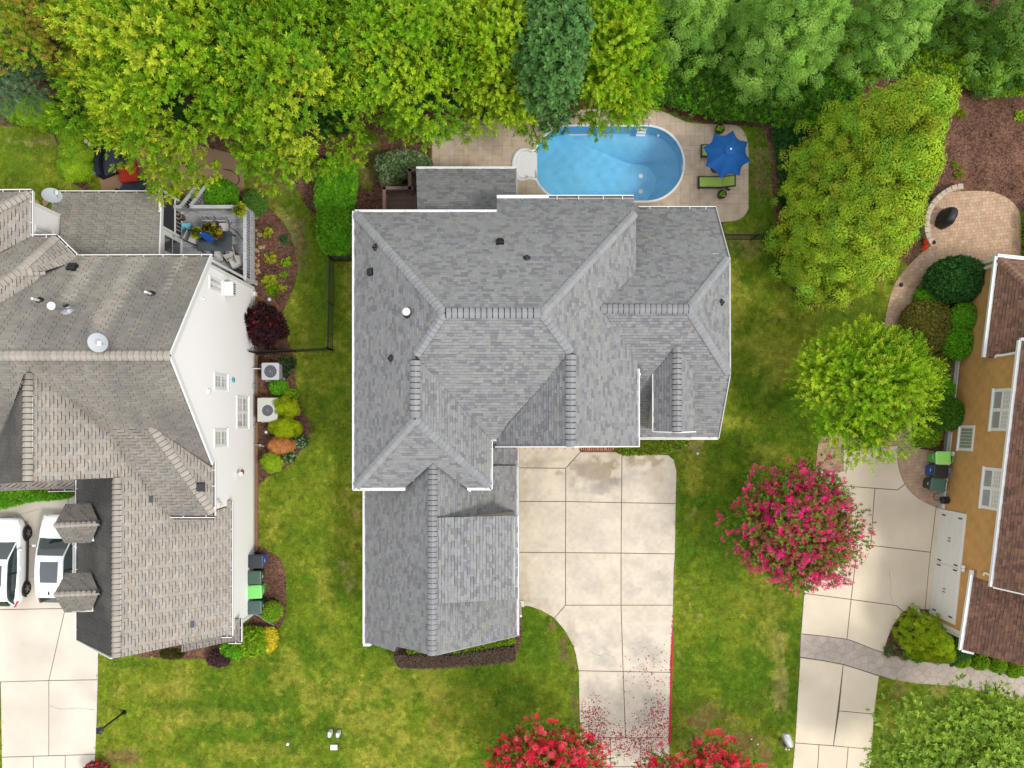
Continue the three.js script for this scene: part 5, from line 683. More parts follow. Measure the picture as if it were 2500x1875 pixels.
  mesh('downspout', fbox(f, -3.98, -3.86, 0.05, 3.0, 0.02, 0.12), M.white, tanHouse); mesh('gutter_elbow', [beam(at(2236, 1482, 0.12), at(2243, 1500, 0.16), 0.2, 0.1), tube([at(2243, 1500, 0.2), at(2252, 1503, 0.22), at(2266, 1508, 0.3)], 0.06, 8)], M.white, tanHouse);
  const gm = frame(f.to(9, 0, 0), f.a, f.o); mesh('gas_meter', [fbox(f, 5.5, 5.75, 0.5, 0.8, 0.08, 0.28)], M.greyMetal, tanHouse); mesh('utility_box', [fbox(f, 4.7, 4.9, 0.5, 0.8, 0, 0.16), fbox(f, 3.2, 3.45, 0.3, 0.6, 0.05, 0.2)], M.white, tanHouse);
  settle(tanHouse);
  const hr = thing('hose_reel', 'black hose reel mounted on the tan wall above the pavers', 'hose reel'), q = f.to(7.05, 0.75, 0.25); mesh('box', rbox(0.3, 0.34, 0.32, 0.03, q.x, q.y, q.z, 0.1), M.black, hr); mesh('bracket', fbox(f, 6.98, 7.12, 0.65, 0.85, 0, 0.12), M.black, hr); const lp = []; for (let i = 0; i <= 12; i++) { const t = i / 12 * PI * 1.25; lp.push(q.clone().add(V(-0.22 - 0.2 * Math.sin(t), -0.1 - 0.03 * i * 0.5, -0.15 - 0.18 * Math.cos(t)))); } mesh('hose', tube(lp, 0.018, 6), M.black, hr); settle(hr);
}
// ---------------------------------------------------------------- plants
reseed(404);
const dirOn = (lo = -1) => { const y = rr(lo, 1), a = rr(0, 2 * PI), k = Math.sqrt(1 - y * y); return V(Math.cos(a) * k, y, Math.sin(a) * k); };
const qA = new THREE.Quaternion(), qB = new THREE.Quaternion();
function orient(p, d, s, sy = s) { qA.setFromUnitVectors(UP, d.clone().normalize()); qB.setFromAxisAngle(UP, rr(0, 2 * PI)); return new THREE.Matrix4().compose(p, qA.clone().multiply(qB), SC.set(s, sy, s)); }
// leaf sprays grow along +y
function sprayGeo(n, L, w, len, spread, droop = 0.1) { const b = []; for (let i = 0; i < n; i++) { const t = i / (n - 1), a = i * 2.4 + rr(-0.4, 0.4), y = len * t * 0.8, sp = spread * rr(0.7, 1.2) * (1 - 0.45 * t), d = V(Math.cos(a) * Math.sin(sp), Math.cos(sp), Math.sin(a) * Math.sin(sp)); const base = V(0, y, 0), tip = base.clone().addScaledVector(d, L * rr(0.75, 1.2)); tip.y -= droop * L; b.push([base, tip, w * rr(0.8, 1.2), V(-Math.sin(a), 0.25 * rr(-1, 1), Math.cos(a)).normalize()]); } return bladeGeo(b); }
const GEO = {
  maple: [0, 1, 2].map(() => sprayGeo(14, 0.14, 0.06, 0.27, 1.25)), fine: [0, 1, 2].map(() => sprayGeo(15, 0.13, 0.05, 0.3, 1.15)), broad: [0, 1].map(() => sprayGeo(8, 0.15, 0.08, 0.12, 1.3)), box: [0, 1].map(() => sprayGeo(9, 0.06, 0.036, 0.07, 1.2, 0)), laurel: [0, 1].map(() => sprayGeo(8, 0.11, 0.045, 0.1, 1.15, 0)),
  tuft: [0, 1, 2].map(() => { const b = []; for (const [th, n, l] of [[0.1, 4, 0.55], [0.5, 7, 0.6], [0.95, 9, 0.62], [1.4, 9, 0.5]]) for (let k = 0; k < n; k++) { const f = (k + rr(-0.3, 0.3)) / n * 2 * PI + th * 3, at2 = (t, r) => V(Math.sin(t) * Math.cos(f) * r, Math.cos(t) * r, Math.sin(t) * Math.sin(f) * r), t0 = th + rr(-0.12, 0.12); b.push([at2(t0, 0.17), at2(t0 + l * rr(0.8, 1.2), 0.25 * rr(0.85, 1.15)), 0.062 * rr(0.7, 1.2), V(-Math.sin(f), 0, Math.cos(f))]); } return bladeGeo(b); }),
  plume: [0, 1, 2].map(() => sprayGeo(20, 0.2, 0.034, 0.3, 0.75, -0.05)), fan: [0, 1].map(() => { const b = []; for (let i = 0; i < 9; i++) { const a = (i - 4) * 0.2 + rr(-0.05, 0.05), l = 0.13 * (1 - 0.03 * Math.abs(i - 4)); b.push([V(0, 0, 0), V(Math.sin(a) * l, Math.cos(a) * l, rr(-0.01, 0.01)), 0.022, V(Math.cos(a), -Math.sin(a), 0)]); } return bladeGeo(b); }),
  panicle: [0, 1].map(() => { const b = []; for (let i = 0; i < 22; i++) { const t = i / 22, a = i * 2.4, r0 = 0.085 * (1 - 0.7 * t), p = V(Math.cos(a) * r0, 0.2 * t, Math.sin(a) * r0), d = V(Math.cos(a), 0.5 + t, Math.sin(a)).normalize(); b.push([p, p.clone().addScaledVector(d, 0.055), 0.05, V(-Math.sin(a), rr(-0.6, 0.6), Math.cos(a)).normalize()]); } return bladeGeo(b); }),
  strap: [0, 1].map(() => { const b = []; for (let i = 0; i < 20; i++) { const a = rr(0, 2 * PI), l = rr(0.25, 0.5); b.push([V(0, 0, 0), V(Math.cos(a) * l, rr(0.06, 0.3), Math.sin(a) * l), 0.035, V(-Math.sin(a), 0, Math.cos(a)), 0.1]); } return bladeGeo(b); }),
  rosette: [0, 1].map(() => { const b = []; for (let i = 0; i < 12; i++) { const a = i * 2.4, l = rr(0.13, 0.24); b.push([V(0, 0, 0), V(Math.cos(a) * l, rr(0.05, 0.18), Math.sin(a) * l), 0.1, V(-Math.sin(a), 0, Math.cos(a)), 0.06]); } return bladeGeo(b); }),
};
const jit = (c, a = 0.18) => { const k = rr(1 - a, 1 + a), h = rr(-0.06, 0.06); return [c[0] * k * (1 + h), c[1] * k, c[2] * k * (1 - h)]; };
function leaves(parent, name, geos, material, list) { const sets = geos.map(() => []); for (const e of list) sets[Math.floor(R() * geos.length)].push(e); geos.forEach((g, i) => { if (sets[i].length) scatter(name, g, material, sets[i], parent); }); }
const K = { // leaf colours
  lime: [[0.26, 0.43, 0.012], [0.34, 0.48, 0.02], [0.18, 0.37, 0.01]], yellow: [[0.32, 0.45, 0.018], [0.42, 0.5, 0.03], [0.22, 0.38, 0.012], [0.15, 0.31, 0.01]], green: [[0.149, 0.322, 0.0161], [0.207, 0.391, 0.0207], [0.299, 0.437, 0.023]], deep: [[0.0633, 0.149, 0.023], [0.0862, 0.184, 0.023]], blue: [[0.1, 0.23, 0.06], [0.13, 0.27, 0.07], [0.085, 0.2, 0.045]], bright: [[0.13, 0.364, 0.0156], [0.169, 0.429, 0.0182], [0.111, 0.312, 0.0156]], dark: [[0.0338, 0.115, 0.0243], [0.0473, 0.149, 0.027]], olive: [[0.182, 0.169, 0.0286], [0.143, 0.143, 0.0234], [0.208, 0.195, 0.039]],
  crypt: [[0.228, 0.432, 0.072], [0.288, 0.504, 0.09], [0.18, 0.372, 0.054], [0.24, 0.456, 0.06]], goldCon: [[0.28, 0.43, 0.025], [0.33, 0.47, 0.03], [0.22, 0.39, 0.03], [0.3, 0.38, 0.028]], gold: [[0.27, 0.34, 0.006], [0.22, 0.3, 0.006], [0.33, 0.39, 0.01]], rust: [[0.529, 0.218, 0.069], [0.437, 0.172, 0.0575], [0.575, 0.253, 0.092]], myrtle: [[0.14, 0.24, 0.025], [0.2, 0.25, 0.035], [0.22, 0.17, 0.04], [0.12, 0.26, 0.02]], autumn: [[0.22, 0.27, 0.02], [0.25, 0.28, 0.03], [0.3, 0.22, 0.03], [0.18, 0.24, 0.02], [0.2, 0.27, 0.02]], purple: [[0.035, 0.012, 0.014], [0.05, 0.018, 0.02]], plum: [[0.09, 0.045, 0.05], [0.12, 0.06, 0.06]], variegated: [[0.138, 0.23, 0.0805], [0.345, 0.414, 0.23], [0.115, 0.207, 0.0575]], chart: [[0.4, 0.44, 0.03], [0.3, 0.38, 0.025]], sun: [[0.62, 0.5, 0.02], [0.7, 0.58, 0.05], [0.5, 0.46, 0.02]], dead: [[0.175, 0.125, 0.0938], [0.138, 0.0975, 0.075], [0.213, 0.15, 0.112]], airy: [[0.246, 0.392, 0.0435], [0.319, 0.464, 0.058], [0.189, 0.319, 0.0362], [0.377, 0.522, 0.087]],
};
const magenta = [[0.78, 0.02, 0.2], [0.88, 0.04, 0.28], [0.66, 0.02, 0.16], [0.5, 0.06, 0.12]], coral = [[0.8, 0.025, 0.075], [0.86, 0.05, 0.11], [0.66, 0.02, 0.06], [0.88, 0.1, 0.15]];
function trunkParts(g, base, top, r0, limbs) {
  const mid = base.clone().lerp(top, 0.5).add(V(rr(-0.2, 0.2), 0, rr(-0.2, 0.2))); mesh('trunk', tube([base, mid, top], r0, 8, r0 * 0.5), M.bark, g);
  for (const q of limbs) { const s = base.clone().lerp(top, rr(0.4, 0.95)), m = s.clone().lerp(q, 0.5).add(V(0, rr(0.1, 0.5), 0)); mesh('limb', tube([s, m, q], r0 * 0.32, 5, 0.02), M.bark, g); }
}
function tree(label, o) { // o: base [u, v], top [u, v, h] crown centre, r [x, y, z], clumps, per, geo, pal, fingers
  const g = thing(o.name ?? 'broadleaf_tree', label, 'tree', o.group), b = at(...o.base), c = at(...o.top), list = [], clumps = [], [rx, ry, rz] = o.r;
  for (let k = 0; k < o.clumps; k++) { const d = dirOn(-0.25), f = Math.pow(R(), 0.3) * rr(0.72, 1.06), ec = o.edge && R() < 0.3 ? 1.12 : 1; clumps.push([V(c.x + d.x * rx * f * ec, c.y + d.y * ry * f, c.z + d.z * rz * f * ec), rr(...(o.clump ?? [0.55, 1.05])), d]); }
  for (const [u, v, h, s] of o.fingers ?? []) clumps.push([at(u, v, h), s, V(rr(-0.3, 0.3), -0.2, 0.7)]);
  for (const [p, rc, d] of clumps) { const tone = pick(o.pal), n = Math.round(o.per * rc * rc * 1.4); for (let i = 0; i < n; i++) { const e = dirOn(-0.45), q = p.clone().add(V(e.x * rc, e.y * rc * 0.52, e.z * rc).multiplyScalar(rr(0.45, 1))); const dd = e.clone().multiplyScalar(0.8).addScaledVector(d, 0.5).add(V(0, o.rise ?? 0.25, 0)); list.push([orient(q, dd, rr(0.7, 1.25) * (o.size ?? 1)), jit(R() < 0.72 ? tone : pick(o.pal))]); } }
  trunkParts(g, b, V(c.x, c.y + ry * 0.2, c.z).lerp(b, 0.12), o.trunk ?? 0.24, clumps.filter((_, i) => i % 3 === 0).slice(0, 26).map(([p]) => p));
  leaves(g, 'crown', o.geo ?? GEO.maple, M.leaf, list);
  if (o.flowers) { const fl = []; const spots = clumps.filter(([, , d]) => d.y > -0.2); for (let i = 0; i < o.flowers; i++) { const [p, rc, d] = pick(spots), e = dirOn(-0.1), tone = pick(o.fpal), q = p.clone().add(V(e.x * rc, Math.abs(e.y) * rc * 0.75, e.z * rc).multiplyScalar(rr(0.8, 1.08))), m = 2 + Math.floor(R() * 4); for (let k = 0; k < m; k++) fl.push([orient(q.clone().add(V(rr(-0.12, 0.12), rr(-0.03, 0.1), rr(-0.12, 0.12))), e.clone().add(V(0, 0.7, 0)), rr(0.6, 1.15) * (o.fsize ?? 1)), jit(tone, 0.25)]); } leaves(g, 'blossom', GEO.panicle, M.petal, fl); }
  settle(g); return g;
}
function conifer(label, o) { // o: base, H, R, n, pal
  const g = thing('conifer_tree', label, 'tree', o.group), b = at(...o.base), list = [], limbs = [], cone = (t) => o.R * Math.pow(1 - t, 0.72) * (t < 0.08 ? 0.7 + t * 3.7 : 1);
  const per = 9, nl = Math.round(o.n / per), S = o.tuft ?? 1;
  for (let i = 0; i < nl; i++) { // boughs: each a rounded cluster of tufts, dark gaps between them
    const t = Math.pow((i + rr(0, 0.8)) / nl, 1.2) * 0.98, a = i * 2.39996 + rr(-0.35, 0.35), rad = cone(t) * rr(0.8, 1.14), tone = pick(o.pal), rl = rr(0.3, 0.5) * S * (1 - 0.35 * t), c = V(b.x + Math.cos(a) * rad, t * o.H + 0.25, b.z + Math.sin(a) * rad), ax = V(Math.cos(a) * 0.9, 0.6, Math.sin(a) * 0.9).normalize();
    if (i % 4 === 0) limbs.push(c.clone());
    for (let k = 0; k < per; k++) { const e = dirOn(-0.6).addScaledVector(ax, 0.8).normalize(), q = c.clone().add(V(e.x * rl, e.y * rl * 0.8, e.z * rl)); list.push([orient(q, e.addScaledVector(ax, 0.4), rr(0.55, 0.95) * S), jit(tone, 0.13)]); }
  }
  for (let i = 0; i < o.n * 0.25; i++) { const t = Math.pow(R(), 1.3) * 0.95, a = rr(0, 2 * PI), rad = cone(t) * rr(0.55, 0.8); list.push([orient(V(b.x + Math.cos(a) * rad, t * o.H + 0.2, b.z + Math.sin(a) * rad), V(Math.cos(a), 0.6, Math.sin(a)), rr(0.8, 1.3) * S), jit(pick(o.pal), 0.2)]); }
  mesh('trunk', tube([b, V(b.x, o.H * 0.5, b.z), V(b.x, o.H * 0.95, b.z)], 0.22, 8, 0.03), M.bark, g); for (const q of limbs.slice(0, 40)) mesh('limb', tube([V(b.x, q.y - 0.3, b.z), q], 0.035, 4, 0.012), M.bark, g);
  leaves(g, 'crown', GEO.tuft, M.needle, list); settle(g); return g;
}
function shrub(label, u, v, h, [rx, ry, rz], n, geo, pal, o = {}) { // ellipsoid of sprigs round a twiggy core; h = height of its middle
  const g = thing(o.name ?? 'shrub', label, o.category ?? 'shrub', o.group), c = at(u, v, h), list = [], tone0 = o.lump ?? 0.16, s1 = rr(0, 99);
  for (let i = 0; i < n; i++) { const d = dirOn(o.low ?? -0.55), l = 1 + tone0 * 2 * (fbm(d.x * 2.4 + s1, d.z * 2.4 + d.y * 2.1, 3, 5) - 0.5), f = l * rr(0.86, 1.02), q = V(c.x + d.x * rx * f, Math.max(0.03, c.y + d.y * ry * f), c.z + d.z * rz * f), nn = V(d.x / rx, d.y / ry, d.z / rz).normalize().add(V(rr(-0.4, 0.4), o.rise ?? 0.3, rr(-0.4, 0.4))); list.push([orient(q, nn, rr(0.75, 1.25) * (o.size ?? 1)), jit(pick(pal), o.vary ?? 0.2)]); }
  mesh('stem', [new THREE.IcosahedronGeometry(1, 2).scale(rx * (o.core ?? 0.8), ry * (o.core ?? 0.8), rz * (o.core ?? 0.8)).translate(c.x, Math.max(c.y, ry * 0.8), c.z), cyl(0.06, 0.05, Math.max(0.1, c.y), c.x, 0, c.z, 6)], M.twig, g);
  leaves(g, 'foliage', geo, o.mat ?? M.leaf, list); if (o.flowers) { const fl = []; for (let i = 0; i < o.flowers; i++) { const d = dirOn(0), q = V(c.x + d.x * rx, c.y + d.y * ry, c.z + d.z * rz); fl.push([orient(q, d.add(V(0, 0.5, 0)), rr(0.4, 0.9)), jit(pick(o.fpal), 0.2)]); } leaves(g, 'blossom', GEO.panicle, M.petal, fl); }
  settle(g); return g;
}
function mass(name, label, category, poly, y, n, geo, pal, o = {}) { // closed growth over an outline
  const P = plan(poly), list = []; let b = [1e9, -1e9, 1e9, -1e9]; for (const [x, z] of P) b = [Math.min(b[0], x), Math.max(b[1], x), Math.min(b[2], z), Math.max(b[3], z)];
  for (let k = 0; k < n * 6 && list.length < n; k++) { const x = rr(b[0], b[1]), z = rr(b[2], b[3]); if (!inPoly(x, z, P)) continue; const q = fbm(x * 1.1, z * 1.1, 3, 140); list.push([orient(V(x, y * (0.35 + 0.9 * q) * rr(0.75, 1), z), V(rr(-0.7, 0.7), 1, rr(-0.7, 0.7)), rr(0.75, 1.3) * (o.size ?? 1)), jit(pick(pal), 0.22)]); }
  const g = thing(name, label, category); leaves(g, 'foliage', geo, o.mat ?? M.leaf, list); g.userData.kind = o.kind ?? 'stuff'; settle(g); return g;
}
function hedge(label, poly, y, n, geo, pal, o = {}) { // clipped block of foliage: flat top, upright sides
  const g = thing('hedge', label, 'hedge'), P = ccw(plan(poly)), list = []; let b = [1e9, -1e9, 1e9, -1e9]; for (const [x, z] of P) b = [Math.min(b[0], x), Math.max(b[1], x), Math.min(b[2], z), Math.max(b[3], z)];
  mesh('stem', prism(inset(P, 0.1), 0, y - 0.08), M.twig, g);
  for (let k = 0; k < n * 6 && list.length < n * 0.7; k++) { const x = rr(b[0], b[1]), z = rr(b[2], b[3]); if (inPoly(x, z, P)) list.push([orient(V(x, y * (1 + (o.wave ?? 0.05) * 2 * (fbm(x * 1.6, z * 1.6, 3, 150) - 0.5)) - rr(0, 0.06), z), V(rr(-0.6, 0.6), 1, rr(-0.6, 0.6)), rr(0.75, 1.25) * (o.size ?? 1)), jit(pick(pal))]); }
  for (let k = 0; k < n * 0.3; k++) { const i = Math.floor(R() * P.length), a = P[i], c = P[(i + 1) % P.length], t = R(), x = lerp(a[0], c[0], t), z = lerp(a[1], c[1], t), nx = c[1] - a[1], nz = a[0] - c[0]; list.push([orient(V(x, rr(0.05, y), z), V(nx, 0.3, nz).normalize().add(V(rr(-0.4, 0.4), rr(-0.2, 0.5), rr(-0.4, 0.4))), rr(0.75, 1.25) * (o.size ?? 1)), jit(pick(pal))]); }
  leaves(g, 'foliage', geo, o.mat ?? M.leaf, list); settle(g); return g;
}
// trees along the back of the plots
const BT = 'trees along the back of the gardens';
tree('broad yellow-green tree spreading over the brown patio furniture', { base: [470, 260], top: [440, 160, 8.6], r: [4.4, 3.9, 4.2], clumps: 92, per: 78, pal: K.yellow, trunk: 0.3, group: BT, edge: 1, fingers: [[395, 430, 5.6, 0.7], [405, 462, 5.2, 0.55], [385, 395, 6.5, 0.7], [460, 430, 6, 0.7], [400, 345, 6.5, 0.8], [430, 400, 7, 0.8], [310, 395, 3.6, 0.3], [285, 408, 3.2, 0.18], [340, 400, 4, 0.4], [500, 420, 6, 0.7], [385, 478, 5, 0.35], [300, 300, 6.5, 0.7], [355, 345, 5, 0.5]] });
tree('tall green and yellow tree overhanging the garden behind the white deck', { base: [760, 340], top: [690, 160, 8.2], r: [3.5, 3.7, 3.9], clumps: 72, per: 78, pal: [...K.yellow, ...K.green, K.green[0]], trunk: 0.28, group: BT, edge: 1, fingers: [[620, 390, 6, 0.7], [680, 430, 5.6, 0.7], [650, 440, 5, 0.5], [740, 400, 6, 0.7], [800, 390, 5.5, 0.7], [860, 390, 5, 0.5], [850, 330, 6, 0.7], [870, 360, 5, 0.5], [720, 370, 6, 0.8], [600, 360, 6, 0.7]] });
tree('open olive tree with rusty leaf tips by the dark corner', { base: [150, 170], top: [110, 70, 7], r: [2.6, 2.4, 2.2], clumps: 48, per: 34, pal: [...K.autumn.slice(0, 2), K.lime[0], K.autumn[2]], group: BT, geo: GEO.fine, edge: 1, fingers: [[170, 190, 5, 0.6], [210, 260, 5, 0.5], [150, 150, 5.5, 0.6], [230, 210, 6, 0.7], [200, 160, 6, 0.7]] });
tree('fresh green tree overhanging the corner of the pool deck', { base: [1080, 240], top: [985, 125, 7.6], r: [2.9, 3.2, 3.4], clumps: 64, per: 78, pal: [...K.green, ...K.lime, K.green[1]], group: BT, edge: 1, fingers: [[960, 300, 5, 0.6], [1000, 310, 5, 0.6], [1030, 335, 4.5, 0.5], [1080, 310, 4.6, 0.6], [1140, 320, 4.4, 0.45], [1100, 290, 5, 0.6], [1160, 290, 5, 0.6], [940, 270, 5, 0.6], [1200, 280, 5, 0.5], [980, 320, 4.5, 0.4]] });
tree('lime tree standing between the fresh green and the blue-green trees', { base: [1230, 230], top: [1215, 110, 7.2], r: [1.7, 2.6, 3.1], clumps: 40, per: 76, pal: [...K.lime, K.green[2]], group: BT, edge: 1, fingers: [[1290, 300, 4.5, 0.5], [1265, 290, 4.5, 0.5], [1310, 335, 3.6, 0.4], [1322, 352, 3.2, 0.25], [1240, 270, 5, 0.6]] });
tree('narrow blue-green tree leaning over the pool edge', { base: [1335, 245], top: [1352, 110, 8.4], r: [0.85, 2.6, 2.6], clumps: 66, per: 60, pal: K.blue, geo: GEO.broad, group: BT, size: 1.3, fingers: [[1345, 290, 5, 0.6], [1365, 300, 4.8, 0.5], [1330, 300, 4.8, 0.5], [1340, 250, 6, 0.7], [1370, 265, 6, 0.6], [1350, 200, 7.4, 0.7]] });
tree('bright lime tree trailing leafy tips above the pool ladder', { base: [1470, 235], top: [1495, 120, 6.8], r: [1.8, 2.5, 3.0], clumps: 50, per: 76, pal: [...K.lime, ...K.lime, K.green[1]], group: BT, edge: 1, geo: GEO.fine, size: 1.15, fingers: [[1455, 285, 4, 0.5], [1462, 305, 3.6, 0.4], [1462, 325, 3.2, 0.28], [1460, 342, 3, 0.18], [1500, 280, 4, 0.5], [1535, 285, 4, 0.5], [1545, 300, 3.6, 0.35], [1425, 270, 4, 0.5], [1580, 250, 4, 0.5], [1520, 262, 4.2, 0.6]] });
tree('soft blue-green tree beside the back lawn corner', { base: [60, 240], top: [22, 190, 4.6], r: [1.3, 1.8, 1.7], clumps: 30, per: 44, pal: [[0.12, 0.22, 0.1], [0.16, 0.26, 0.12]], geo: GEO.fine, group: BT });
tree('spreading understorey tree beneath the yellow-green canopy', { base: [520, 120], top: [520, 60, 5], r: [7.5, 1.6, 3], clumps: 90, per: 30, pal: [...K.green, ...K.deep], group: BT, size: 1.2 });
tree('spreading understorey tree behind the blue-green tree', { base: [1180, 110], top: [1160, 70, 4.2], r: [6, 1.5, 2.6], clumps: 80, per: 30, pal: [...K.green, ...K.deep], group: BT, size: 1.2 });
conifer('feathery green conifer beside the lime tree', { base: [1640, 105], H: 9, R: 1.85, n: 1100, pal: K.crypt, group: BT }); conifer('largest feathery green conifer behind the ivy bank', { base: [1862, 150], H: 10.5, R: 2.55, n: 2000, pal: K.crypt, group: BT }); conifer('feathery green conifer between the ivy bank and the mulch slope', { base: [2090, 120], H: 9.5, R: 2.15, n: 1500, pal: K.crypt, group: BT }); conifer('dark conifer in the far corner above the mulch slope', { base: [2410, 140], H: 8, R: 2.0, n: 900, pal: [...K.crypt, ...K.deep], group: BT }); conifer('dark conifer half hidden among the trees', { base: [2260, 40], H: 8, R: 1.9, n: 750, pal: [...K.deep, K.crypt[2]], group: BT });
const GC = 'golden conifers in a row beside the lawn';
conifer('golden-green conifer whose tip reaches over the mulch slope', { base: [2038, 428], H: 10, R: 2.55, n: 1900, pal: K.goldCon, tuft: 1.2, group: GC }); conifer('golden-green conifer in the middle of its row of three', { base: [2022, 530], H: 9.6, R: 2.55, n: 1900, pal: K.goldCon, tuft: 1.2, group: GC }); conifer('golden-green conifer over the mulch crescent on the lawn', { base: [1998, 622], H: 9.2, R: 2.5, n: 1900, pal: K.goldCon, tuft: 1.2, group: GC });
tree('light feathery lime tree overhanging the paver path', { base: [2120, 975], top: [2108, 955, 4.2], r: [2.75, 1.9, 2.75], clumps: 84, per: 46, pal: [...K.lime, [0.36, 0.5, 0.03]], geo: GEO.fine, size: 1.2, trunk: 0.13, edge: 1, fingers: [[1945, 930, 4, 0.4], [1965, 980, 4, 0.4], [2060, 1100, 3.6, 0.4], [2075, 1125, 3.2, 0.3], [2170, 1100, 3.6, 0.4], [2270, 900, 3.6, 0.5], [2240, 860, 3.6, 0.5], [2060, 815, 4, 0.4], [2120, 805, 4, 0.4]] });
tree('airy pale green tree beside the stamped walkway', { base: [2330, 1790], top: [2350, 1815, 4.2], r: [3.3, 1.7, 2.3], clumps: 100, per: 40, pal: K.airy, geo: GEO.laurel, size: 1.5, trunk: 0.13, edge: 1, fingers: [[2190, 1740, 3.5, 0.4], [2320, 1680, 3.5, 0.3], [2280, 1690, 3.5, 0.35], [2420, 1700, 3.6, 0.4], [2110, 1860, 2.5, 0.25]] });
tree('round crape myrtle covered in magenta blossom between two driveways', { name: 'crape_myrtle', base: [1925, 1265], top: [1942, 1282, 3.1], r: [2.75, 1.9, 2.65], clumps: 130, per: 60, pal: K.myrtle, geo: GEO.laurel, size: 1.25, trunk: 0.12, flowers: 1500, fsize: 0.8, fpal: magenta, edge: 1 });
tree('coral red crape myrtle at the lawn side of the stained driveway foot', { name: 'crape_myrtle', base: [1325, 1840], top: [1330, 1868, 3.1], r: [2.5, 1.5, 1.7], clumps: 70, per: 44, pal: K.myrtle, geo: GEO.laurel, size: 1.2, trunk: 0.1, flowers: 760, fpal: coral, fingers: [[1300, 1765, 3.4, 0.3], [1310, 1735, 3.5, 0.15], [1430, 1800, 3, 0.3], [1230, 1800, 3, 0.4], [1210, 1840, 3, 0.4], [1500, 1850, 2.8, 0.3], [1260, 1790, 3.2, 0.35]] });
tree('coral red crape myrtle across the stained driveway from its pair', { name: 'crape_myrtle', base: [1690, 1860], top: [1710, 1890, 3.1], r: [2.4, 1.5, 1.5], clumps: 66, per: 44, pal: K.myrtle, geo: GEO.laurel, size: 1.2, trunk: 0.1, flowers: 700, fpal: coral, fingers: [[1690, 1790, 3.2, 0.35], [1660, 1800, 3.2, 0.35], [1610, 1860, 3, 0.35], [1780, 1860, 3, 0.3], [1740, 1840, 3, 0.35]] });
shrub('small red flowering shrub at the foot of the pale driveway', 236, 1880, 0.5, [0.5, 0.35, 0.32], 260, GEO.laurel, [[0.3, 0.05, 0.05], [0.15, 0.06, 0.04]], { flowers: 60, fpal: coral });
// ivy banks and hedges
mass('ivy_bank', 'dark green ivy bank between the pool deck and the conifers', 'ground cover', [[1560, 262], [1560, -80], [1990, -80], [2060, 60], [2110, 180], [2060, 300], [1945, 330], [1900, 318], [1862, 308], [1810, 304], [1740, 300], [1680, 288], [1630, 268]], 0.8, 17000, GEO.laurel, [...K.bright, ...K.deep, ...K.deep], { size: 1.5 });
mass('ivy_strip', 'dark glossy ivy strip under the golden conifers', 'ground cover', [[1882, 320], [1950, 330], [1965, 480], [1960, 620], [2060, 700], [2040, 735], [1990, 748], [1955, 720], [1912, 640], [1906, 560], [1896, 440]], 0.5, 7000, GEO.laurel, K.dark, { size: 1.3 });
mass('undergrowth', 'leafy undergrowth at the top of the mulch slope', 'undergrowth', [[2050, 215], [2020, 150], [2180, 60], [2420, 60], [2520, 160], [2520, 240], [2400, 250], [2300, 215], [2250, 205], [2170, 200]], 1.1, 8000, GEO.broad, [...K.green, ...K.deep, K.lime[0]], { size: 1.1 });
mass('undergrowth', 'dark leafy undergrowth below the back trees', 'undergrowth', [[-60, -120], [1600, -120], [1600, 240], [1420, 255], [1220, 270], [1060, 270], [900, 250], [860, 330], [780, 360], [600, 330], [420, 310], [240, 290], [130, 200], [-60, 200]], 0.9, 16000, GEO.broad, [...K.deep, ...K.dark], { size: 1.6 });
hedge('tall bright green hedge between the grey roof and the mulch', smooth([[800, 420], [830, 405], [866, 410], [868, 470], [862, 520], [866, 560], [864, 620], [835, 628], [804, 618], [792, 590], [793, 540], [786, 500], [790, 455]], 3), 1.15, 4600, GEO.broad, K.bright, { wave: 0.28, size: 0.9 });
shrub('silvery variegated shrub wrapped round the brown deck', 985, 402, 0.75, [1.25, 0.65, 0.55], 2200, GEO.laurel, K.variegated, { lump: 0.1 }); shrub('silvery variegated shrub at the foot of the deck railing', 955, 432, 0.6, [0.45, 0.55, 0.5], 800, GEO.laurel, K.variegated, { lump: 0.1 });
hedge('clipped brown winter-burnt hedge below the garage gable', [[968, 1592], [1110, 1592], [1254, 1570], [1255, 1604], [1150, 1615], [1054, 1621], [980, 1619]], 0.62, 4200, GEO.box, K.dead, { size: 1.05, wave: 0.04 });
hedge('low green hedge between the brown hedge and the garage', [[1000, 1578], [1130, 1570], [1250, 1545], [1254, 1566], [1130, 1589], [1000, 1589]], 0.5, 1300, GEO.box, [...K.green, K.olive[0]], { size: 1.1 });
hedge('olive green hedge beneath the white eave by the porch', smooth([[1506, 1070], [1580, 1070], [1668, 1070], [1664, 1086], [1640, 1096], [1600, 1104], [1540, 1106], [1512, 1104]], 2), 0.75, 2600, GEO.box, [...K.olive, ...K.green], { size: 1.2, wave: 0.12 });
hedge('green hedge bordering the pale driveway under the sooty roof', smooth([[-50, 1190], [90, 1186], [180, 1186], [182, 1206], [150, 1212], [80, 1218], [20, 1234], [-50, 1246]], 2), 0.85, 2600, GEO.laurel, K.bright, { wave: 0.2 });
hedge('narrow bright hedge along the far rim of the paver patio', smooth([[2500, 525], [2530, 520], [2540, 640], [2502, 640], [2498, 580]], 2), 0.7, 900, GEO.laurel, K.bright);
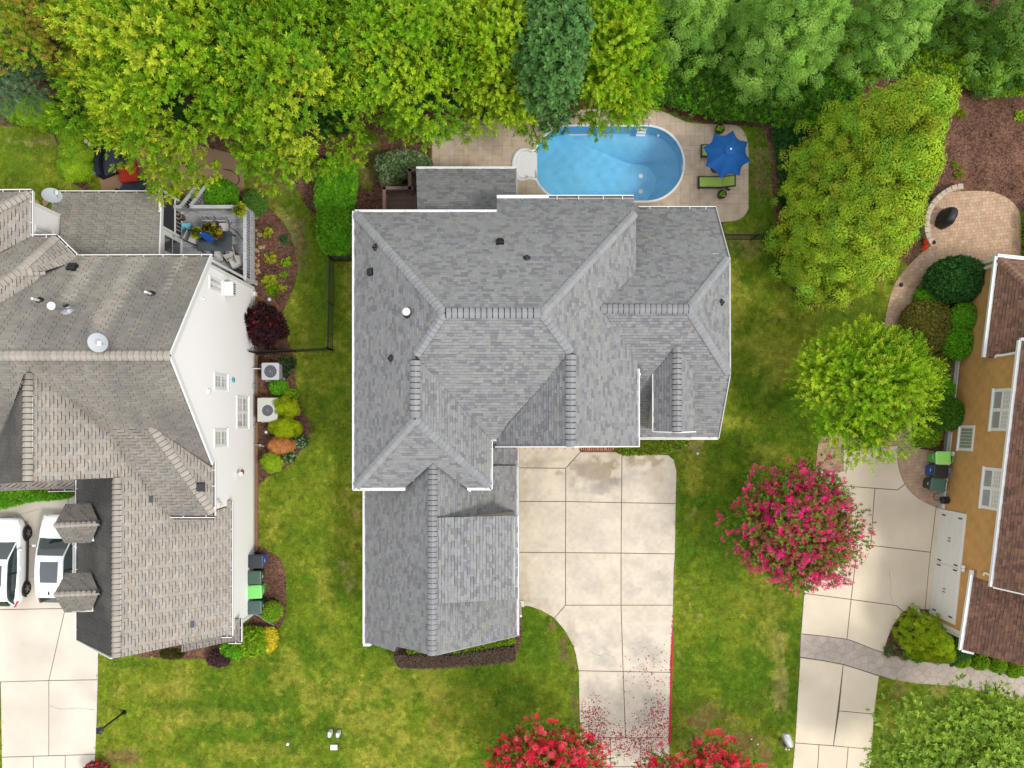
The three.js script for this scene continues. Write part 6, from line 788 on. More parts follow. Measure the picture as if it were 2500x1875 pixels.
// shrubs by the white house
const WB = 'clipped round shrubs by the grey deck';
shrub('large round clipped shrub beside the deck stairs', 541, 478, 0.7, [0.75, 0.75, 0.7], 2400, GEO.box, K.bright, { size: 1.2, group: WB, lump: 0.06 }); shrub('pale round clipped shrub past the deck corner', 622, 497, 0.6, [0.5, 0.6, 0.56], 1600, GEO.box, [[0.1, 0.22, 0.03], [0.12, 0.25, 0.04]], { size: 1.1, group: WB, lump: 0.05 }); shrub('dark round shrub between the screened porch and the stairs', 424, 490, 0.6, [0.5, 0.55, 0.5], 1300, GEO.box, K.green, { size: 1.1, group: WB });
shrub('round green shrub between the two air conditioners', 680, 945, 0.32, [0.38, 0.33, 0.36], 900, GEO.box, K.bright, { lump: 0.1 }); shrub('small spreading green shrub by the rusty air conditioner', 710, 962, 0.2, [0.3, 0.22, 0.22], 420, GEO.box, K.green);
const GY = { mat: M.needle, lump: 0.5, rise: 0.25, size: 0.48, core: 0.62, group: 'golden cypress shrubs in the bark bed', vary: 0.15 };
shrub('golden cypress mound touching the rusty air conditioner', 698, 994, 0.5, [0.56, 0.52, 0.42], 420, GEO.tuft, K.gold, GY); shrub('widest golden cypress mound in the bark bed', 696, 1042, 0.52, [0.66, 0.54, 0.46], 640, GEO.tuft, K.gold, GY); shrub('dead orange cypress mound in the bark bed', 686, 1087, 0.42, [0.55, 0.42, 0.35], 520, GEO.tuft, K.rust, { ...GY, group: undefined }); shrub('lime cypress at the end of the bark bed', 664, 1131, 0.42, [0.44, 0.4, 0.4], 420, GEO.tuft, [[0.24, 0.38, 0.014], [0.3, 0.43, 0.024]], { ...GY, group: undefined });
shrub('dark small-leaved shrub with white flecks by the orange cypress', 734, 1078, 0.2, [0.3, 0.22, 0.3], 380, GEO.box, [...K.dark, [0.35, 0.4, 0.25]]); shrub('dark flecked shrub below the orange cypress', 707, 1113, 0.18, [0.28, 0.2, 0.26], 320, GEO.box, [...K.dark, [0.4, 0.42, 0.25]]); shrub('wispy green groundling near the fan-topped air conditioner', 702, 888, 0.14, [0.34, 0.14, 0.3], 260, GEO.fan, [[0.1, 0.2, 0.06], [0.12, 0.24, 0.06]]); shrub('feathery green plant at the bed edge by the black fence', 690, 908, 0.1, [0.25, 0.1, 0.4], 160, GEO.fan, [[0.12, 0.22, 0.06]]);
shrub('oval boxwood beside the last dark wheeled bin', 664, 1493, 0.5, [0.46, 0.5, 0.42], 1500, GEO.box, K.green, { lump: 0.05 }); shrub('leafy green shrub at the corner of the low porch roof', 618, 1565, 0.45, [0.75, 0.4, 0.55], 700, GEO.rosette, [...K.lime, ...K.green], { size: 0.9 }); shrub('leafy green shrub hugging the low porch eave', 575, 1585, 0.4, [0.55, 0.35, 0.3], 520, GEO.broad, K.bright); shrub('bright yellow shrub at the edge of the lawn', 657, 1562, 0.35, [0.32, 0.32, 0.52], 650, GEO.broad, K.sun, { size: 0.8 }); shrub('plum purple shrub spilling onto the front lawn', 535, 1606, 0.3, [0.46, 0.3, 0.32], 600, GEO.laurel, K.plum); shrub('low brown and green plants under the garage gable', 420, 1597, 0.1, [0.5, 0.12, 0.12], 160, GEO.strap, [[0.2, 0.15, 0.06], [0.15, 0.2, 0.03]], { size: 0.4 });
shrub('dark purple shrub with red blossom against the white wall', 645, 797, 0.85, [0.68, 0.7, 0.72], 950, GEO.laurel, K.purple, { flowers: 60, fpal: [[0.62, 0.02, 0.05], [0.7, 0.05, 0.1]], lump: 1.0, size: 1.5, core: 0.35 });
const HB = 'perennials in the mulch bed', hb = (label, u, v, s, pal, geo = GEO.rosette, n = 26) => { const g = thing('perennial', label, 'plant', HB), list = [], c = at(u, v, 0); for (let i = 0; i < n; i++) { const a = rr(0, 6.28), d = Math.sqrt(R()) * s; list.push([orient(V(c.x + Math.cos(a) * d, 0.03 + rr(0, 0.2 * s), c.z + Math.sin(a) * d), V(rr(-0.3, 0.3), 1, rr(-0.3, 0.3)), rr(0.5, 0.8) * Math.min(1.2, 0.45 + s)), jit(pick(pal))]); } leaves(g, 'foliage', geo, M.leaf, list); mesh('stem', cyl(0.03, 0.02, 0.1, c.x, 0, c.z, 6), M.twig, g); settle(g); };
hb('chartreuse perennial by the row of stones near the deck', 656, 571, 0.24, K.chart); hb('grey-green perennial at the rim of the mulch bed', 695, 586, 0.24, [[0.06, 0.14, 0.05], [0.08, 0.17, 0.05]]); hb('chartreuse and red perennial amid the stones', 661, 630, 0.28, [...K.chart, [0.3, 0.22, 0.03]]); hb('mid green perennial at the curve of the mulch edging', 700, 640, 0.25, K.lime); hb('sparse green perennial at the inner mulch edging', 695, 673, 0.18, K.green, GEO.rosette, 14); hb('tall chartreuse cluster above the white jug', 660, 688, 0.34, [...K.chart, K.lime[1]], GEO.rosette, 46); hb('grassy lime clump beside the white jug', 668, 712, 0.3, K.lime, GEO.strap, 18); hb('chartreuse offshoot between the grassy clump and the edging', 692, 703, 0.2, K.chart, GEO.rosette, 20); hb('thin green perennial near the purple shrub', 672, 760, 0.2, K.green, GEO.strap, 8); hb('star-shaped seedling beside the drain pipe', 614, 1531, 0.12, K.lime, GEO.rosette, 6);
hb('lime perennial in the brushy mulch by the tall hedge', 786, 462, 0.2, K.bright); hb('yellow weed in the bare mulch', 751, 418, 0.1, K.chart, GEO.rosette, 6); hb('lime weed by the broken twigs', 785, 440, 0.16, K.lime, GEO.rosette, 10);
// shrubs by the tan house
shrub('large dark evergreen shrub at the corner of the tan house', 2338, 683, 0.95, [1.35, 0.95, 0.95], 4600, GEO.laurel, K.dark, { size: 1.3, lump: 0.1, vary: 0.3 }); shrub('olive brown rounded shrub beside the paver path', 2263, 797, 0.6, [1.2, 0.6, 1.2], 3600, GEO.laurel, K.olive, { size: 1.0, rise: 0.4, lump: 0.12 });
const BG = 'bright green shrubs against the tan siding'; shrub('bright green shrub against tan siding, beside the dark evergreen', 2351, 777, 0.95, [0.55, 0.6, 0.62], 1900, GEO.laurel, K.bright, { group: BG, lump: 0.08 }); shrub('bright green shrub against tan siding, beyond the olive shrub', 2338, 838, 0.9, [0.58, 0.6, 0.7], 1900, GEO.laurel, K.bright, { group: BG, lump: 0.08 }); shrub('small round green shrub at the white foundation', 2303, 950, 0.55, [0.38, 0.4, 0.42], 900, GEO.laurel, K.bright); shrub('dense green shrub leaning on tan siding by the small window', 2312, 1010, 0.8, [0.75, 0.6, 0.7], 2200, GEO.laurel, [[0.07, 0.19, 0.015], [0.1, 0.23, 0.016]], { lump: 0.08 }); shrub('olive shrub below the lime tree', 2285, 905, 0.5, [0.6, 0.45, 0.8], 1300, GEO.laurel, [...K.olive, K.lime[2]], { size: 1.0 }); shrub('dark green shrub above the lime wheeled bin', 2266, 1060, 0.35, [0.5, 0.32, 0.5], 900, GEO.laurel, K.green); shrub('low green shrub under the hosta', 2262, 725, 0.35, [0.5, 0.32, 0.35], 800, GEO.laurel, K.bright);
hb('pale variegated hosta at the bend of the path', 2254, 703, 0.34, [[0.4, 0.42, 0.2], [0.3, 0.38, 0.12]], GEO.rosette, 40); hb('red cardinal flower by the low stone wall', 2254, 596, 0.14, [[0.16, 0.22, 0.03]], GEO.strap, 6); hb('golden strap-leaved lily on the mulch slope', 2343, 276, 0.22, K.chart, GEO.strap, 16); hb('strap-leaved seedling midway down the mulch slope', 2328, 402, 0.12, K.lime, GEO.strap, 6); hb('strap-leaved lily above the stone wall', 2338, 429, 0.18, [...K.chart, K.lime[0]], GEO.strap, 10); hb('green clump at the rim of the mulch slope', 2490, 285, 0.3, K.lime, GEO.rosette, 24); hb('yellowing fern where undergrowth meets the mulch', 2370, 210, 0.35, K.chart, GEO.strap, 22); hb('pale lily behind the stone wall', 2262, 487, 0.2, [[0.14, 0.2, 0.05]], GEO.strap, 10); hb('small green clump by the conifer tip', 2312, 265, 0.3, K.green, GEO.rosette, 26);
{ const fl = thing('cardinal_flower', 'scarlet flower heads beside the low stone wall', 'flower'), list = []; for (const [u, v] of [[2260, 590], [2258, 602], [2257, 607]]) for (let k = 0; k < 6; k++) { const q = at(u, v, 0.4); list.push([orient(q.add(V(rr(-0.08, 0.08), rr(-0.05, 0.05), rr(-0.08, 0.08))), V(rr(-0.4, 0.4), 1, rr(-0.4, 0.4)), rr(0.6, 0.9)), jit([0.85, 0.06, 0.03])]); } leaves(fl, 'blossom', GEO.panicle, M.petal, list); const b = at(2259, 598, 0); mesh('stem', cyl(0.01, 0.008, 0.42, b.x, 0, b.z, 5), M.twig, fl); settle(fl); }
conifer('tall golden cypress leaning at the garage corner', { base: [2226, 1534], H: 3.1, R: 1.02, n: 620, pal: [[0.2, 0.32, 0.01], [0.26, 0.36, 0.012], [0.3, 0.39, 0.014]], tuft: 0.62 }); conifer('slimmer golden cypress beside the taller cypress', { base: [2252, 1566], H: 2.4, R: 0.7, n: 380, pal: [[0.2, 0.32, 0.01], [0.26, 0.36, 0.012]], tuft: 0.6 }); shrub('dark broad-leaved shrub behind the golden cypress', 2330, 1582, 0.55, [0.65, 0.5, 0.6], 1300, GEO.broad, K.dark, { size: 0.9 }); shrub('green boxwood under the golden cypress', 2242, 1595, 0.35, [0.5, 0.34, 0.36], 1100, GEO.box, K.green);
const RW = 'boxwoods lined up along the stamped walkway'; for (const [u, v, w] of [[2345, 1610, 'first'], [2390, 1615, 'second'], [2434, 1622, 'third'], [2474, 1634, 'fourth']]) shrub(w + ' round boxwood along the stamped walkway counting from the golden cypress', u, v, 0.35, [0.37, 0.36, 0.34], 1000, GEO.box, [...K.green, K.lime[2]], { lump: 0.06, group: RW });
hb('tufted grass at the tip of the corner bed', 2222, 1494, 0.2, [[0.3, 0.26, 0.06], [0.25, 0.28, 0.06]], GEO.strap, 10); hb('tufted grass between driveway and golden cypress', 2194, 1519, 0.2, [[0.34, 0.3, 0.08], [0.28, 0.3, 0.08]], GEO.strap, 12); hb('pale tufted grass at the driveway rim of the corner bed', 2183, 1553, 0.2, [[0.3, 0.35, 0.1]], GEO.strap, 14); hb('variegated grass mound around the path light', 2172, 1588, 0.26, [[0.34, 0.4, 0.14], [0.26, 0.34, 0.1]], GEO.strap, 24); hb('variegated grass mound beside the stamped walkway', 2204, 1599, 0.2, [[0.36, 0.42, 0.16]], GEO.strap, 16);
// garden behind the white house
const AV = 'arborvitae edging the back lawn'; shrub('broad fan-shaped arborvitae at the top of the back lawn', 98, 277, 0.85, [0.95, 0.8, 0.6], 620, GEO.tuft, K.green, { mat: M.needle, lump: 0.35, group: AV, size: 0.7, core: 0.65 }); shrub('sparse arborvitae in the dark corner', 45, 275, 0.6, [0.55, 0.6, 0.5], 260, GEO.tuft, [...K.green, ...K.deep], { mat: M.needle, lump: 0.4, group: AV, size: 0.7, core: 0.65 }); shrub('golden arborvitae beside the white cooler', 185, 413, 0.65, [0.62, 0.62, 0.55], 420, GEO.tuft, [...K.green, K.lime[0]], { mat: M.needle, lump: 0.4, group: AV, size: 0.65, core: 0.65 }); shrub('golden arborvitae between the cooler and the torches', 190, 375, 0.65, [0.66, 0.65, 0.5], 420, GEO.tuft, K.green, { mat: M.needle, lump: 0.4, group: AV, size: 0.65, core: 0.65 }); shrub('golden arborvitae near the standing torches', 188, 342, 0.65, [0.62, 0.65, 0.45], 380, GEO.tuft, K.green, { mat: M.needle, lump: 0.4, group: AV, size: 0.65, core: 0.65 });
shrub('green shrub mass between the lawn and the dried grass', 165, 300, 0.5, [0.9, 0.5, 0.5], 1500, GEO.broad, K.bright); shrub('green shrub behind the white bucket', 235, 322, 0.5, [0.8, 0.5, 0.5], 1300, GEO.broad, K.green); shrub('dark smoky shrub beside the dried grass', 178, 288, 0.7, [0.3, 0.35, 0.35], 420, GEO.laurel, [[0.03, 0.03, 0.035], [0.045, 0.04, 0.045]], { lump: 0.4 });
{ const g = thing('dried_grass', 'fountain of dried brown ornamental grass', 'plant'), b = []; for (let i = 0; i < 70; i++) { const a = rr(0, 6.28), l = rr(0.4, 0.75), c = at(140, 248, 0); mesh; b.push(tube([c, c.clone().add(V(Math.cos(a) * l * 0.4, rr(0.6, 0.9), Math.sin(a) * l * 0.4)), c.clone().add(V(Math.cos(a) * l, rr(0.2, 0.6), Math.sin(a) * l))], 0.012, 4, 0.004)); } mesh('blades', b, mat([0.3, 0.2, 0.14], 1), g); settle(g); }
// ---------------------------------------------------------------- cars
reseed(505);
function car(label, x, z, turn, o = {}) {
  const g = thing('parked_car', label, 'car', 'white cars parked beside the white house'), L = 2.12, rings = [], ring = (zz, w, y0, yb, cr) => [[-0.86, y0], [-0.97, y0 + 0.14], [-1, lerp(y0, yb, 0.5)], [-0.985, yb - 0.14], [-0.93, yb - 0.04], [-0.8, yb + 0.01], [-0.45, yb + cr], [0, yb + cr * 1.2], [0.45, yb + cr], [0.8, yb + 0.01], [0.93, yb - 0.04], [0.985, yb - 0.14], [1, lerp(y0, yb, 0.5)], [0.97, y0 + 0.14], [0.86, y0]].map(([a, b]) => V(a * w, b, zz));
  for (const [zz, w, y0, yb, cr] of [[-2.12, 0.5, 0.4, 0.62, 0], [-2.1, 0.62, 0.32, 0.7, 0.01], [-2.0, 0.74, 0.28, 0.8, 0.02], [-1.8, 0.83, 0.26, 0.88, 0.03], [-1.4, 0.88, 0.25, 0.95, 0.04], [-0.95, 0.9, 0.25, 1.0, 0.05], [-0.4, 0.9, 0.25, 1.03, 0.04], [0.5, 0.905, 0.25, 1.05, 0.04], [1.3, 0.9, 0.26, 1.07, 0.04], [1.75, 0.87, 0.3, 1.05, 0.03], [2.0, 0.78, 0.35, 1.0, 0.02], [2.1, 0.68, 0.42, 0.9, 0], [2.13, 0.55, 0.48, 0.75, 0]]) rings.push(ring(zz, w, y0, yb, cr));
  mesh('body', [loft(rings), loft([rings[0], rings[0].map((p) => V(0, 0.5, -2.12))]), loft([rings[rings.length - 1], rings[0].map(() => V(0, 0.6, 2.13))])], M.carPaint, g);
  mesh('sill', [box(0.06, 0.12, 2.3, 0.88, 0.27, 0), box(0.06, 0.12, 2.3, -0.88, 0.27, 0)], M.plastic, g);
  const gr = (zz, wb, wr, y) => [[-wb, 1.0], [-lerp(wb, wr, 0.55), lerp(1.0, y, 0.55)], [-wr, y - 0.03], [-wr * 0.9, y], [0, y + 0.015], [wr * 0.9, y], [wr, y - 0.03], [lerp(wb, wr, 0.55), lerp(1.0, y, 0.55)], [wb, 1.0]].map(([a, b]) => V(a, b, zz));
  mesh('window', loft([gr(-1.02, 0.74, 0.72, 1.03), gr(-0.62, 0.8, 0.68, 1.26), gr(-0.22, 0.82, 0.63, 1.46), gr(0.3, 0.83, 0.62, 1.52), gr(1.2, 0.82, 0.6, 1.5), gr(1.6, 0.78, 0.58, 1.42), gr(1.98, 0.72, 0.6, 1.12)], false), M.autoGlass, g, { label: 'dark tinted glass' });
  const top = (zz, w, y) => [[-w, y - 0.035], [-w * 0.86, y], [0, y + 0.018], [w * 0.86, y], [w, y - 0.035]].map(([a, b]) => V(a, b + 0.014, zz));
  mesh('roof', loft([top(-0.26, 0.63, 1.445), top(0.0, 0.645, 1.5), top(0.4, 0.64, 1.525), top(1.2, 0.62, 1.505), top(1.62, 0.6, 1.43), top(1.74, 0.58, 1.36)], false), M.carPaint, g);
  mesh('sunroof', loft([[V(-0.42, 1.535, 0.02), V(0.42, 1.535, 0.02)], [V(-0.42, 1.562, 0.45), V(0.42, 1.562, 0.45)], [V(-0.4, 1.552, 1.0), V(0.4, 1.552, 1.0)]], false), mat([0.05, 0.062, 0.075], 0.12, { physical: true, clearcoat: 1 }), g);
  for (const s of [-1, 1]) {
    mesh('pillar', tube([V(s * 0.76, 1.03, -0.98), V(s * 0.71, 1.27, -0.6), V(s * 0.645, 1.47, -0.22), V(s * 0.64, 1.53, 0.4), V(s * 0.62, 1.51, 1.2), V(s * 0.62, 1.4, 1.66), V(s * 0.74, 1.05, 2.0)], 0.036, 6), M.carPaint, g); mesh('pillar', beam(V(s * 0.835, 1.04, 0.42), V(s * 0.635, 1.5, 0.46), 0.08, 0.03), M.black, g);
    const mr = part('wing_mirror', g); mesh('housing', rbox(0.2, 0.13, 0.1, 0.04, s * 0.98, 1.06, -0.66), M.carPaint, mr); mesh('stalk', box(0.1, 0.04, 0.05, s * 0.88, 1.02, -0.66), M.black, mr);
    mesh('door_handle', rbox(0.03, 0.035, 0.18, 0.01, s * 0.905, 0.88, 0.25), M.carPaint, g); mesh('headlight', rbox(0.2, 0.09, 0.34, 0.04, s * 0.66, 0.76, -1.92, s * 0.35), mat([0.5, 0.53, 0.56], 0.1, { physical: true, clearcoat: 1 }), g); mesh('tail_lamp', rbox(0.2, 0.1, 0.34, 0.04, s * 0.72, 0.92, 1.93, -s * 0.5), M.redLamp, g);
    for (const zz of [-1.36, 1.32]) { const w = part('wheel', g), cx = s * 0.86; mesh('arch', new THREE.TorusGeometry(0.37, 0.045, 6, 20, PI).rotateY(PI / 2).translate(s * 0.9, 0.33, zz), M.plastic, w); mesh('tyre', new THREE.TorusGeometry(0.25, 0.085, 10, 24).rotateY(PI / 2).scale(1.25, 1, 1).translate(cx, 0.335, zz), M.tyre, w); mesh('rim', new THREE.CylinderGeometry(0.2, 0.2, 0.14, 20).rotateZ(PI / 2).translate(cx, 0.335, zz), M.plastic, w); for (let k = 0; k < 5; k++) mesh('spoke', box(0.03, 0.19, 0.05, 0, 0.1, 0).rotateX(k * 2 * PI / 5).translate(cx + s * 0.075, 0.335, zz), M.alloy, w); }
  }
  mesh('rear_window', loft([[V(-0.5, 1.36, 1.745), V(0.5, 1.36, 1.745)], [V(-0.6, 1.08, 2.02), V(0.6, 1.08, 2.02)]], false).translate(0, 0.012, 0.012), M.autoGlass, g); mesh('grille', rbox(0.7, 0.16, 0.05, 0.02, 0, 0.52, -2.1), M.black, g); mesh('antenna', box(0.05, 0.05, 0.16, 0, 1.5, 1.5), M.black, g);
  g.position.set(x, 0.04, z); g.rotation.y = turn; return g;
}
car('white crossover with its alloy wheels showing on the open driveway', -24.35, 6.72, -0.02); car('white car half hidden under the sooty dormer roofs', -21.72, 6.55, -0.02);

// ---------------------------------------------------------------- wheeled bins, air conditioners
function bin(label, u, v, turn, body, lid, group) { // front of the bin towards +x before turning
  const g = thing('wheeled_bin', label, 'bin', group), c = at(u, v, 0), bm = mat(body, 0.5), lm = mat(lid, 0.5); const rg = (w0, w1, d0, d1, y) => [[-w0, -d0], [w0, -d0], [w0 + 0.0, d0], [-w0, d0]].map(([a, b]) => V(b, y, a)), R4 = (w, d, y, k = 0.05) => { const P = []; for (const [sx, sz] of [[1, 1], [-1, 1], [-1, -1], [1, -1]]) for (const t of [0, 1]) P.push(V(sx * (t ^ (sx * sz < 0) ? d - k : d), y, sz * (t ^ (sx * sz < 0) ? w : w - k))); return P; };
  mesh('body', [loft([R4(0.22, 0.22, 0.06), R4(0.25, 0.27, 0.5), R4(0.29, 0.33, 0.98), R4(0.31, 0.35, 1.0), R4(0.31, 0.35, 1.04)]), rbox(0.04, 0.05, 0.34, 0.015, 0.3, 0.68, 0)], bm, g);
  mesh('lid', [loft([R4(0.32, 0.36, 1.03), R4(0.325, 0.365, 1.06), R4(0.3, 0.34, 1.1), R4(0.2, 0.22, 1.12), R4(0.01, 0.01, 1.12, 0.005)]), rbox(0.16, 0.025, 0.44, 0.01, 0.22, 1.115, 0)], lm, g);
  mesh('handle', [tube([V(-0.35, 0.98, -0.2), V(-0.45, 1.02, -0.2), V(-0.45, 1.02, 0.2), V(-0.35, 0.98, 0.2)], 0.018, 6)], bm, g); for (const s of [-1, 1]) mesh('wheel', new THREE.CylinderGeometry(0.13, 0.13, 0.06, 16).rotateX(PI / 2).translate(-0.22, 0.13, s * 0.27), M.tyre, g); mesh('axle', new THREE.CylinderGeometry(0.012, 0.012, 0.54, 6).rotateX(PI / 2).translate(-0.22, 0.13, 0), M.steel, g); mesh('emblem', box(0.01, 0.06, 0.13, 0.325, 0.74, 0), mat([0.65, 0.68, 0.65], 0.6), g);
  g.position.set(c.x, 0.03, c.z); g.rotation.y = turn; return g;
}
const GL = [0.12, 0.5, 0.09], DG = [0.035, 0.075, 0.055], BL = [0.01, 0.09, 0.42], GW = 'wheeled bins along the white wall', GT = 'wheeled bins on the pavers by the tan house';
bin('blue wheeled bin with black lid against the white wall', 642, 1362, 0, BL, [0.03, 0.035, 0.045], GW); bin('dark green wheeled bin between the blue and lime bins', 637, 1400, 0, DG, [0.055, 0.1, 0.075], GW); bin('lime green wheeled bin beside the white wall', 638, 1434, 0.05, GL, [0.2, 0.62, 0.16], GW); bin('dark green wheeled bin touching the oval boxwood', 638, 1471, 0.02, DG, [0.06, 0.11, 0.095], GW);
bin('lime green wheeled bin on the pavers by tan siding', 2274, 1116, PI + 0.0, GL, [0.32, 0.72, 0.16], GT); bin('blue wheeled bin with black lid on the pavers', 2268, 1147, PI - 0.1, BL, [0.022, 0.022, 0.024], GT); bin('dark green wheeled bin on the pavers near the hose reel', 2262, 1180, PI - 0.14, [0.03, 0.05, 0.03], [0.06, 0.13, 0.09], GT);
function airCon(label, u0, u1, v0, v1, kind) {
  const g = thing('air_conditioner', label, 'air conditioner', 'air conditioners in the bark bed'), h = 0.85, a = at(u0, v0, h), b = at(u1, v1, h), cx = (a.x + b.x) / 2, cz = (a.z + b.z) / 2, w = b.x - a.x, d = b.z - a.z, r = Math.min(w, d) * (kind ? 0.29 : 0.38), shell = mat(kind ? [0.5, 0.5, 0.46] : [0.42, 0.43, 0.46], 0.5);
  mesh('cabinet', rbox(w - 0.04, h - 0.08, d - 0.04, 0.03, cx, h / 2 + 0.01, cz), mat([0.06, 0.065, 0.085], 0.5), g); for (let i = 0; i < 9; i++) mesh('louvre', box(0.012, 0.03, d - 0.1, cx + w / 2 - 0.012, 0.15 + i * 0.075, cz), M.greyMetal, g);
  const sh = new THREE.Shape(), k = kind ? 0.02 : 0.07, W = w / 2, D = d / 2; sh.moveTo(-W + k, -D); sh.lineTo(W - k, -D); sh.quadraticCurveTo(W, -D, W, -D + k); sh.lineTo(W, D - k); sh.quadraticCurveTo(W, D, W - k, D); sh.lineTo(-W + k, D); sh.quadraticCurveTo(-W, D, -W, D - k); sh.lineTo(-W, -D + k); sh.quadraticCurveTo(-W, -D, -W + k, -D); const hole = new THREE.Path(); hole.absarc(0, kind ? -0.03 : 0, r, 0, 2 * PI); sh.holes.push(hole);
  mesh('top_panel', new THREE.ExtrudeGeometry(sh, { depth: 0.06, bevelEnabled: true, bevelSize: 0.01, bevelThickness: 0.01, bevelSegments: 1 }).rotateX(-PI / 2).translate(cx, h - 0.06, cz), shell, g); const oz = cz + (kind ? 0.03 : 0);
  mesh('fan_well', new THREE.CylinderGeometry(r, r, 0.02, 28).translate(cx, h - 0.2, oz), mat([0.09, 0.1, 0.12], 0.7), g); const fan = part('fan', g); mesh('hub', cyl(r * 0.2, r * 0.2, 0.06, cx, h - 0.14, oz), M.greyMetal, fan); for (let i = 0; i < 3; i++) { const bl = new THREE.Shape(); bl.moveTo(0.05, -0.03); bl.lineTo(r * 0.88, -r * 0.34); bl.lineTo(r * 0.88, r * 0.3); bl.lineTo(0.05, 0.03); mesh('fan_blade', new THREE.ExtrudeGeometry(bl, { depth: 0.012, bevelEnabled: false }).rotateX(-PI / 2 + 0.25).rotateY(i * 2 * PI / 3 + 0.2).translate(cx, h - 0.1, oz), mat([0.62, 0.63, 0.63], 0.4), fan); }
  const gd = part('fan_guard', g); for (const q of [1, 0.72, 0.45]) mesh('ring', new THREE.TorusGeometry(r * q, 0.006, 4, 28).rotateX(PI / 2).translate(cx, h + 0.005, oz), M.greyMetal, gd); for (let i = 0; i < 6; i++) mesh('spoke', box(r * 2, 0.008, 0.008).rotateY(i * PI / 6).translate(cx, h + 0.012, oz), M.greyMetal, gd);
  mesh('pad', box(w + 0.12, 0.06, d + 0.12, cx, 0.03, cz), M.concrete, g); if (kind) mesh('rusty_panel', box(0.02, 0.5, d * 0.9, cx - w / 2 - 0.03, 0.4, cz), mat([0.5, 0.26, 0.07], 0.9, { map: TX.grain }), g, { label: 'rust-stained side panel' }); else mesh('line_set', tube([V(cx - w / 2, 0.4, cz - 0.15), V(cx - w / 2 - 0.15, 0.5, cz - 0.15), V(-12.5, 0.55, cz - 0.15)], 0.025, 6), M.white, g); settle(g);
}
airCon('grey air conditioner with a wide fan by the black fence', 639, 681, 886, 927, 0); airCon('square beige air conditioner with a rusty side panel', 629, 677, 972, 1029, 1);

// ---------------------------------------------------------------- black metal fences
function fence(label, runs) {
  const g = thing('metal_fence', label, 'fence', 'black picket fences'), h = 1.3;
  for (const [[u0, v0], [u1, v1]] of runs) { const a = at(u0, v0), b = at(u1, v1), L = a.distanceTo(b), n = Math.round(L / 0.115), m = Math.max(1, Math.round(L / 2)); for (const y of [0.15, 1.05, 1.22]) mesh('rail', beam(a.clone().setY(y), b.clone().setY(y), 0.028, 0.03), M.blackMetal, g); for (let i = 0; i <= m; i++) { const p = a.clone().lerp(b, i / m); mesh('post', [box(0.055, h + 0.08, 0.055, p.x, (h + 0.08) / 2, p.z), rbox(0.07, 0.03, 0.07, 0.01, p.x, h + 0.09, p.z)], M.blackMetal, g); } for (let i = 1; i < n; i++) { const p = a.clone().lerp(b, i / n); mesh('picket', box(0.024, h - 0.1, 0.024, p.x, h / 2 + 0.05, p.z), M.blackMetal, g); } }
  settle(g);
}
fence('black picket fence enclosing the corner between the two houses', [[[864, 639], [817, 638]], [[817, 638], [813, 855]], [[813, 855], [631, 864]]]); fence('short black picket fence from the grey roof to the golden conifers', [[[1752, 586], [1912, 587]]]);

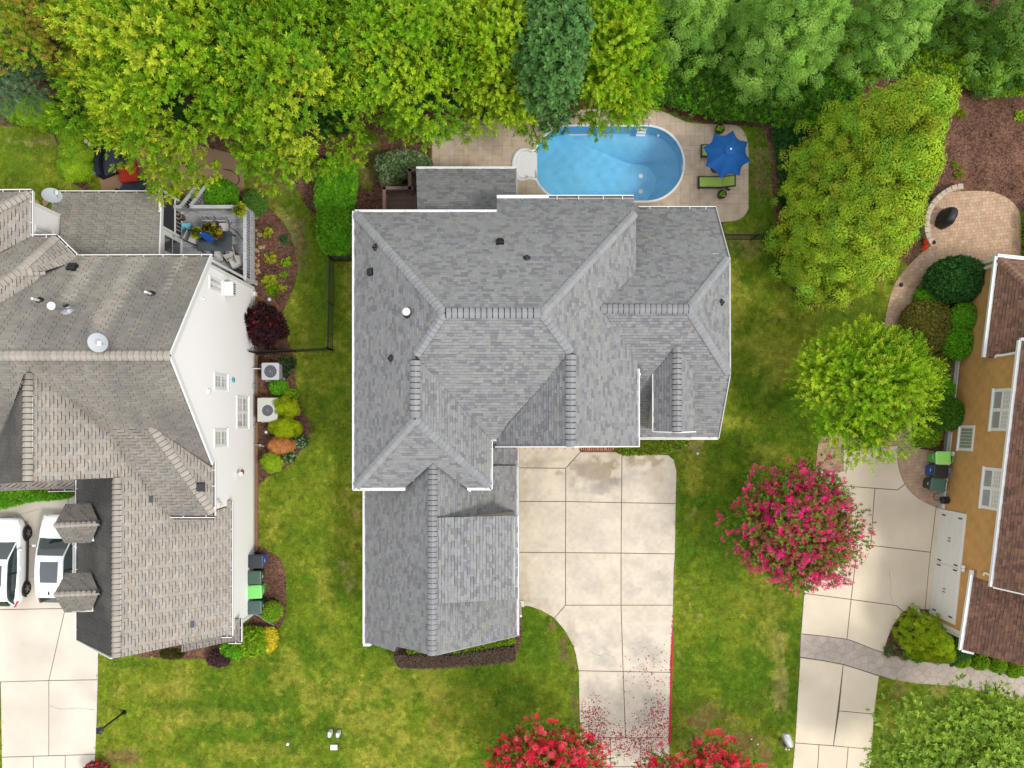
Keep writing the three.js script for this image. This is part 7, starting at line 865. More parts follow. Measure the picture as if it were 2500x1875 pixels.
// ---------------------------------------------------------------- pool furniture
{
  const g = thing('patio_umbrella', 'open blue patio umbrella with pointed scalloped panels', 'umbrella'), rimH = 2.1, c = at(1774, 376.5, rimH), apex = V(c.x, 2.72, c.z), tips = [[1716, 359], [1743, 325], [1790, 318], [1826, 346], [1833, 393], [1806, 429], [1758, 436], [1722, 406]].map(([u, v]) => at(u, v, rimH)), cloth = mat([0.018, 0.105, 0.34], 0.8, { physical: true, transmission: 0.12, thickness: 0, bumpMap: TX.rough, bumpScale: 0.001 });
  tips.forEach((a, i) => { const b = tips[(i + 1) % 8], rows = []; for (let k = 0; k <= 8; k++) { const t = k / 8, r = []; for (let j = 0; j <= 6; j++) { const s = j / 6, e = a.clone().lerp(b, s), in_ = 0.16 * Math.sin(PI * s) * t; const p = apex.clone().lerp(e, t * (1 - in_)); p.y = lerp(apex.y, rimH, Math.pow(t, 1.15)) - 0.05 * Math.sin(PI * s) * t; r.push(p); } rows.push(r); } mesh('canopy_panel', loft(rows, false), cloth, g); mesh('rib', tube([apex.clone().add(V(0, -0.05, 0)), a.clone().lerp(apex, 0.03).add(V(0, -0.02, 0))], 0.009, 5), M.greyMetal, g); });
  const fl = []; for (let i = 0; i <= 8; i++) { const a = i / 8 * 2 * PI; fl.push([V(c.x, 2.8, c.z), V(c.x + Math.cos(a) * 0.24, 2.7, c.z + Math.sin(a) * 0.24)]); } mesh('vent_cap', loft(fl, false), cloth, g); mesh('finial', new THREE.BoxGeometry(0.07, 0.06, 0.07).rotateY(0.7).translate(c.x, 2.83, c.z), M.white, g); mesh('pole', cyl(0.025, 0.022, 2.75, c.x, 0.06, c.z, 12), M.greyMetal, g); mesh('base', lathe([[0.001, 0.12], [0.06, 0.1], [0.24, 0.05], [0.25, 0]], c.x, 0.03, c.z, 24), M.black, g); settle(g);
  const lounger = (label, u0, u1, v0, v1) => { const q = thing('sun_lounger', label, 'sun lounger', 'sun loungers by the pool'), a = at(u0, v0, 0.35), b = at(u1, v1, 0.35), L = b.x - a.x, W = b.z - a.z, z = (a.z + b.z) / 2, lime = mat([0.36, 0.5, 0.11], 0.85, { map: TX.grain }); const pad = (x0, x1, y0, y1) => { const gg = new RoundedBoxGeometry(Math.hypot(x1 - x0, y1 - y0), 0.09, W - 0.12, 3, 0.035); return gg.rotateZ(Math.atan2(y1 - y0, x1 - x0)).translate((x0 + x1) / 2, (y0 + y1) / 2, z); }; const hx = a.x + L * 0.68;
    mesh('frame', [rbox(L * 0.7, 0.12, 0.05, 0.015, a.x + L * 0.35, 0.3, a.z + 0.03), rbox(L * 0.7, 0.12, 0.05, 0.015, a.x + L * 0.35, 0.3, b.z - 0.03), rbox(0.06, 0.12, W, 0.015, a.x + 0.03, 0.3, z), box(L * 0.66, 0.03, W - 0.1, a.x + L * 0.34, 0.29, z)], M.black, q); mesh('seat_cushion', pad(a.x + 0.07, hx, 0.36, 0.36), lime, q); mesh('back_cushion', pad(hx + 0.01, b.x - 0.06, 0.38, 0.66), lime, q); mesh('back_frame', [beam(V(hx, 0.31, a.z + 0.03), V(b.x - 0.02, 0.62, a.z + 0.03), 0.05, 0.05), beam(V(hx, 0.31, b.z - 0.03), V(b.x - 0.02, 0.62, b.z - 0.03), 0.05, 0.05), beam(V(b.x - 0.02, 0.62, a.z), V(b.x - 0.02, 0.62, b.z), 0.05, 0.08)], M.black, q);
    for (const x of [a.x + 0.1, b.x - 0.32]) for (const zz of [a.z + 0.04, b.z - 0.04]) mesh('leg', box(0.05, 0.26, 0.05, x, 0.16, zz), M.black, q); for (const zz of [a.z - 0.01, b.z + 0.02]) mesh('wheel', new THREE.CylinderGeometry(0.09, 0.09, 0.04, 16).rotateX(PI / 2).translate(b.x - 0.2, 0.12, zz), M.black, q); settle(q); };
  lounger('lime cushioned sun lounger in the open below the umbrella', 1704, 1792, 430, 459); lounger('lime cushioned sun lounger mostly hidden by the umbrella', 1711, 1799, 352, 383);
  const pot = (label, u, v, r, pal, tall = 0.36, group = 'black planters on the pool deck') => { const q = thing('potted_plant', label, 'planter', group), p = at(u, v, 0.03); mesh('pot', lathe([[0.001, 0.0], [r * 0.72, 0.0], [r * 0.95, tall], [r * 1.04, tall], [r * 1.04, tall + 0.03], [r * 0.88, tall + 0.03], [r * 0.86, tall - 0.05]], p.x, 0.03, p.z, 24), M.black, q); mesh('soil', new THREE.CylinderGeometry(r * 0.86, r * 0.86, 0.02, 20).translate(p.x, tall - 0.03, p.z), M.dirt, q); const list = []; for (let i = 0; i < 22; i++) { const a = rr(0, 6.28), d = Math.sqrt(R()) * r * 0.5; list.push([orient(V(p.x + Math.cos(a) * d, tall + rr(0, 0.1), p.z + Math.sin(a) * d), V(Math.cos(a) * 0.4, 1, Math.sin(a) * 0.4), rr(0.4, 0.75)), jit(pick(pal))]); } leaves(q, 'foliage', GEO.broad, M.leaf, list); settle(q); return q; };
  pot('black planter of pink and green flowers below the lounger', 1758.5, 479, 0.21, [...K.bright, [0.6, 0.3, 0.3]]); pot('black planter tucked under the rim of the blue umbrella', 1753, 321, 0.22, [...K.lime, K.bright[0]]); pot('dark planter at the shaded corner of the pool deck', 1081, 331, 0.18, K.deep);
}

// ---------------------------------------------------------------- low stone wall, covered grills, path lights
{
  const g = thing('stone_wall', 'low curved wall of tan stone blocks around the patio', 'wall'), path = smooth([[2353, 454], [2338, 455], [2322, 461], [2307, 470], [2293, 482], [2281, 495], [2272, 510], [2266, 526], [2264, 545], [2265, 563], [2270, 580], [2277, 594]].map(([u, v]) => [u, v]), 4, false), cum = [0]; for (let i = 1; i < path.length; i++) cum.push(cum[i - 1] + Math.hypot(path[i][0] - path[i - 1][0], path[i][1] - path[i - 1][1])); const tot = cum[cum.length - 1], pt = (d) => { let i = 1; while (i < cum.length - 1 && cum[i] < d) i++; const t = (d - cum[i - 1]) / (cum[i] - cum[i - 1]); return at(lerp(path[i - 1][0], path[i][0], t), lerp(path[i - 1][1], path[i][1], t), 0.45); };
  for (const [row, n, y] of [[0, 12, 0.11], [1, 13, 0.33]]) for (let i = 0; i < n; i++) { const a = pt(tot * i / n), b = pt(tot * (i + 1) / n), m = a.clone().lerp(b, 0.5), k = rr(0.85, 1.12), q = rbox(a.distanceTo(b) - 0.012, 0.215, 0.26 + rr(-0.01, 0.01), 0.02, 0, 0, 0).rotateY(-Math.atan2(b.z - a.z, b.x - a.x)).translate(m.x, y + rr(-0.003, 0.003), m.z); mesh('stone', white3(flat(q), [0.5 * k, 0.405 * k, 0.315 * k]), M.stone, g, { keepUV: true }); } settle(g);
  const cover = (label, u, v, w, d, h, turn, y0 = 0.03) => { const q = thing('covered_grill', label, 'grill cover'), p = at(u, v, y0), rows = []; for (const [t, s] of [[0, 1.0], [0.25, 1.0], [0.6, 0.94], [0.78, 0.86], [0.9, 0.66], [0.97, 0.4], [1, 0.02]]) { const r = []; for (let i = 0; i < 40; i++) { const a = i / 40 * 2 * PI, c = Math.cos(a), e = Math.sin(a), k = Math.pow(Math.pow(Math.abs(c), 3.2) + Math.pow(Math.abs(e), 3.2), -1 / 3.2), f = 1 + 0.06 * Math.sin(i * 2.6) * (1 - t) + 0.03 * Math.sin(i * 5.3 + t * 4); r.push(V(c * k * w / 2 * s * f, h * t, e * k * d / 2 * s * f)); } rows.push(r); } mesh('cover', loft(rows).rotateY(turn).translate(p.x, y0, p.z), mat([0.012, 0.013, 0.015], 0.55), q); settle(q); };
  cover('black fabric covered grill on the round paver patio', 2301, 536, 0.95, 0.62, 1.05, 1.15); cover('black covered grill in the corner of the grey deck', 583, 677, 1.0, 0.5, 0.95, 0.2, 1.0);
  const light = (label, u, v) => { const q = thing('path_light', label, 'path light', 'black path lights'), p = at(u, v, 0); mesh('stake', cyl(0.012, 0.012, 0.4, p.x, 0, p.z, 8), M.black, q); mesh('shade', lathe([[0.001, 0.07], [0.05, 0.05], [0.11, 0.0], [0.1, -0.01]], p.x, 0.42, p.z, 16), M.black, q); mesh('lens', cyl(0.03, 0.03, 0.06, p.x, 0.35, p.z, 10), M.glass, q); settle(q); };
  light('black path light on the bend of the paver path', 2190, 699); light('black path light at the end of the stone wall', 2269, 596); light('black path light in the variegated grass', 2170, 1588); light('black path light by the golden cypress foot', 2312, 1617); light('black path light between the last boxwoods', 2429, 1637);
}

// ---------------------------------------------------------------- deck and patio furniture of the white house
{
  const y = 1.0, t = thing('patio_table', 'dark rectangular table on the grey deck', 'table'), a = at(482, 565, y + 0.74), b = at(566, 613, y + 0.74), cx = (a.x + b.x) / 2, cz = (a.z + b.z) / 2; mesh('table_top', rbox(b.x - a.x, 0.035, b.z - a.z, 0.012, cx, y + 0.73, cz), mat([0.03, 0.042, 0.048], 0.25, { bumpMap: TX.rough, bumpScale: 0.002 }), t); mesh('apron', box(b.x - a.x - 0.1, 0.06, b.z - a.z - 0.1, cx, y + 0.68, cz), M.black, t); for (const sx of [-1, 1]) for (const sz of [-1, 1]) mesh('leg', box(0.05, 0.7, 0.05, cx + sx * (b.x - a.x - 0.14) / 2, y + 0.35, cz + sz * (b.z - a.z - 0.14) / 2), M.black, t); settle(t);
  const sling = mat([0.52, 0.5, 0.47], 0.8), chair = (label, u, v, turn, tilt = 0) => { const q = thing('deck_chair', label, 'chair', 'sling chairs on the grey deck'); mesh('seat', rbox(0.46, 0.025, 0.44, 0.01, 0, 0.42, 0), sling, q); mesh('backrest', rbox(0.46, 0.55, 0.025, 0.01, 0, 0, 0).rotateX(-0.35).translate(0, 0.68, 0.31), sling, q); for (const s of [-1, 1]) { mesh('side_frame', tube([V(s * 0.26, 0.02, -0.28), V(s * 0.26, 0.4, -0.24), V(s * 0.26, 0.42, 0.2), V(s * 0.26, 0.95, 0.42)], 0.014, 6), M.black, q); mesh('armrest', tube([V(s * 0.27, 0.42, -0.24), V(s * 0.28, 0.64, -0.2), V(s * 0.28, 0.64, 0.25)], 0.016, 6), M.black, q); mesh('leg', tube([V(s * 0.26, 0.42, 0.1), V(s * 0.26, 0.02, 0.36)], 0.014, 6), M.black, q); } const p = at(u, v, y + 0.4); q.position.set(p.x, y, p.z); q.rotation.y = turn; };
  chair('sling chair on the rail side of the table, by the closed umbrella', 517, 556, PI); chair('sling chair on the rail side of the table, by the red foliage', 547, 556, PI); chair('sling chair at the door end of the dark table', 474, 582, -PI / 2 - 0.4); chair('sling chair on the house side of the dark table', 535, 624, 0); chair('sling chair tucked at the corner of the dark table', 562, 615, 0.25); chair('sling chair pushed out beside the covered deck grill', 575, 644, 2.0);
  const um = thing('closed_umbrella', 'closed blue umbrella standing through the dark table', 'umbrella'), top = V(cx - 0.1, 3.15, cz - 0.05), rows = []; for (const [k, r] of [[0, 0.03], [0.1, 0.07], [0.4, 0.12], [0.75, 0.15], [1, 0.17]]) { const rr1 = []; for (let i = 0; i < 24; i++) { const an = i / 24 * 2 * PI, rad = r * (1 + 0.35 * Math.cos(i * PI / 1.5)); rr1.push(V(top.x + Math.cos(an) * rad, 3.2 - k * 1.15, top.z + Math.sin(an) * rad)); } rows.push(rr1); } mesh('folded_canopy', loft(rows), mat([0.01, 0.09, 0.42], 0.7), um); mesh('pole', cyl(0.02, 0.02, 2.2, top.x, y, top.z, 10), M.white, um); mesh('crank', [box(0.1, 0.08, 0.08, top.x + 0.05, y + 1.0, top.z), box(0.22, 0.015, 0.02, top.x + 0.2, y + 0.98, top.z)], M.white, um); settle(um);
  const plant = (label, u, v, h, pal, s, group = 'planters on the grey deck') => { const q = thing('potted_plant', label, 'planter', group), p = at(u, v, h); mesh('pot', lathe([[0.001, 0], [0.13, 0], [0.17, 0.18], [0.19, 0.18], [0.19, 0.2], [0.15, 0.2], [0.14, 0.14]], p.x, h - 0.2, p.z, 18), M.brownRail, q); const list = []; for (let i = 0; i < 40; i++) { const an = rr(0, 6.28), d = Math.sqrt(R()) * s; list.push([orient(V(p.x + Math.cos(an) * d, h + rr(0, 0.2), p.z + Math.sin(an) * d), V(Math.cos(an), 0.8, Math.sin(an)), rr(0.5, 0.9)), jit(pick(pal))]); } leaves(q, 'foliage', GEO.rosette, M.leaf, list); settle(q); };
  plant('yellow foliage pot at the end of the dark table', 484, 570, 1.96, K.chart, 0.16); plant('pot of lime and dark red foliage on the dark table', 513, 565, 1.96, [...K.chart, [0.12, 0.02, 0.02]], 0.22); plant('pot of lime foliage at the middle of the dark table', 530, 568, 1.96, [...K.chart, [0.14, 0.03, 0.02]], 0.2); plant('yellow fern in a box at the deck railing corner', 586, 514, 2.16, K.chart, 0.26);
  const tub = thing('storage_tub', 'pale blue lidded tub on the grey deck', 'tub'), tp = at(454, 552, y + 0.3); mesh('tub', rbox(0.4, 0.28, 0.26, 0.05, tp.x, y + 0.14, tp.z), mat([0.1, 0.45, 0.6], 0.4), tub); mesh('lid', rbox(0.42, 0.05, 0.28, 0.02, tp.x, y + 0.3, tp.z), mat([0.2, 0.6, 0.72], 0.4), tub); settle(tub);
  const vs = thing('urn', 'brown glazed urn beside the screened porch door', 'urn'), vp = at(448, 534, y); mesh('body', lathe([[0.001, 0], [0.12, 0], [0.17, 0.2], [0.15, 0.42], [0.1, 0.5], [0.14, 0.54], [0.12, 0.53], [0.08, 0.48]], vp.x, y, vp.z, 20), mat([0.1, 0.06, 0.05], 0.3), vs); mesh('rope_rim', new THREE.TorusGeometry(0.12, 0.025, 8, 20).rotateX(PI / 2).translate(vp.x, y + 0.54, vp.z), mat([0.3, 0.22, 0.14], 0.9), vs); settle(vs);
  const hz = thing('cable', 'black cable trailing across the grey deck boards', 'cable'); mesh('cord', tube([at(501, 530, y + 0.02), at(515, 536, y + 0.02), at(540, 545, y + 0.02), at(565, 557, y + 0.02), at(580, 568, y + 0.02), at(592, 583, y + 0.02), at(603, 587, y + 0.02)], 0.018, 6), M.black, hz); settle(hz);
  // curved sofas round the patio
  const sofa = (label, cu, cv, a0, a1, ri, ro) => { const q = thing('curved_sofa', label, 'sofa', 'curved wicker sofas on the brown patio'), c = at(cu, cv, 0.4), arc = (r0, r1, y0, y1, mm, nm, k0 = a0, k1 = a1) => { const P = []; for (let i = 0; i <= 14; i++) { const t = lerp(k0, k1, i / 14); P.push([c.x + Math.cos(t) * r1, c.z + Math.sin(t) * r1]); } for (let i = 14; i >= 0; i--) { const t = lerp(k0, k1, i / 14); P.push([c.x + Math.cos(t) * r0, c.z + Math.sin(t) * r0]); } mesh(nm, prism(P, y0, y1, { bevel: 0.03 }), mm, q); }; arc(ri, ro, 0.06, 0.3, mat([0.025, 0.025, 0.028], 0.8, { bumpMap: TX.rough, bumpScale: 0.01 }), 'base'); arc(ri, ro - 0.26, 0.3, 0.43, mat([0.055, 0.065, 0.085], 0.85, { map: TX.grain }), 'seat_cushion'); arc(ro - 0.24, ro, 0.3, 0.78, mat([0.02, 0.026, 0.038], 0.8, { bumpMap: TX.rough, bumpScale: 0.01 }), 'backrest'); settle(q); return c; };
  sofa('charcoal curved wicker sofa against the stone edging', 325, 402, PI * 0.88, PI * 1.42, 0.75, 1.72); sofa('charcoal curved wicker sofa with red cushions by the porch roof', 325, 402, PI * 0.3, PI * 0.66, 0.72, 1.62);
  const cush = (label, u, v, h, w, d, turn) => { const q = thing('cushion', label, 'cushion', 'red cushions on the patio sofas'), p = at(u, v, h); mesh('pillow', rbox(w, 0.2, d, 0.095, 0, 0, 0, 0, 5).rotateY(turn).rotateZ(0.1).translate(p.x, h, p.z), mat([0.42, 0.04, 0.022], 0.85, { map: TX.grain }), q); settle(q); };
  cush('long red cushion on the sofa by the porch roof', 316, 433, 0.56, 0.95, 0.5, 0.05); cush('red cushion on the round footstool', 302, 413, 0.5, 0.6, 0.42, -0.4); cush('second red cushion on the round footstool', 324, 409, 0.55, 0.5, 0.42, 0.3); cush('red cushion at the tree end of the curved sofas', 300, 354, 0.56, 0.6, 0.3, -0.2); cush('red cushion beside the folded grey chair', 345, 345, 0.5, 0.5, 0.26, 0.1);
  const ft = thing('footstool', 'round charcoal wicker footstool with red cushions', 'footstool'), fp = at(313, 411, 0); mesh('drum', lathe([[0.001, 0.4], [0.42, 0.4], [0.46, 0.34], [0.44, 0.02], [0.001, 0.02]], fp.x, 0.03, fp.z, 28), M.black, ft); settle(ft);
  const fc = thing('folding_chair', 'folded grey slatted chair leaning by the patio', 'chair'), f0 = at(297, 313, 0.9), f1 = at(333, 336, 0.4); for (let i = 0; i < 5; i++) { const o = V(-0.12 + i * 0.06, 0, 0.16 - i * 0.08); mesh('slat', beam(f0.clone().add(o), f1.clone().add(o), 0.05, 0.02), M.railGrey, fc); } mesh('leg', [beam(f0.clone().add(V(0.1, -0.02, -0.1)), f0.clone().add(V(0.1, 0, -0.1)).setY(0.03), 0.03, 0.03), beam(f1, f1.clone().setY(0.03), 0.03, 0.03)], M.railGrey, fc); settle(fc);
  const co = thing('cooler', 'white lidded cooler with red body beside the sofa', 'cooler'), cp = at(227, 413, 0.3); mesh('body', rbox(0.36, 0.3, 0.52, 0.03, cp.x + 0.02, 0.17, cp.z, -0.12), mat([0.3, 0.02, 0.04], 0.5), co); mesh('lid', rbox(0.4, 0.1, 0.56, 0.04, cp.x, 0.37, cp.z, -0.12), M.white, co); mesh('handle', rbox(0.1, 0.04, 0.03, 0.01, cp.x + 0.1, 0.22, cp.z + 0.29), M.white, co); settle(co);
  const bk = thing('bucket', 'white bucket of soil by the curved sofa', 'bucket'), bp = at(257, 347, 0); mesh('pail', lathe([[0.001, 0], [0.11, 0], [0.15, 0.32], [0.165, 0.32], [0.165, 0.35], [0.14, 0.35], [0.135, 0.26]], bp.x, 0, bp.z, 22), M.white, bk); mesh('soil', new THREE.CylinderGeometry(0.135, 0.135, 0.02, 18).translate(bp.x, 0.28, bp.z), M.dirt, bk); settle(bk);
  for (const [u, v, l] of [[210, 345, 'garden torch with a round cream lid'], [219, 352, 'garden torch with an open cream collar']]) { const q = thing('garden_torch', l, 'torch', 'garden torches in the mulch'), p = at(u, v, 1.3); mesh('pole', cyl(0.02, 0.02, 1.2, p.x, 0, p.z, 8), M.greyMetal, q); mesh('canister', lathe([[0.03, 0], [0.085, 0.04], [0.09, 0.14], [0.05, 0.16], [0.03, 0.13]], p.x, 1.18, p.z, 18), mat([0.62, 0.5, 0.34], 0.5), q); settle(q); }
  for (const [u, v] of [[88, 496], [113, 495]]) { const q = thing('stepping_stone', u < 100 ? 'tan flagstone by the tall white wall' : 'tan flagstone under the satellite dish', 'stone', 'flagstones in the back lawn'), p = at(u, v); const P = []; for (let i = 0; i < 7; i++) { const an = i / 7 * 2 * PI, r = rr(0.15, 0.22); P.push([p.x + Math.cos(an) * r, p.z + Math.sin(an) * r]); } mesh('slab', prism(P, 0, 0.06, { bevel: 0.01 }), mat([0.42, 0.28, 0.17], 0.9, { map: TX.grain }), q); settle(q); }
  const gb = thing('gazing_ball', 'small teal glass ball in the dark corner', 'ornament'), gp = at(22, 226, 1.2); mesh('ball', new THREE.SphereGeometry(0.07, 18, 12).translate(gp.x, 1.2, gp.z), mat([0.01, 0.36, 0.42], 0.15), gb); mesh('pole', cyl(0.012, 0.012, 1.15, gp.x, 0, gp.z, 6), M.black, gb); settle(gb);
  const hs = thing('garden_hose', 'dark garden hose looped on the brown patio', 'hose'); mesh('coil', tube([at(545, 413, 0.06), at(565, 417, 0.06), at(580, 428, 0.06), at(585, 440, 0.06), at(577, 451, 0.06), at(562, 456, 0.06)], 0.018, 6), M.dark, hs); settle(hs);
}

// ---------------------------------------------------------------- small things in the beds and on the lawns
{
  const ed = thing('timber_edging', 'weathered timber edging along the foot of the white wall', 'edging'); for (const [v0, v1] of [[735, 800], [800, 862], [868, 968], [1032, 1100], [1100, 1170], [1170, 1345]]) mesh('plank', beam(at(626, v0, 0.12).setY(0.08), at(626, v1, 0.12).setY(0.08), 0.13, 0.14), mat([0.27 * rr(0.8, 1.15), 0.17, 0.105], 0.9, { map: TX.wood }), ed); settle(ed);
  const stones = [[625, 562], [631, 572], [635, 574], [628, 582], [627, 592], [636, 604], [644, 603], [625, 610], [629, 613], [632, 623], [623, 630], [631, 637], [622, 645], [629, 648], [624, 660], [630, 660], [627, 668], [623, 676], [632, 664]]; for (const [u, v] of stones) { const q = at(u, v, 0.03), s = rr(0.06, 0.12), gg = new THREE.IcosahedronGeometry(1, 1), pp = gg.attributes.position; for (let i = 0; i < pp.count; i++) { const k = 0.85 + 0.3 * hash(Math.round(pp.getX(i) * 50), Math.round(pp.getZ(i) * 50 + pp.getY(i) * 31), u); pp.setXYZ(i, pp.getX(i) * k, pp.getY(i) * k, pp.getZ(i) * k); } gg.computeVertexNormals(); tag(mesh('rock', gg.scale(s, s * 0.6, s * rr(0.7, 1.2)).rotateY(rr(0, 3)).translate(q.x, q.y + s * 0.3, q.z), mat([0.42 * rr(0.7, 1.1), 0.27, 0.15], 0.95, { map: TX.grain })), 'rounded tan stone edging the mulch bed by the deck', 'stone', 'stones edging the mulch bed'); }
  const jug = thing('plastic_jug', 'white plastic jug with blue cap in the mulch bed', 'jug'), jp = at(659, 732, 0); mesh('bottle', lathe([[0.001, 0], [0.09, 0.01], [0.1, 0.16], [0.06, 0.24], [0.03, 0.27], [0.001, 0.27]], jp.x, 0.02, jp.z, 16), M.white, jug); mesh('cap', cyl(0.03, 0.03, 0.03, jp.x, 0.29, jp.z, 12), mat([0.02, 0.08, 0.4], 0.4), jug); settle(jug);
  const dot = (name, label, category, u, v, r, h, m = M.white) => { const q = thing(name, label, category), p = at(u, v, 0); mesh('cap', lathe([[0.001, h], [r * 0.7, h * 0.95], [r, h * 0.6], [r, 0]], p.x, 0.02, p.z, 16), m, q); mesh('rim', new THREE.TorusGeometry(r * 1.02, 0.012, 6, 18).rotateX(PI / 2).translate(p.x, 0.035, p.z), M.greyMetal, q); settle(q); };
  dot('cleanout_cap', 'white pipe cap in the bark bed by the golden cypress', 'pipe cap', 650, 1055, 0.07, 0.08); dot('cleanout_cap', 'white round pipe cap alone on the front lawn', 'pipe cap', 703, 1816, 0.07, 0.1); dot('sprinkler_head', 'white sprinkler head on the reddish lawn patch', 'sprinkler', 1849, 1816, 0.035, 0.08); dot('sprinkler_head', 'small sprinkler head beside the first on the reddish patch', 'sprinkler', 1834, 1804, 0.03, 0.06); dot('fallen_ball', 'pale pebble cluster on the lawn below the hedge', 'stone', 1703, 1107, 0.06, 0.06);
  const ped = (label, u, v, ov) => { const q = thing('utility_pedestal', label, 'utility pedestal', 'pale utility pedestals on the front lawn'), p = at(u, v, 0.45); mesh('shell', rbox(0.17, 0.5, ov, 0.06, p.x, 0.25, p.z), mat([0.62, 0.7, 0.64], 0.5), q); mesh('base', box(0.24, 0.03, ov + 0.08, p.x, 0.015, p.z), M.dirt, q); settle(q); }; ped('pale green utility pedestal tilted toward the white house', 804, 1794, 0.28); ped('slim pale green utility pedestal beside its pair', 824, 1795, 0.24); const ub = thing('utility_box', 'flat pale utility box on the front lawn', 'utility box'), up = at(815, 1825, 0.1); mesh('lid', rbox(0.34, 0.06, 0.26, 0.015, up.x, 0.08, up.z), mat([0.62, 0.68, 0.68], 0.5), ub); mesh('collar', box(0.3, 0.06, 0.22, up.x, 0.03, up.z), M.greyMetal, ub); settle(ub);
  const lp = thing('lamp_post', 'black lamp post on the lawn by the pale driveway', 'lamp post'), b = at(304, 1738); mesh('pole', cyl(0.05, 0.04, 2.2, b.x, 0, b.z, 12), M.blackMetal, lp); mesh('base', lathe([[0.12, 0], [0.1, 0.1], [0.06, 0.25]], b.x, 0, b.z, 16), M.blackMetal, lp); const ln = part('lantern', lp); mesh('cage', rbox(0.2, 0.26, 0.2, 0.01, b.x, 2.34, b.z), mat([0.05, 0.055, 0.06], 0.2), ln); mesh('roof', new THREE.ConeGeometry(0.2, 0.14, 4).rotateY(PI / 4).translate(b.x, 2.54, b.z), M.blackMetal, ln); settle(lp);
  const mb = thing('mailbox', 'mailbox wrapped in a silver cover beside the cream driveway', 'mailbox'), mp = at(1906, 1803, 0); mesh('post', [box(0.1, 1.0, 0.1, mp.x - 0.06, 0.5, mp.z + 0.05), box(0.1, 0.9, 0.1, mp.x + 0.08, 0.45, mp.z + 0.05)], M.timber, mb); mesh('crossarm', box(0.4, 0.08, 0.3, mp.x, 0.62, mp.z - 0.05), M.timber, mb); for (const d of [-0.07, 0.07]) mesh('post_cap', new THREE.SphereGeometry(0.04, 12, 8).translate(mp.x + d, 1.0, mp.z + 0.13), M.white, mb);
  const rows = []; for (let k = 0; k <= 8; k++) { const t = k / 8, r = []; for (let i = 0; i < 20; i++) { const an = i / 20 * 2 * PI, f = (0.55 + 0.45 * Math.sin(PI * (0.15 + 0.75 * t))) * (1 + 0.12 * Math.sin(i * 2.3 + k)); r.push(V(mp.x + Math.cos(an) * 0.2 * f + (t - 0.5) * 0.22 + 0.02, 0.98 + Math.sin(an) * 0.2 * f, mp.z - 0.62 + t * 0.62)); } rows.push(r); } mesh('silver_cover', [loft(rows), loft([rows[0], rows[0].map(() => V(mp.x - 0.12, 0.98, mp.z - 0.64))])], mat([0.48, 0.5, 0.52], 0.35, { metalness: 0.35 }), mb); settle(mb);
  const dp = thing('drain_pipe', 'grey drain pipe leading from the white house corner', 'drain pipe'); mesh('pipe', tube([at(622, 1499, 0.1), at(632, 1503, 0.08), at(648, 1515, 0.06), at(668, 1526, 0.05)], 0.045, 8), M.greyMetal, dp); settle(dp);
  const hb2 = thing('hose_bib', 'grey hose bib standing in the bark bed', 'hose bib'), hp = at(635, 1087, 0.3); mesh('valve', [rbox(0.14, 0.14, 0.14, 0.04, hp.x, 0.3, hp.z), beam(V(-12.5, 0.3, hp.z - 0.06), hp.clone().setY(0.3), 0.04, 0.04), beam(hp.clone().setY(0.32), hp.clone().add(V(0.2, 0.02, 0.05)), 0.04, 0.03)], M.greyMetal, hb2); mesh('pipe', cyl(0.02, 0.02, 0.28, hp.x, 0, hp.z, 8), M.greyMetal, hb2); settle(hb2);
  const bp2 = thing('brush_pile', 'pile of bare brown twigs by the tall hedge', 'brush pile'); const tw = []; for (let i = 0; i < 46; i++) { const p = at(rr(780, 826), rr(398, 440), 0), an = rr(0, 3.1), l = rr(0.2, 0.5); tw.push(tube([V(p.x - Math.cos(an) * l, rr(0.03, 0.12), p.z - Math.sin(an) * l), V(p.x + Math.cos(an) * l, rr(0.05, 0.3), p.z + Math.sin(an) * l)], 0.012, 4, 0.006)); } mesh('twigs', tw, mat([0.2, 0.13, 0.09], 1), bp2, { kind: 'stuff' }); settle(bp2);
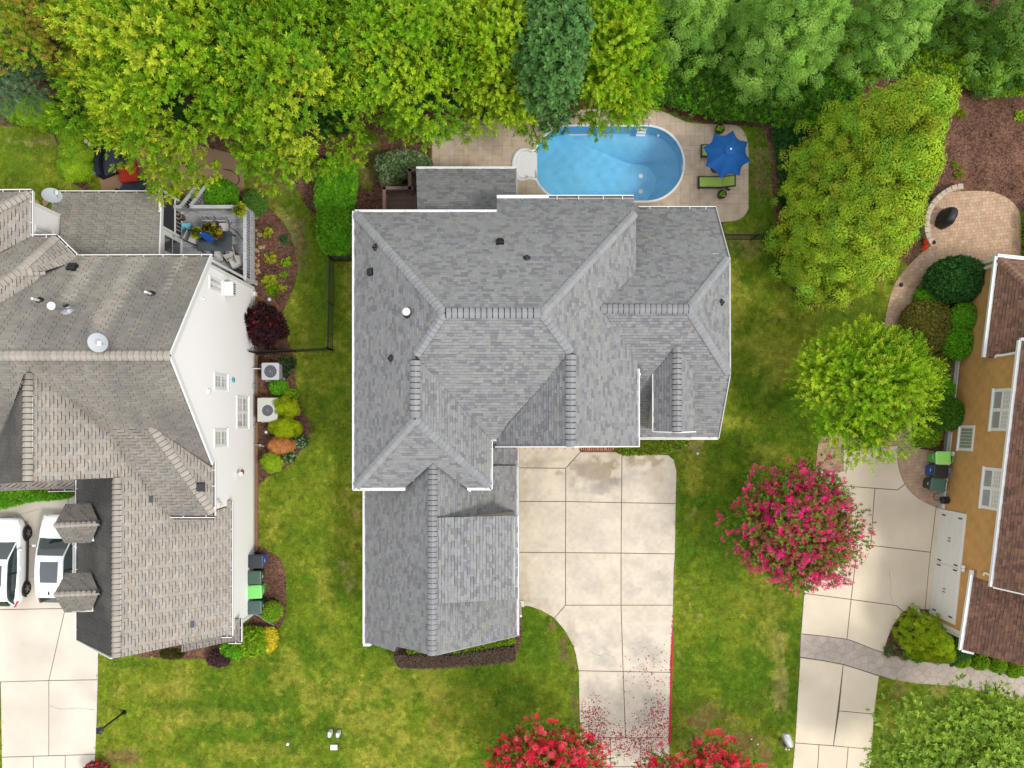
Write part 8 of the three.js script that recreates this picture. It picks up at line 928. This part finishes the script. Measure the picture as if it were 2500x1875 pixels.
  // fallen crape myrtle petals
  const pg = bladeGeo([[V(-0.03, 0, 0), V(0.035, 0.006, 0), 0.04, V(0, 0, 1)]]), pl = []; const drop = (n, u0, v0, su, sv, ok = () => true) => { for (let i = 0; i < n; i++) { const u = u0 + su * (R() + R() - 1) * 1.3, v = v0 + sv * (R() + R() - 1) * 1.3; if (!ok(u, v)) continue; pl.push([trs(gx(u), 0.044, gz(v), rr(-0.1, 0.1), rr(0, 6.28), 0, rr(0.6, 1.6)), jit(pick([[0.42, 0.04, 0.055], [0.5, 0.07, 0.09], [0.3, 0.035, 0.045]]))]); } }, onD = (u, v) => u > 1417 && u < 1634;
  drop(300, 1440, 1740, 40, 40, onD); drop(200, 1470, 1780, 50, 30, onD); drop(360, 1600, 1780, 60, 40, onD); drop(220, 1610, 1740, 30, 40, onD); drop(300, 1500, 1810, 70, 24, onD); drop(340, 1570, 1830, 70, 36, onD); drop(120, 1580, 1640, 60, 60, onD); for (let v = 1500; v < 1815; v += 0.2) if (R() < sstep(1480, 1640, v) * (0.35 + 0.65 * fbm(v * 0.12, 3, 3, 8))) pl.push([trs(gx(lerp(1643, 1635, (v - 1490) / 320) + rr(-4, 1.2) * (0.35 + 0.65 * fbm(v * 0.07, 9, 2, 4))), 0.044 + rr(0, 0.02), gz(v), rr(-0.3, 0.3), rr(0, 6.28), 0, rr(0.8, 1.6)), jit([0.62, 0.03, 0.09])]);
  for (let i = 0; i < 900; i++) { const u = rr(1560, 1870), v = rr(1700, 1870); pl.push([trs(gx(u), 0.05, gz(v), 0, rr(0, 6.28), 0, rr(0.5, 1.1)), jit([0.34, 0.06, 0.06])]); } tag(scatter('fallen_petals', pg, M.petal, pl), 'scattered red petals on the stained driveway', 'petals', null, 'stuff');
  const lf = bladeGeo([[V(-0.05, 0, 0), V(0.05, 0.01, 0), 0.05, V(0, 0, 1)]]), ll = []; for (let i = 0; i < 700; i++) { const [u0, u1, v0, v1] = pick([[1840, 1890, 310, 560], [700, 800, 380, 480], [1700, 1850, 560, 1000], [1900, 2150, 700, 1050], [700, 860, 900, 1600], [300, 1200, 1620, 1860], [2200, 2290, 490, 640]]); ll.push([trs(gx(rr(u0, u1)), 0.06, gz(rr(v0, v1)), 0, rr(0, 6.28), 0, rr(0.4, 1)), jit(pick([[0.35, 0.26, 0.08], [0.4, 0.34, 0.12], [0.25, 0.15, 0.06]]))]); } tag(scatter('fallen_leaves', lf, M.petal, ll), 'few yellowed leaves fallen on lawn and mulch', 'leaves', null, 'stuff');
}
renderer.render(scene, camera);
